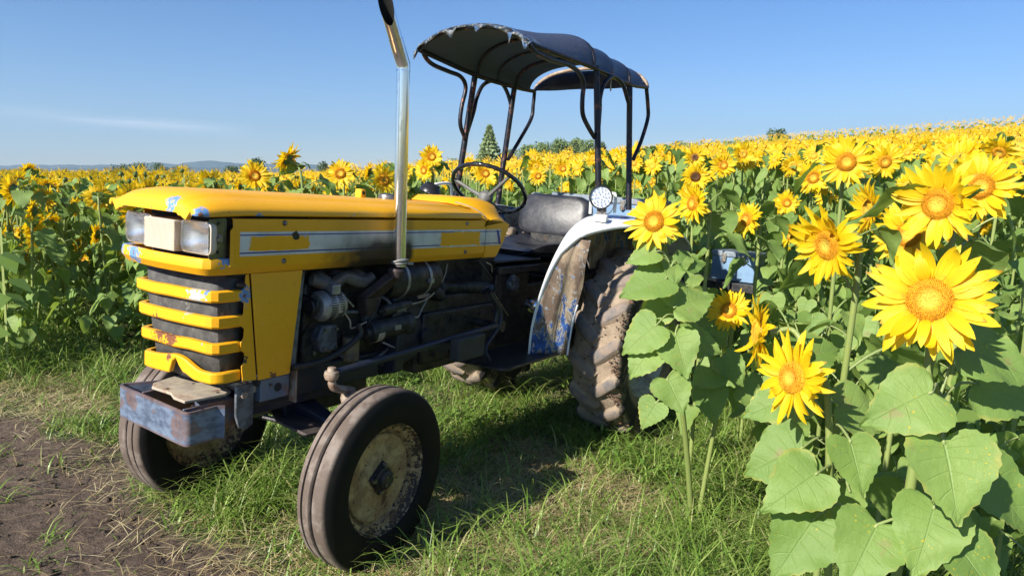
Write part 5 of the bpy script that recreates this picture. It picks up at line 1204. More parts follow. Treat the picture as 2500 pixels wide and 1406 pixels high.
grn = g.mix(g.ss(g.noise(v, 1.5, 5), .4, .6), (.055, .085, .025), (.10, .125, .04))
att = g.n('ShaderNodeAttribute', {'attribute_name': 'soil'}).outputs['Fac']
c = g.mix(att, g.mix(g.ss(g.noise(v, 8, 4), .35, .6), c, grn), c)
c = g.mix(g.ss(far.outputs['Value'], 30, 70), c, g.mix(g.ss(g.noise(g.map(v, (1, 1, 0)), .9, 5, .75), .40, .62), (.13, .17, .035), (.44, .38, .03)))
c = g.mix(g.ss(far.outputs['Value'], 190, 260), c, (.06, .09, .04))
g.pr(c, .95, normal=g.bump(g.add(n2, g.mul(g.noise(v, 110, 4, .75), .5)), .8, .03)); m_ground = g.m
az = np.radians(np.concatenate([np.linspace(-180, -50, 40)[:-1], np.linspace(-50, 50, 420), np.linspace(50, 180, 40)[1:-1]])); rs = np.concatenate([[.05], np.geomspace(.5, 14, 230), np.geomspace(14.6, 7000, 130)])
AA, RR = np.meshgrid(az, rs); X_ = RR * np.sin(AA); Y_ = RR * np.cos(AA); Z_ = gz(X_, Y_)
tk = track(X_, Y_); soil = sst(-.15, .12, tk) * (RR < 12) * (~field(X_, Y_))
near = (RR < 13)
Z_ = Z_ + near * ((vnoise(X_, Y_, .30, 1) - .5) * .035 + (vnoise(X_, Y_, .09, 2) - .5) * .016 + (vnoise(X_, Y_, .035, 7) - .5) * .010 * soil)
Vg = np.stack([X_, Y_, Z_], -1).reshape(-1, 3); na = len(az); nr = len(rs)
I, J = np.meshgrid(np.arange(nr - 1), np.arange(na), indexing='ij'); J2 = (J + 1) % na
Fg = np.stack([I * na + J, I * na + J2, (I + 1) * na + J2, (I + 1) * na + J], -1).reshape(-1, 4)[:, ::-1]
gr = np_mesh('ground', Vg, [Fg], [m_ground]); at_ = gr.data.attributes.new('soil', 'FLOAT', 'POINT'); at_.data.foreach_set('value', soil.ravel().astype(np.float32)); tag(gr, kind='structure')

# ------------------------------------------------------------ hero plants at the right
FACE = nrm(np.array([-.62, -.66, .18]))
def hp(px, py, d): return wp(px, py, d)
def gbase(px, py): 
    q = gpx(px, py); return np.array([q[0], q[1], float(gz(q[0], q[1]))])
def cdir(dx, dy, out=1.0):   # a facing direction: dx right, dy up, out toward the viewer
    return nrm(C_R * dx + C_U * dy + C_B * out)
def vd(px, py, a, el=0):
    b = -nrm(ray(px, py)); r = nrm(C_R - b * np.dot(C_R, b)); u = np.cross(b, r); u = u if u[2] > 0 else -u; a, el = R_(a), R_(el)
    return nrm(b * math.cos(a) * math.cos(el) + r * math.sin(a) * math.cos(el) + u * math.sin(el))
def dropbase(h, dx=0, dy=0): x, y = h[0] + dx, h[1] + dy; return np.array([x, y, float(gz(x, y)) - .01])
HB = []
def hero(px, py, dpx, D, dr, label, basepx=None, off=(0.03, .05), seed=1, nleaf=9, leafsize=.18, hero_i=0, lean=0, r=.010, **kw):
    d = D * F / dpx; h = hp(px, py, d); b = gbase(*basepx) if basepx else dropbase(h, *off)
    o = sunflower(b, h, dr, D, label, 'sunflowers in front of the rest at the right', 0, nleaf, leafsize, True, hero_i, seed, lean, r, **kw); HB.append((b, h)); return o, h, d
H1, h1_, d1_ = hero(2270, 732, 318, .275, vd(2270, 732, -6, 4), 'large fully open sunflower lowest at the right, broad heart leaves below its disc', off=(.02, .10), seed=3, nleaf=0, leafsize=.19, hero_i=0, r=.012, lo=.45)
H2, h2_, d2_ = hero(1935, 922, 232, .235, vd(1935, 922, -46, 2), 'sunflower turned half left on a leaning stem, lowest flower of the row', off=(.16, .12), seed=5, nleaf=0, leafsize=.17, hero_i=1, lean=.05, lo=.4)
hero(2022, 598, 222, .25, vd(2022, 598, -46, -12), 'drooping sunflower facing left beneath the clustered flower heads', off=(.10, .15), seed=8, nleaf=7, leafsize=.18, hero_i=2)
H4, h4_, d4_ = hero(1597, 541, 152, .235, vd(1597, 541, -20, 8), 'single sunflower standing in front of the muddy rear tyre', (1690, 1290), seed=12, nleaf=7, leafsize=.15, hero_i=1, r=.0125, lo=.30, lean=.01)
H5, h5_, d5_ = hero(1780, 758, 118, .20, vd(1780, 758, -8, 6), 'small round sunflower right of the rear wheel facing the viewer', (1700, 1290), seed=14, nleaf=5, leafsize=.14, hero_i=4, lo=.45)
hero(1852, 812, 200, .235, vd(1852, 812, -80, 2), 'sunflower seen edge on between the small round one and the lowest one', (1812, 1100), seed=15, nleaf=6, leafsize=.16, hero_i=5)
hero(2217, 575, 178, .25, vd(2217, 575, -12, 4), 'sunflower partly behind the largest one, just above it', off=(.05, .12), seed=17, nleaf=7, leafsize=.18, hero_i=6)
hero(2292, 498, 232, .27, vd(2292, 498, -22, -2), 'huge sunflower with wide orange disc second from the top right', off=(.04, .12), seed=19, nleaf=7, leafsize=.2, hero_i=7)
hero(2392, 456, 190, .26, vd(2392, 456, 8, 6), 'sunflower at upper right with a green centred disc', off=(.04, .12), seed=21, nleaf=8, leafsize=.2, hero_i=0)
hero(2066, 396, 135, .25, vd(2066, 396, 4, 6), 'tallest round sunflower above the right cluster facing the viewer', off=(.03, .12), seed=23, nleaf=8, leafsize=.19, hero_i=1)
hero(1985, 434, 92, .22, vd(1985, 434, 2, 4), 'round sunflower left below the tallest one', off=(.03, .1), seed=25, nleaf=9, leafsize=.17, hero_i=2)
hero(1698, 432, 78, .21, vd(1698, 432, 2, 2), 'sunflower with a dark brown disc right of the toolbox', off=(.03, .1), seed=27, nleaf=9, leafsize=.16, hero_i=3)
SUNF_dark = bpy.data.objects[-1] if False else None
hero(1693, 497, 112, .235, vd(1693, 497, -48, 6), 'narrow looking sunflower under the dark centred one, turned left', off=(.08, .1), seed=29, nleaf=15, leafsize=.18, hero_i=4)
hero(1823, 535, 98, .23, vd(1823, 535, -40, 4), 'sunflower turned left above the low blue box', off=(.08, .1), seed=31, nleaf=15, leafsize=.18, hero_i=5)
hero(1921, 496, 68, .20, vd(1921, 496, 2, 6), 'small round sunflower low in the middle of the right field', off=(.03, .1), seed=33, nleaf=14, leafsize=.17, hero_i=6)
hero(2122, 512, 160, .25, vd(2122, 512, -66, 0), 'edge on sunflower between the drooping one and the cluster', off=(.12, .1), seed=35, nleaf=8, leafsize=.18, hero_i=7)
hero(2440, 372, 95, .24, vd(2440, 372, -18, -30), 'bowed sunflower near the right border above the cluster', off=(.03, .1), seed=37, nleaf=8, leafsize=.18, hero_i=0)
hero(2160, 395, 90, .24, vd(2160, 395, 12, -6), 'sunflower just right of the tallest one', off=(.03, .1), seed=39, nleaf=8, leafsize=.18, hero_i=1)
hero(1930, 575, 80, .21, vd(1930, 575, -60, 0), 'half hidden sunflower facing left behind the drooping one', off=(.0, .1), seed=41, nleaf=8, leafsize=.18, hero_i=2)
# behind the tractor
hero(831, 424, 80, .235, cdir(.05, .05), 'round sunflower above the middle of the bonnet', off=(0, .1), seed=51, nleaf=8, leafsize=.16, hero_i=5)
hero(622, 430, 84, .245, cdir(.35, .05), 'tall sunflower above the front part of the bonnet', off=(.05, .1), seed=52, nleaf=8, leafsize=.16, hero_i=4)
hero(937, 440, 78, .24, cdir(.8, .0), 'sunflower just left of the chrome exhaust turned right', off=(.05, .1), seed=53, nleaf=8, leafsize=.16, hero_i=5)
hero(1054, 383, 66, .235, cdir(.1, .0), 'high sunflower between the exhaust and the steering wheel', off=(.02, .1), seed=54, nleaf=8, leafsize=.16, hero_i=6)
hero(1036, 416, 66, .235, cdir(-.7, -.1), 'drooping sunflower right of the exhaust below the high one', off=(.05, .1), seed=55, nleaf=8, leafsize=.16, hero_i=7)
hero(1185, 424, 66, .235, cdir(.05, .05), 'sunflower seen through the top of the steering wheel', off=(.02, .1), seed=56, nleaf=8, leafsize=.16, hero_i=0)
hero(1313, 430, 50, .22, cdir(.0, .0), 'round sunflower behind the black seat back', off=(.02, .1), seed=57, nleaf=8, leafsize=.16, hero_i=1)
hero(1374, 412, 54, .22, cdir(.0, .0), 'round sunflower in front of the canopy posts right of the seat', off=(.02, .1), seed=58, nleaf=8, leafsize=.16, hero_i=2)
hero(1765, 404, 72, .235, cdir(.05, .05), 'round sunflower in the mid field right of the toolbox', off=(.02, .1), seed=59, nleaf=8, leafsize=.16, hero_i=4)
hero(702, 388, 92, .245, nrm(np.array([-.75, .15, .60])), 'bent over sunflower seen from behind, rising above the others over the bonnet', off=(.12, .1), seed=60, nleaf=9, leafsize=.15, hero_i=5)
hero(240, 483, 74, .24, cdir(-.45, .15, -.75), 'sunflower seen from behind, left of the bonnet nose', off=(.05, -.05), seed=61, nleaf=8, leafsize=.16, hero_i=6)
hero(204, 637, 38, .17, cdir(.1, .3), 'lone small sunflower low in the left field facing the viewer', off=(.02, .06), seed=62, nleaf=7, leafsize=.15, hero_i=7)
hero(124, 585, 58, .20, cdir(-1.4, .1, .1), 'thin edge on sunflower in the left field facing left', off=(.05, .0), seed=63, nleaf=7, leafsize=.15, hero_i=0)
# hand placed leaves of the two lowest flowers
def stem_at(px, py, d): return wp(px, py, d)
def leafset(root, lst):
    for (cx0, cy0, Lpx, ang, nd, d, ax_, ay_, ad, sd) in lst:
        hero_leaf(root, wp(ax_, ay_, ad), wp(cx0, cy0, d), None, Lpx * d / F, ang, nd, d, sd)
dd1 = d1_ + .06
N1 = cdir(-.15, .65); N2 = cdir(-.5, .5); N3 = cdir(.35, .5)
leafset(H1, [
    (2325, 1165, 205, -88, cdir(-.1, .45), dd1 - .10, 2290, 1075, dd1 + .04, 1), (2198, 992, 190, 205, cdir(-.25, .5), dd1 - .06, 2290, 960, dd1 + .03, 2), (2440, 880, 190, -38, cdir(.1, .8), dd1 + .02, 2295, 965, dd1 + .03, 3),
    (2262, 1312, 190, 250, cdir(-.2, .7), dd1 - .02, 2288, 1200, dd1 + .05, 4), (2460, 1215, 190, -55, cdir(.2, .55), dd1 + .12, 2292, 1120, dd1 + .05, 5), (2460, 960, 170, -20, cdir(0, .4), dd1 + .12, 2292, 980, dd1 + .05, 6),
    (2110, 1350, 185, 240, cdir(-.1, .6), dd1 + .02, 2285, 1280, dd1 + .06, 7), (2385, 1390, 150, -70, cdir(.1, .7), dd1 - .02, 2286, 1330, dd1 + .06, 8)])
dd2 = d2_ + .06
leafset(H2, [
    (1936, 1195, 170, 215, cdir(-.2, .55), dd2 - .05, 2062, 1150, dd2 + .1, 11), (2092, 1135, 140, -85, cdir(.0, .45), dd2 - .08, 2020, 1040, dd2 + .08, 12), (1945, 1330, 185, 235, cdir(-.25, .5), dd2 - .02, 2075, 1235, dd2 + .12, 13),
    (1893, 1120, 160, 200, cdir(-.5, .5), dd2 + .04, 2030, 1080, dd2 + .1, 14), (1890, 985, 150, 195, cdir(-.3, .7), dd2 + .1, 2005, 1000, dd2 + .07, 15), (2110, 1010, 150, -20, cdir(.3, .7), dd2 + .1, 2010, 1010, dd2 + .07, 16),
    (2030, 1240, 150, 250, cdir(-.1, .3), dd2 + .12, 2075, 1200, dd2 + .12, 17), (1990, 860, 150, 20, cdir(.1, .7), dd2 + .28, 1990, 980, dd2 + .08, 18)])

d4 = d4_ + .02; B4 = np.array(H4.location)
def sp(px, py): return px, py
leafset(H4, [(1563, 822, 112, 215, cdir(-.45, .55), d4 - .04, 1652, 770, d4 + .01, 31), (1662, 862, 118, -80, cdir(-.1, .45), d4 - .07, 1660, 800, d4, 32), (1692, 735, 120, 25, cdir(.1, .6), d4 - .03, 1648, 760, d4, 33), (1575, 700, 125, 205, cdir(-.25, .85), d4 - .03, 1640, 680, d4, 34),
    (1648, 962, 96, -70, cdir(-.1, .5), d4 - .06, 1664, 905, d4 + .01, 35), (1568, 880, 100, 235, cdir(-.5, .4), d4 - .02, 1658, 860, d4, 36), (1585, 1010, 74, 240, cdir(-.4, .4), d4 - .02, 1668, 950, d4 + .01, 37), (1712, 838, 108, -15, cdir(.2, .7), d4 + .03, 1655, 840, d4, 38), (1568, 625, 78, 200, cdir(-.2, .8), d4 - .02, 1634, 640, d4, 39),
    (1690, 640, 80, 20, cdir(.2, .9), d4 + .02, 1636, 655, d4, 40), (1600, 770, 85, 220, cdir(-.2, .5), d4 + .05, 1650, 740, d4, 51)])
d5 = d5_ + .03
leafset(H5, [(1735, 985, 86, -80, cdir(-.1, .45), d5 - .06, 1760, 925, d5 + .01, 41), (1792, 900, 84, -60, cdir(.1, .5), d5 - .05, 1768, 880, d5, 42), (1722, 918, 80, 215, cdir(-.3, .5), d5 - .04, 1764, 900, d5, 43), (1725, 790, 90, 190, cdir(-.2, .8), d5 + .04, 1775, 845, d5, 44), (1840, 960, 90, -20, cdir(.2, .7), d5 + .04, 1762, 930, d5, 45)])
# ------------------------------------------------------------ the field plants
def candidates(r0, r1, azlo, azhi, sp_row, sp_in, seed):
    rg = np.random.default_rng(seed); R1 = r1
    us = np.arange(-R1, R1, sp_row); vs_ = np.arange(-R1, R1, sp_in); U_, V_ = np.meshgrid(us, vs_)
    U_ = U_ + rg.normal(size=U_.shape) * sp_row * .13; V_ = V_ + rg.uniform(-.4, .4, V_.shape) * sp_in
    a = R_(62); X = U_ * math.cos(a) - V_ * math.sin(a); Y = U_ * math.sin(a) + V_ * math.cos(a)
    X = X.ravel(); Y = Y.ravel(); r = np.hypot(X, Y); az_ = np.degrees(np.arctan2(X, Y))
    k = (r >= r0) & (r < r1) & (az_ > azlo) & (az_ < azhi); return X[k], Y[k]
def plant_h(x, y, rg):
    az_ = np.degrees(np.arctan2(x, y)); base = np.interp(az_, [-36, -15, 0, 10, 30], [1.28, 1.36, 1.55, 1.66, 1.70]); r = np.hypot(x, y)
    zt_ = 1.585 - np.interp(az_, [-18, -8, 10, 25], [.14, 0, 0, .09]) + np.interp(az_, [-36, -15, -8, 0, 8, 20, 35], [-.006, .004, .020, .026, .036, .044, .052]) * r
    nearH = np.clip(zt_ - gz(x, y), 1.15, 2.15); wn = 1 - sst(8, 13, r)
    return (base * (1 - wn) + nearH * wn) + rg.normal(size=np.shape(x)) * .07 - .05 * sst(20, 60, r) - .05
cxs, cys = candidates(2.0, 13.0, -40, 42, .55, .29, 4); lx_, ly_ = candidates(4.5, 13.0, -40, -8, .55, .40, 44); cxs = np.concatenate([cxs, lx_]); cys = np.concatenate([cys, ly_])
ok = field(cxs, cys); cxs = cxs[ok]; cys = cys[ok]
hb = np.array([b for b, h in HB]); hh_ = np.array([h for b, h in HB])
ok = np.array([min(np.hypot(hb[:, 0] - x, hb[:, 1] - y)) > .17 for x, y in zip(cxs, cys)]); cxs = cxs[ok]; cys = cys[ok]
rgp = np.random.default_rng(21); hs_r = plant_h(cxs, cys, rgp)
# keep the view of the hand placed flowers: nothing may stand in front of them
Ptop = np.stack([cxs, cys, gz(cxs, cys) + hs_r], -1); pp_ = w2px(Ptop); hp_ = w2px(hh_)
keep = np.ones(len(cxs), bool)
for (hx, hy, hz) in hp_:
    inf = (pp_[:, 2] < hz - .05) & (np.abs(pp_[:, 0] - hx) < 235 / pp_[:, 2]) ; keep &= ~(inf & (pp_[:, 1] < hy + 260 / pp_[:, 2] * 1.2))
# nothing between the camera and the tractor or the open grass
txa, tya = t_xy(cxs, cys)
keep &= ~((pp_[:, 0] < 1640) & (tya > .8) & (txa > -1.2)) 
keep &= ~((pp_[:, 2] < 2.75) & (pp_[:, 0] < 2020)) & (pp_[:, 2] > 1.85)
cxs, cys, hs_r, pp_ = cxs[keep], cys[keep], hs_r[keep], pp_[keep]
dist = pp_[:, 2]; inside = (pp_[:, 0] > -15) & (pp_[:, 0] < 2515) & (pp_[:, 1] < 1400); hidb = (pp_[:, 0] > 300) & (pp_[:, 0] < 1150) & (pp_[:, 1] > 500)
order = np.argsort(dist + 1000.0 * (~inside | hidb)); NIND = 300 - len(HB)
ind = order[:NIND]; rest = order[NIND:]
print('field candidates', len(cxs), 'individual', len(ind), 'to depth', dist[ind].max())
def facing(x, y, rg):
    az_ = math.degrees(math.atan2(x, y)); b = np.array([-.80, -.52, .12 + rg.normal() * .2])
    if az_ < -22: b = np.array([-.92, .22, .14 + rg.normal() * .24])
    elif az_ < -8: b = np.array([-.75, -.45, .05 + rg.normal() * .2])
    else: b = np.array([-.52, -.82, .08 + rg.normal() * .2])
    a = rg.normal() * (.42 if az_ > -8 else .75); c_, s_ = math.cos(a), math.sin(a)
    return nrm(np.array([b[0] * c_ - b[1] * s_, b[0] * s_ + b[1] * c_, b[2]]))
ZN = [(130, 'far left edge'), (330, 'left field beside the bonnet nose'), (520, 'field over the headlamps'), (720, 'field over the bonnet front'), (960, 'field over the bonnet middle'), (1120, 'field right of the exhaust'), (1290, 'field behind the steering wheel'), (1450, 'field behind the seat'), (1600, 'field behind the canopy posts'),
      (1760, 'field right of the toolbox'), (1950, 'field over the low flower cluster'), (2080, 'field left of the tallest flower'), (2300, 'field behind the big cluster'), (9999, 'field at the right border')]
PLAN = []
for i in ind:
    x, y = cxs[i], cys[i]; rg = np.random.default_rng(5000 + int(i)); z0 = float(gz(x, y)); azn = math.degrees(math.atan2(x, y))
    fac = 1 if rg.uniform() > (.30 if x > 0 else .5) else rg.uniform(.60, .93); dr = facing(x, y, rg)
    hd = np.array([x + rg.normal() * .05, y + rg.normal() * .05, z0 + hs_r[i] * fac]); hp2 = w2px(hd)[0]
    zi = next(k for k, (a, _) in enumerate(ZN) if hp2[0] < a); side = float(np.dot(dr, C_R)); out_ = float(np.dot(dr, C_B))
    look = 'seen from behind' if out_ < -.15 else ('facing the viewer' if abs(side) < .45 else ('turned left' if side < 0 else 'turned right'))
    til = 'head raised' if dr[2] > .25 else ('head bowed' if dr[2] < -.03 else '')
    tall = 'low' if fac < .78 else 'mid-high' if fac < .97 else 'tall'
    PLAN.append(dict(i=int(i), hd=hd, dr=dr, zi=zi, px=hp2[0], d=hp2[2], look=look, til=til, tall=tall, azn=azn, z0=z0))
for zi in range(len(ZN)):
    mem = [p for p in PLAN if p['zi'] == zi]; lo_ = ZN[zi - 1][0] if zi else 0; hi_ = min(ZN[zi][0], 2500); byd = sorted(mem, key=lambda p: p['d'])
    for k, p in enumerate(byd):
        r_ = k / max(1, len(byd)); p['row'] = ('nearest row', 'second row', 'third row', 'fourth row', 'farthest row')[min(4, int(r_ * 5))]; u_ = (p['px'] - lo_) / (hi_ - lo_); p['lat'] = ('left end', 'left half', 'middle', 'right half', 'right end')[min(4, max(0, int(u_ * 5)))]
    seen = {}
    for p in byd:
        z = ZN[zi][1]; hgt = p['tall'] + ' '; T_ = ', ' + p['til'] if p['til'] else ''
        for lab in (f"{hgt}sunflower {p['look']}{T_}, {p['row']}, {p['lat']} of the {z}", f"{hgt}sunflower {p['look']}{T_}, {p['row']}, {p['lat']} of {z}", f"{hgt}sunflower {p['look']}, {p['row']}, {p['lat']} of {z}", f"sunflower {p['look']}, {p['row']}, {p['lat']} of {z}"):
            if len(lab.replace('-', ' ').split()) <= 14: break
        seen.setdefault(lab, []).append(p); p['lab'] = lab; p['grp'] = 'sunflowers of the ' + z
    for lab, ps in seen.items():
        if len(ps) > 1:
            for k, p in enumerate(sorted(ps, key=lambda p: p['px'])):
                w_ = ('leftmost', 'rightmost') if len(ps) == 2 else ('leftmost', 'middle', 'rightmost') if len(ps) == 3 else ('leftmost', 'second', 'third', 'rightmost', 'outer')
                l2 = f"{w_[min(k, len(w_) - 1)]} " + (lab if len(ps) < 5 else lab)
                if len(l2.split()) <= 16: p['lab'] = l2
for q, p in enumerate(PLAN):
    i = p['i']; x, y = cxs[i], cys[i]; azn = p['azn']; rg = np.random.default_rng(9000 + i); nl_ = 17 if azn > 5 else 14; ex = []
    if azn < -9:
        for _ in range(int(rg.integers(1, 4))):
            a_ = rg.uniform(0, 6.28); o_ = rg.uniform(.10, .26); H_ = p['hd'][2] - p['z0']; ex.append((np.array([x + o_ * math.cos(a_), y + o_ * math.sin(a_), p['z0'] + H_ * rg.uniform(.48, .95)]), facing(x, y, rg), rg.uniform(.17, .24), rg.uniform(.5, .75)))
    sunflower((x, y, p['z0'] - .01), p['hd'], p['dr'], rg.uniform(.19, .25) if azn > -10 else rg.uniform(.21, .28), p['lab'], p['grp'], 1, nl_, .155 if azn > 5 else .14, q < 90, None, 5000 + i, rg.normal() * .05, .009, lo=.12, extra=ex)

# ------------------------------------------------------------ the rest of the field, one mass
def mass(name, X, Y, H, lod, seed, label=None):
    rg = np.random.default_rng(seed); N = len(X); Z = gz(X, Y); Vs = []; Q4 = []; T3 = []; MQ = []; MT = []; off = 0
    azn = np.degrees(np.arctan2(X, Y)); ang = np.where(azn < -22, math.atan2(.22, -.92), np.where(azn < -8, math.atan2(-.45, -.75), math.atan2(-.82, -.52))) + rg.normal(size=N) * .45
    el = .15 + rg.normal(size=N) * .22; D = np.stack([np.cos(ang) * np.cos(el), np.sin(ang) * np.cos(el), np.sin(el)], -1)
    UX = np.cross(D, [0, 0, 1.0]); UX /= np.linalg.norm(UX, axis=1)[:, None]; UY = np.cross(UX, D)
    Cn = np.stack([X, Y, Z + H], -1); S = rg.uniform(.85, 1.15, N) * .115 * (1 if lod < 2 else 1.12) * np.where(azn < -8, 1.18, 1.0) * (np.where(azn < 17, .50, .80) if lod == 2 else 1.0)
    npet = (16, 11, 7)[lod]
    # petals: narrow kites
    k = np.arange(npet); A_ = 2 * math.pi * k / npet; a2 = A_[None, :] + rg.normal(size=(N, npet)) * .12; L = S[:, None] * rg.uniform(.8, 1.15, (N, npet)); tl = rg.normal(size=(N, npet)) * .25 + .15
    wv = math.pi / npet * .85
    def P(r, a, z): return Cn[:, None] + (UX[:, None] * np.cos(a)[..., None] + UY[:, None] * np.sin(a)[..., None]) * r[..., None] + D[:, None] * z[..., None]
    p0 = P(L * .32, a2, L * 0 - .003); p1 = P(L * .68, a2 - wv * .62, tl * L * .5); p2 = P(L, a2, tl * L); p3 = P(L * .68, a2 + wv * .62, tl * L * .5)
    V = np.stack([p0, p1, p2, p3], 2).reshape(-1, 3); m = len(V) // 4; Vs.append(V); Q4.append(np.arange(m * 4).reshape(-1, 4) + off); MQ.append(np.zeros(m, int)); off += len(V)
    nd = (8, 6, 4)[lod]; A_ = 2 * math.pi * np.arange(nd) / nd; a2 = np.tile(A_, (N, 1)); r = np.tile((S * .30)[:, None], (1, nd))
    ring = P(r, a2, r * 0 + .002); apex = (Cn + D * .012)[:, None]; bk = (Cn - D * .016)[:, None]
    V = np.concatenate([ring, apex, bk], 1); idx = (np.arange(N) * (nd + 2))[:, None]
    j = np.arange(nd); j2 = (j + 1) % nd
    t1 = np.stack([idx + j, idx + j2, idx + nd + 0 * j], -1).reshape(-1, 3); t2 = np.stack([idx + j2, idx + j, idx + nd + 1 + 0 * j], -1).reshape(-1, 3)
    Vs.append(V.reshape(-1, 3)); T3.append(t1 + off); MT.append(np.full(len(t1), 1 if lod < 2 else 0)); T3.append(t2 + off); MT.append(np.full(len(t2), 3)); off += len(V) * (nd + 2)
    # leaves
    nl = (11, 6, 3)[lod]; a2 = rg.uniform(0, 6.28, (N, nl)); hz = Z[:, None] + H[:, None] * rg.uniform(.2, .86, (N, nl)); ls = rg.uniform(.13, .22, (N, nl)) * (1, 1.25, 1.9)[lod]
    dx, dy = np.cos(a2), np.sin(a2); b0 = rg.uniform(.04, .12, (N, nl)); dz = -rg.uniform(.1, .9, (N, nl))
    def LP(s, c, zz): return np.stack([X[:, None] + dx * (b0 + ls * s) - dy * ls * c, Y[:, None] + dy * (b0 + ls * s) + dx * ls * c, hz + ls * zz], -1)
    q = [LP(0, 0, .15), LP(.30, -.42, .12 + dz * .15), LP(1.0, 0, dz), LP(.30, .42, .12 + dz * .15 + rg.normal(size=(N, nl)) * .1)]
    V = np.stack(q, 2).reshape(-1, 3); m = len(V) // 4; Vs.append(V); Q4.append(np.arange(m * 4).reshape(-1, 4) + off); MQ.append(np.full(m, 2)); off += len(V)
    if lod < 2:
        w_ = .008; hx = np.stack([Cn[:, 0] - X, Cn[:, 1] - Y], -1)
        q = [np.stack([X - w_, Y, Z], -1), np.stack([X + w_, Y, Z], -1), Cn - D * .04 + [w_, 0, -.02], Cn - D * .04 - [w_, 0, .02]]
        V = np.stack(q, 1).reshape(-1, 3); m = N; Vs.append(V); Q4.append(np.arange(m * 4).reshape(-1, 4) + off); MQ.append(np.full(m, 4)); off += len(V)
    return np.vstack(Vs), np.vstack(Q4), np.vstack(T3), np.concatenate(MQ), np.concatenate(MT)
parts = []
parts.append(mass('a', cxs[rest], cys[rest], hs_r[rest], 0, 1)) if len(rest) else None
x2, y2 = candidates(13.0, 26, -40, 42, .55, .30, 6); parts.append(mass('b', x2, y2, plant_h(x2, y2, rgp), 0, 2))
x3, y3 = candidates(26, 48, -40, 42, .72, .46, 7); parts.append(mass('c', x3, y3, plant_h(x3, y3, rgp), 1, 3))
x4, y4 = candidates(48, 170, -12, 42, 1.15, .72, 8)
r4 = np.hypot(x4, y4); D4 = np.interp(np.degrees(np.arctan2(x4, y4)), AZT, DRT); k4 = r4 < D4 + 6; x4, y4 = x4[k4], y4[k4]; parts.append(mass('d', x4, y4, plant_h(x4, y4, rgp), 2, 4))
x5, y5 = candidates(48, 110, -40, -12, 1.1, .9, 9); parts.append(mass('e', x5, y5, plant_h(x5, y5, rgp), 2, 5))
print('mass plants', len(rest), len(x2), len(x3), len(x4), len(x5))
off = 0; VV = []; QQ = []; TT = []; MQ = []; MT = []
for (V, q, t, mq, mt) in parts: VV.append(V); QQ.append(q + off); TT.append(t + off); MQ.append(mq); MT.append(mt); off += len(V)
m_petalF = petal_mat('field_petals', (.88, .62, .008), (.92, .72, .012))
g = G('field_disc'); g.pr(g.mix(g.isl(), (.80, .45, .01), (.55, .26, .01)), .9); m_discF = g.m
sf = np_mesh('sunflower_field', np.vstack(VV), [np.vstack(QQ), np.vstack(TT)], [m_petalF, m_discF, m_leaf2, m_sepal, m_stem], np.concatenate(MQ + MT), smooth=False)
tag(sf, 'endless mass of distant sunflowers covering the plain and the hillside', 'sunflower field', kind='stuff')
# leaves filling the rows between the stalks
rgf = np.random.default_rng(314); n = 9000; r_ = 2.3 + 9.2 * rgf.uniform(0, 1, n) ** .8; a_ = np.radians(rgf.uniform(-38, 40, n)); fx_, fy_ = r_ * np.sin(a_), r_ * np.cos(a_)
ok = field(fx_, fy_); fx_, fy_ = fx_[ok], fy_[ok]; fz_ = gz(fx_, fy_); fh = rgf.uniform(.10, 1.0, len(fx_)) ** .9 * np.where(fx_ < -1, .95, 1.15); fp = w2px(np.stack([fx_, fy_, fz_ + fh], -1))
ok = ~((fp[:, 2] < 2.9) & (fp[:, 0] < 1900)) & (fp[:, 2] > 2.0) & ~((fp[:, 0] > 1500) & (fp[:, 0] < 1880) & (fp[:, 1] > 960))
txf, tyf = t_xy(fx_, fy_); ok &= ~((fp[:, 0] < 1700) & (tyf > .8) & (txf > -1.2))
for (hx, hy, hz) in hp_: ok &= ~((fp[:, 2] < hz + .05) & (np.abs(fp[:, 0] - hx) < 300 / fp[:, 2]) & (np.abs(fp[:, 1] - hy) < 360 / fp[:, 2]))
fx_, fy_, fz_, fh = fx_[ok], fy_[ok], fz_[ok], fh[ok]; Vs, F0, F1, UVs, off = [], [], [], [], 0
for k in range(len(fx_)):
    lf = LEAFM[int(rgf.integers(10))]; V = (lf[0] * rgf.uniform(.085, .165)) @ rotz(rgf.uniform(0, 6.28)).T + [fx_[k], fy_[k], fz_[k] + fh[k]]
    Vs.append(V); F0.append(lf[1][0] + off); F1.append(lf[1][1] + off); UVs.append(lf[2]); off += len(V)
F0 = np.vstack(F0); F1 = np.vstack(F1); print('fill leaves', len(fx_))
tag(np_mesh('low_leaves', np.vstack(Vs), [F0, F1], [m_leaf, m_petiole], np.concatenate([np.zeros(len(F0), int), np.ones(len(F1), int)]), None, np.vstack(UVs)), 'mass of green leaves filling the rows between the sunflower stalks', 'leaves', kind='stuff')
# ============================================================ GRASS
g = G('grass_blades'); r = g.isl(); u, vv, _ = g.sep(g.uv())
c = g.ramp(r, [(0, (.085, .17, .024)), (.45, (.18, .30, .045)), (.8, (.28, .39, .085)), (1.0, (.46, .44, .20))])
c = g.mix(g.mul(g.ss(u, .5, 1.0), .35), c, (.24, .28, .09))
b = g.pr(c, .42); t = g.n('ShaderNodeBsdfTranslucent', None, Color=g.mix(.4, c, (.30, .42, .03))); mxs = g.n('ShaderNodeMixShader', None, Fac=.32)
g.t.links.new(b.outputs[0], mxs.inputs[1]); g.t.links.new(t.outputs[0], mxs.inputs[2]); g.t.links.new(mxs.outputs[0], g.o.inputs['Surface']); m_grass = g.m
g = G('dry_straw'); r = g.isl(); c = g.ramp(r, [(0, (.24, .16, .075)), (.5, (.46, .37, .17)), (1.0, (.66, .58, .34))]); g.pr(c, .6); m_straw = g.m
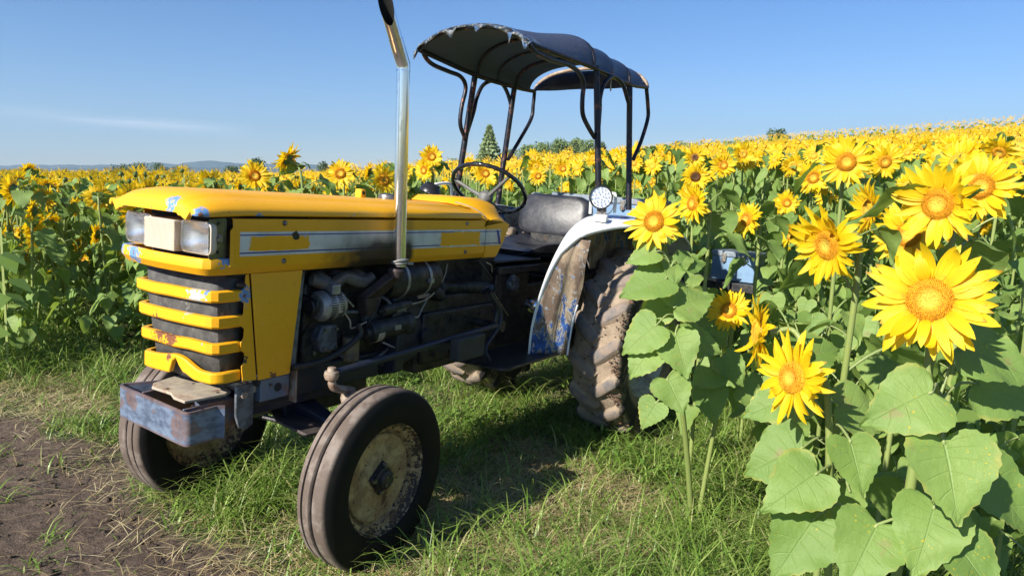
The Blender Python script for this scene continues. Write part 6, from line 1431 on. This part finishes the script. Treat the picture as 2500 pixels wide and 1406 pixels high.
def blades(name, P, L, W, azm, lean, mat, nseg=4, up0=None, seed=0, label=None, cat=None, zoff=0.0, curve=1.0):
    rg = np.random.default_rng(seed); N = len(P); Z = gz(P[:, 0], P[:, 1]) + zoff
    dx, dy = np.cos(azm), np.sin(azm); sxx, syy = -dy, dx; V = np.zeros((N, nseg + 1, 2, 3)); x = np.zeros(N); z = np.zeros(N); UV = np.zeros((N, nseg + 1, 2, 2))
    th = lean.copy()            # angle from vertical
    for i in range(nseg + 1):
        t = i / nseg; w_ = W * (1 - t) ** .6 * (.55 + .45 * min(1, t * 4)) + .0002
        px_ = P[:, 0] + dx * x; py_ = P[:, 1] + dy * x
        for j, s_ in enumerate((-1, 1)):
            V[:, i, j, 0] = px_ + sxx * w_ * s_ * .5; V[:, i, j, 1] = py_ + syy * w_ * s_ * .5; V[:, i, j, 2] = Z + z
            UV[:, i, j, 0] = t; UV[:, i, j, 1] = j
        th = th + curve * L * 0 + curve * (.22 + .35 * t) ; st_ = L / nseg
        x = x + np.sin(np.minimum(th, 2.3)) * st_; z = z + np.cos(np.minimum(th, 2.3)) * st_; z = np.maximum(z, .004)
    idx = np.arange(N)[:, None] * (nseg + 1) * 2 + np.arange(nseg)[None, :] * 2
    Fq = np.stack([idx, idx + 1, idx + 3, idx + 2], -1).reshape(-1, 4)
    o = np_mesh(name, V.reshape(-1, 3), [Fq], [mat], uv=UV.reshape(-1, 2)); tag(o, label, cat, kind='stuff'); return o
rg = np.random.default_rng(99)
def scatter(n, r0, r1, azlo=-39, azhi=39, pw=1.0):
    r = r0 + (r1 - r0) * rg.uniform(0, 1, n) ** pw; a = np.radians(rg.uniform(azlo, azhi, n)); return r * np.sin(a), r * np.cos(a), r
# tufts
tx, ty, tr = scatter(14500, 1.35, 12.5, pw=1.0)
tk = track(tx, ty); ux, uy = t_xy(tx, ty)
inf = field(tx, ty)
# hay: mown swath in front of the rear wheel, and beyond the tractor
def blob(x, y, c, rx): return np.exp(-(((x - c[0]) ** 2 + (y - c[1]) ** 2) / rx ** 2))
hayc = [(gpx(1250, 920), .3), (gpx(1180, 1290), .55), (gpx(1420, 1230), .40), (gpx(1330, 1110), .20), (gpx(1000, 1390), .45), (gpx(1280, 1180), .4), (gpx(1450, 1330), .35), (gpx(200, 1000), .25), (gpx(60, 960), .4)]
hay = np.clip(sum(blob(tx, ty, c, s_) for c, s_ in hayc), 0, 1)
dens = (1 - .96 * sst(-.25, .02, tk)) * (1 - .80 * hay) * np.where(inf, .80, 1.0) * (.30 + .7 * sst(.25, .6, vnoise(tx, ty, .45, 12)))
k = rg.uniform(0, 1, len(tx)) < dens; tx, ty, tr, tk, inf = tx[k], ty[k], tr[k], tk[k], inf[k]
ux, uy = t_xy(tx, ty)
nb = 15; N = len(tx)
px_ = (tx[:, None] + rg.normal(size=(N, nb)) * .035).ravel(); py_ = (ty[:, None] + rg.normal(size=(N, nb)) * .035).ravel()
hgt = .75 + .6 * vnoise(tx, ty, .8, 31) ; hgt = hgt * np.where(inf, 1.25, 1.0) * (1 - .45 * sst(-.8, .0, tk)) * (1 + .40 * sst(.8, 1.4, uy))
Lb = (hgt[:, None] * rg.uniform(.07, .33, (N, nb)) * np.where(blob(tx, ty, gpx(640, 1180), .5) > .4, 1.25, 1.0)[:, None] * np.where(blob(tx, ty, gpx(1120, 945), .32) > .35, 1.6, 1.0)[:, None]).ravel(); az_ = rg.uniform(0, 6.28, N * nb); ln = np.abs(rg.normal(size=N * nb)) * .62 + .05
blades('grass', np.stack([px_, py_], -1), Lb, .0045 + .0065 * rg.uniform(0, 1, N * nb) ** 2, az_, ln, m_grass, 4, seed=1, label='green meadow grass round the tractor and between the sunflowers', cat='grass')
print('grass blades', N * nb)
# low ground layer of fine short blades and farther grass
n = 95000; gx_, gy_, _ = scatter(n, 1.3, 8.5, pw=.9); tk = track(gx_, gy_); hy_ = np.clip(sum(blob(gx_, gy_, c, s_) for c, s_ in hayc), 0, 1); k = rg.uniform(0, 1, n) < (1 - .97 * sst(-.22, .0, tk)) * (1 - .6 * hy_) * (.25 + .75 * sst(.2, .55, vnoise(gx_, gy_, .35, 4)))
gx_, gy_ = gx_[k], gy_[k]; n = len(gx_)
blades('short_grass', np.stack([gx_, gy_], -1), rg.uniform(.025, .08, n), .0035 + .003 * rg.uniform(0, 1, n), rg.uniform(0, 6.28, n), np.abs(rg.normal(size=n)) * .7 + .2, m_grass, 3, seed=2, label='short grass covering the ground under the taller tufts', cat='grass')
# straw
n = 130000; sx_, sy_, _ = scatter(n, 1.3, 7.0, pw=.8); hay = np.clip(sum(blob(sx_, sy_, c, s_) for c, s_ in hayc), 0, 1); tk = track(sx_, sy_)
pk = np.clip(.9 * hay + .07 + .08 * sst(-.5, -.1, tk) * (1 - .6 * sst(.0, .35, tk)), 0, 1) * (1 - .80 * sst(.15, .5, tk)); k = rg.uniform(0, 1, n) < pk; sx_, sy_ = sx_[k], sy_[k]; n = len(sx_)
blades('dry_straw', np.stack([sx_, sy_], -1), rg.uniform(.04, .19, n), .0022 + .0018 * rg.uniform(0, 1, n), rg.uniform(0, 6.28, n), rg.uniform(1.15, 1.62, n), m_straw, 3, seed=3, label='cut dry straw lying loose on the ground', cat='straw', zoff=.006 + rg.uniform(0, .030, n), curve=.25)
# broad-leaved weeds
wx, wy, _ = scatter(5200, 1.4, 8.0, pw=.9); tk = track(wx, wy); k = (tk < -.25) & (vnoise(wx, wy, .5, 77) > .45) & (sum(blob(wx, wy, c, s_) for c, s_ in hayc) < .5); wx, wy = wx[k], wy[k]; nW = len(wx); V = []; 
nlw = 8; a2 = rg.uniform(0, 6.28, (nW, nlw)); L2 = rg.uniform(.02, .055, (nW, nlw)); r2 = rg.uniform(.0, .05, (nW, nlw)); h2 = rg.uniform(.015, .13, (nW, nlw)); dz2 = rg.normal(size=(nW, nlw)) * .35; Zw = gz(wx, wy)
def WP(s_, c_, z_): return np.stack([wx[:, None] + np.cos(a2) * (r2 + L2 * s_) - np.sin(a2) * L2 * c_, wy[:, None] + np.sin(a2) * (r2 + L2 * s_) + np.cos(a2) * L2 * c_, Zw[:, None] + h2 + L2 * z_], -1)
V = np.stack([WP(0, 0, 0), WP(.5, -.24, .1 + dz2 * .5), WP(1.0, 0, dz2), WP(.5, .24, .12 + dz2 * .5)], 2).reshape(-1, 3)
m_weed = leafy('weed_leaf', (.10, .20, .035), (.20, .32, .06), .3, .5)
tag(np_mesh('weeds', V, [np.arange(len(V)).reshape(-1, 4)], [m_weed], smooth=False), 'small broad leaved weeds among the grass', 'weeds', kind='stuff')
# soil clods and crumbs
n = 2600; sx_, sy_, _ = scatter(n, 1.3, 6.0, -40, 5, .8); tk = track(sx_, sy_); k = tk > -.15; sx_, sy_ = sx_[k], sy_[k]; n = len(sx_); sz = rg.uniform(.003, .014, n) * (1 + 1.2 * (rg.uniform(size=n) > .95)); Zs = gz(sx_, sy_) + .003
oc = np.array([(1, 0, 0), (-1, 0, 0), (0, 1, 0), (0, -1, 0), (0, 0, .7), (0, 0, -.7)], float); V = np.stack([sx_, sy_, Zs], -1)[:, None] + oc[None] * sz[:, None, None] * rg.uniform(.6, 1.4, (n, 6, 1))
fc = np.array([(0, 2, 4), (2, 1, 4), (1, 3, 4), (3, 0, 4), (2, 0, 5), (1, 2, 5), (3, 1, 5), (0, 3, 5)]); Fq = (fc[None] + (np.arange(n) * 6)[:, None, None]).reshape(-1, 3)
o = np_mesh('soil_crumbs', V.reshape(-1, 3), [Fq], [m_ground], smooth=False); tag(o, 'loose crumbs of dark soil on the worn track', 'soil', kind='stuff'); a_ = o.data.attributes.new('soil', 'FLOAT', 'POINT'); a_.data.foreach_set('value', np.ones(n * 6, np.float32))

# ============================================================ TREES
def treeleaf(name, c1, c2):
    g = G(name); r = g.isl(); c = g.mix(r, c1, c2); b = g.pr(c, .6); t = g.n('ShaderNodeBsdfTranslucent', None, Color=c); m_ = g.n('ShaderNodeMixShader', None, Fac=.2)
    g.t.links.new(b.outputs[0], m_.inputs[1]); g.t.links.new(t.outputs[0], m_.inputs[2]); g.t.links.new(m_.outputs[0], g.o.inputs['Surface']); return g.m
m_tl = treeleaf('tree_leaves', (.12, .18, .06), (.21, .28, .10)); m_tl2 = treeleaf('dark_tree_leaves', (.07, .11, .05), (.12, .17, .075)); m_tl3 = treeleaf('conifer_needles', (.15, .21, .09), (.26, .32, .14))
m_bark = metal_dirty('bark', (.10, .07, .05), (.16, .12, .09), .9, 0, 6)
def tree(px, pytop, d, wpx, label, kind='round', mat=None, n=1500, seed=0, cat='tree', group=None, at=None, H=None, W=None, leafs=None, trunk=.22):
    rg = np.random.default_rng(seed + 400)
    top = wp(px, pytop, d) if at is None else None
    if at is None: b = np.array([top[0], top[1], float(gz(top[0], top[1]))]); H = top[2] - b[2]; W = wpx * d / F
    else: b = np.array([at[0], at[1], float(gz(*at))])
    root = thing('tree' if cat == 'tree' else 'bush', label, cat, b, group)
    mb = MB(); th = H * (.85 if kind == 'cone' else .6); mb.tube(smoothpath([(0, 0, -.1), (W * .02, 0, th * .5), (-W * .02, W * .01, th)], 3), [W * .035] * 4 + [W * .02] * 3, 8)
    for k in range(7):
        a = rg.uniform(0, 6.28); z0 = th * rg.uniform(.35, .9); l = W * rg.uniform(.2, .38) * (.5 if kind == 'cone' else 1); mb.tube([(0, 0, z0), (l * .6 * math.cos(a), l * .6 * math.sin(a), z0 + l * .5), (l * math.cos(a), l * math.sin(a), z0 + l * .7)], [W * .015, W * .010, W * .004], 5)
    mb.build('trunk', m_bark, root, smooth=60)
    if kind == 'cone':
        z = rg.uniform(.06, 1, n) ** .9; rad = W * .5 * (1 - z) ** .8 * (.75 + .35 * np.sin(z * 40 + rg.uniform(0, 1)) ** 2) * rg.uniform(.45, 1.1, n); a = rg.uniform(0, 6.28, n)
        C = np.stack([rad * np.cos(a), rad * np.sin(a), z * H - rad * .12], -1); s_ = W * .085
    else:
        nc = 16 if kind == 'round' else 12; cc = []; 
        for k in range(nc):
            a = rg.uniform(0, 6.28); r_ = rg.uniform(0, .34) * W; zz = rg.uniform(trunk + .12, .82) * H; cc.append((r_ * math.cos(a), r_ * math.sin(a), zz, rg.uniform(.16, .26) * min(W, H * 1.3)))
        cc.append((0, 0, H * .80, .2 * min(W, H))); cc = np.array(cc); pk = rg.integers(0, len(cc), n); dr = rg.normal(size=(n, 3)); dr /= np.linalg.norm(dr, axis=1)[:, None]
        C = cc[pk, :3] + dr * (cc[pk, 3] * rg.uniform(.55, 1.12, n))[:, None] * [1, 1, .8]; C[:, 2] = np.clip(C[:, 2], H * .03, H * 1.02); s_ = min(W, H) * .055
    if leafs: s_ = leafs
    e1 = rg.normal(size=(n, 3)); e1 /= np.linalg.norm(e1, axis=1)[:, None]; e2 = np.cross(e1, rg.normal(size=(n, 3))); e2 /= np.linalg.norm(e2, axis=1)[:, None]; ss_ = (s_ * rg.uniform(.5, 1.3, n))[:, None]
    V = np.stack([C - e1 * ss_, C + e2 * ss_ * .5, C + e1 * ss_, C - e2 * ss_ * .5], 1).reshape(-1, 3)
    np_mesh('crown', V, [np.arange(n * 4).reshape(-1, 4)], [mat or m_tl], parent=root, smooth=False); return root
tree(1195, 309, 118, 74, 'slender conifer rising above the field behind the canopy posts', 'cone', m_tl3, 3400, 1)
for i, (px, py, w_, lb) in enumerate(((1180, 372, 55, 'low green bush at the left foot of the conifer'), (1245, 362, 62, 'bush just right of the conifer'), (1292, 354, 66, 'bush on the rise between the two left canopy posts'), (1330, 347, 70, 'bush left of the highest bush on the rise'),
        (1368, 338, 74, 'highest bush on the rise behind the canopy'), (1408, 334, 74, 'tall bush right beside the highest bush'), (1440, 338, 70, 'bush just left of the thick near canopy post'), (1468, 344, 46, 'darker bush at the right end of the rise'))):
    tree(px, py, 122 + (i % 3) * 5, w_, lb, 'bush', m_tl if i < 7 else m_tl2, 1500, 10 + i, 'bush', 'bushes on the rise behind the tractor')
tree(1906, 311, 100, 60, 'dark bush on the skyline of the right hill', 'bush', m_tl2, 1200, 30, 'bush'); tree(1655, 343, 116, 46, 'small dark bush low on the skyline left of the hill', 'bush', m_tl2, 800, 31, 'bush')
tree(622, 386, 95, 66, 'dark round tree beyond the bonnet with thin top twigs', 'round', m_tl2, 1500, 32); tree(565, 402, 105, 50, 'low dark tree left of the round tree', 'bush', m_tl2, 900, 33)
tree(790, 391, 110, 44, 'flat topped tree over the middle of the bonnet', 'bush', m_tl2, 800, 34); tree(840, 396, 112, 44, 'low tree right of the flat topped one', 'bush', m_tl2, 800, 35)
for i, (px, py, w_) in enumerate(((300, 397, 60), (345, 396, 70), (390, 398, 60), (440, 404, 50))): tree(px, py, 140, w_, ('leftmost tree of the far wooded knoll', 'second tree of the far wooded knoll', 'third tree of the far wooded knoll', 'rightmost tree of the far wooded knoll')[i], 'bush', m_tl2, 700, 40 + i, 'tree', 'trees of the far wooded knoll')
tree(1110, 384, 115, 40, 'low tree between the exhaust and the conifer', 'bush', m_tl, 700, 50); tree(38, 411, 120, 26, 'small far tree at the left border', 'bush', m_tl2, 500, 51); tree(1088, 390, 118, 30, 'tiny tree right beside the exhaust', 'bush', m_tl, 500, 52)
# unseen leafy tree added left of the picture to shade the bare soil
tree(0, 0, 0, 0, 'bushy tree beside the track left of the viewer', 'round', m_tl, 1500, 60, at=(-5.6, -1.25), H=3.0, W=1.9, leafs=.11)

# mountains
g = G('mountain'); v = g.pos(); g.pr(g.mix(g.noise(v, .004, 5), (.05, .075, .06), (.09, .11, .08)), 1.0); m_mt = g.m
for (dist, tab, nm) in ((3600, [(-200, 404), (0, 405), (60, 402), (170, 403), (300, 403), (360, 399), (390, 396), (430, 402), (470, 396), (510, 391), (550, 397), (640, 402), (720, 401), (800, 404), (900, 410), (1000, 408), (1150, 412), (1300, 420)], 'mountains'), (2500, [(-300, 410), (0, 412), (200, 410), (420, 408), (650, 411), (900, 418), (1200, 424)], 'foothills')):
    mb = MB(); a_ = [p[0] for p in tab]; b_ = [p[1] for p in tab]; xs = np.linspace(a_[0], a_[-1], 160); front = []; ridge = []; back_ = []
    for i, x in enumerate(xs):
        y = np.interp(x, a_, b_) + math.sin(i * 1.7) * .5 + math.sin(i * .61) * .8; p = wp(x, y, dist); dr_ = nrm(np.array([p[0], p[1], 0])); ridge.append(p + [0, 0, 0]); q = p - dr_ * 500; q[2] = -60 + 0 * q[2]; front.append(q); q2 = p + dr_ * 600; q2[2] = -80; back_.append(q2)
    mid = [(f * .45 + r_ * .55) + np.array([0, 0, 6 * math.sin(i * .9)]) for i, (f, r_) in enumerate(zip(front, ridge))]
    mb.loft([front, mid, ridge, back_]); o = mb.build(nm, m_mt, smooth=60, recalc=False); tag(o, kind='structure')

# ============================================================ PERSON with a navy cap, standing among the flowers
def person():
    hd = wp(80, 419, 15.5); gx0, gy0 = hd[0], hd[1]; gz0 = float(gz(gx0, gy0)); Ht = hd[2] + .06 - gz0; s_ = Ht / 1.75
    root = thing('person', 'person in a navy cap standing far off among the left sunflowers', 'person', (gx0, gy0, gz0))
    J = {'pel': (0, 0, .95), 'sp': (0, 0, 1.15), 'ch': (0, 0, 1.36), 'nk': (0, 0, 1.50), 'h0': (0, .01, 1.58), 'h1': (0, .015, 1.68), 'sl': (.19, 0, 1.42), 'el': (.25, .02, 1.13), 'wl': (.24, .10, .88), 'fl': (.24, .14, .79), 'sr': (-.19, 0, 1.42), 'er': (-.25, .02, 1.13), 'wr': (-.24, .10, .88), 'fr': (-.24, .14, .79),
         'hl': (.10, 0, .90), 'kl': (.11, .02, .50), 'al': (.11, 0, .08), 'tl': (.11, .14, .03), 'hr': (-.10, 0, .90), 'kr': (-.11, .02, .50), 'ar': (-.11, 0, .08), 'tr': (-.11, .14, .03)}
    Rd = {'pel': .15, 'sp': .14, 'ch': .155, 'nk': .058, 'h0': .085, 'h1': .095, 'sl': .07, 'el': .048, 'wl': .034, 'fl': .035, 'hl': .095, 'kl': .065, 'al': .045, 'tl': .04}
    for k in ('sl', 'el', 'wl', 'fl', 'hl', 'kl', 'al', 'tl'): Rd[k[0] + 'r'] = Rd[k]
    E_ = [('pel', 'sp'), ('sp', 'ch'), ('ch', 'nk'), ('nk', 'h0'), ('h0', 'h1'), ('ch', 'sl'), ('sl', 'el'), ('el', 'wl'), ('wl', 'fl'), ('ch', 'sr'), ('sr', 'er'), ('er', 'wr'), ('wr', 'fr'), ('pel', 'hl'), ('hl', 'kl'), ('kl', 'al'), ('al', 'tl'), ('pel', 'hr'), ('hr', 'kr'), ('kr', 'ar'), ('ar', 'tr')]
    K = list(J); me = bpy.data.meshes.new('body'); me.from_pydata([tuple(c * s_ for c in J[k]) for k in K], [(K.index(a), K.index(b)) for a, b in E_], []); o = bpy.data.objects.new('body', me); link(o, root)
    md = o.modifiers.new('skin', 'SKIN'); me.skin_vertices.new() if not me.skin_vertices else None
    for i, k in enumerate(K): me.skin_vertices[0].data[i].radius = (Rd[k] * s_, Rd[k] * s_)
    me.skin_vertices[0].data[0].use_root = True; sb_ = o.modifiers.new('sub', 'SUBSURF'); sb_.levels = 2; sb_.render_levels = 2
    g = G('dark_clothes'); v = g.obj(); g.pr(g.mix(g.ss(g.sep(v)[2], 1.49 * s_, 1.52 * s_), (.05, .06, .10), (.35, .2, .14)), .8); me.materials.append(g.m)
    mb = MB(); c0 = np.array([0, .012, 1.665]) * s_; mb.lathe([(.125 * s_, -.01), (.130 * s_, .02), (.122 * s_, .055), (.095 * s_, .085), (.05 * s_, .10), (0, .104)], c0, (0, 0, 1), 24)
    mb.loft([[tuple(c0 + np.array([.11 * s_ * x, .10 * s_ * (1 - x * x * .35) + y, -.004])) for x in np.linspace(-1, 1, 9)] for y in (0, .075)]); g = G('navy_cloth'); g.pr((.012, .018, .055), .8); mb.build('cap', g.m, root, smooth=60, solid=.004)
person()
# ============================================================ HAZE
def haze(density=.00019):
    mb = MB(); mb.box((-5200, -600, -250), (5200, 4700, 330)); g = G('haze_air')
    vs_ = g.n('ShaderNodeVolumePrincipled'); vs_.inputs['Color'].default_value = (.52, .76, 1.0, 1); vs_.inputs['Density'].default_value = density; vs_.inputs['Anisotropy'].default_value = .2
    g.t.links.new(vs_.outputs[0], g.o.inputs['Volume']); o = mb.build('haze', g.m, smooth=0); tag(o, kind='stuff'); return o
haze()
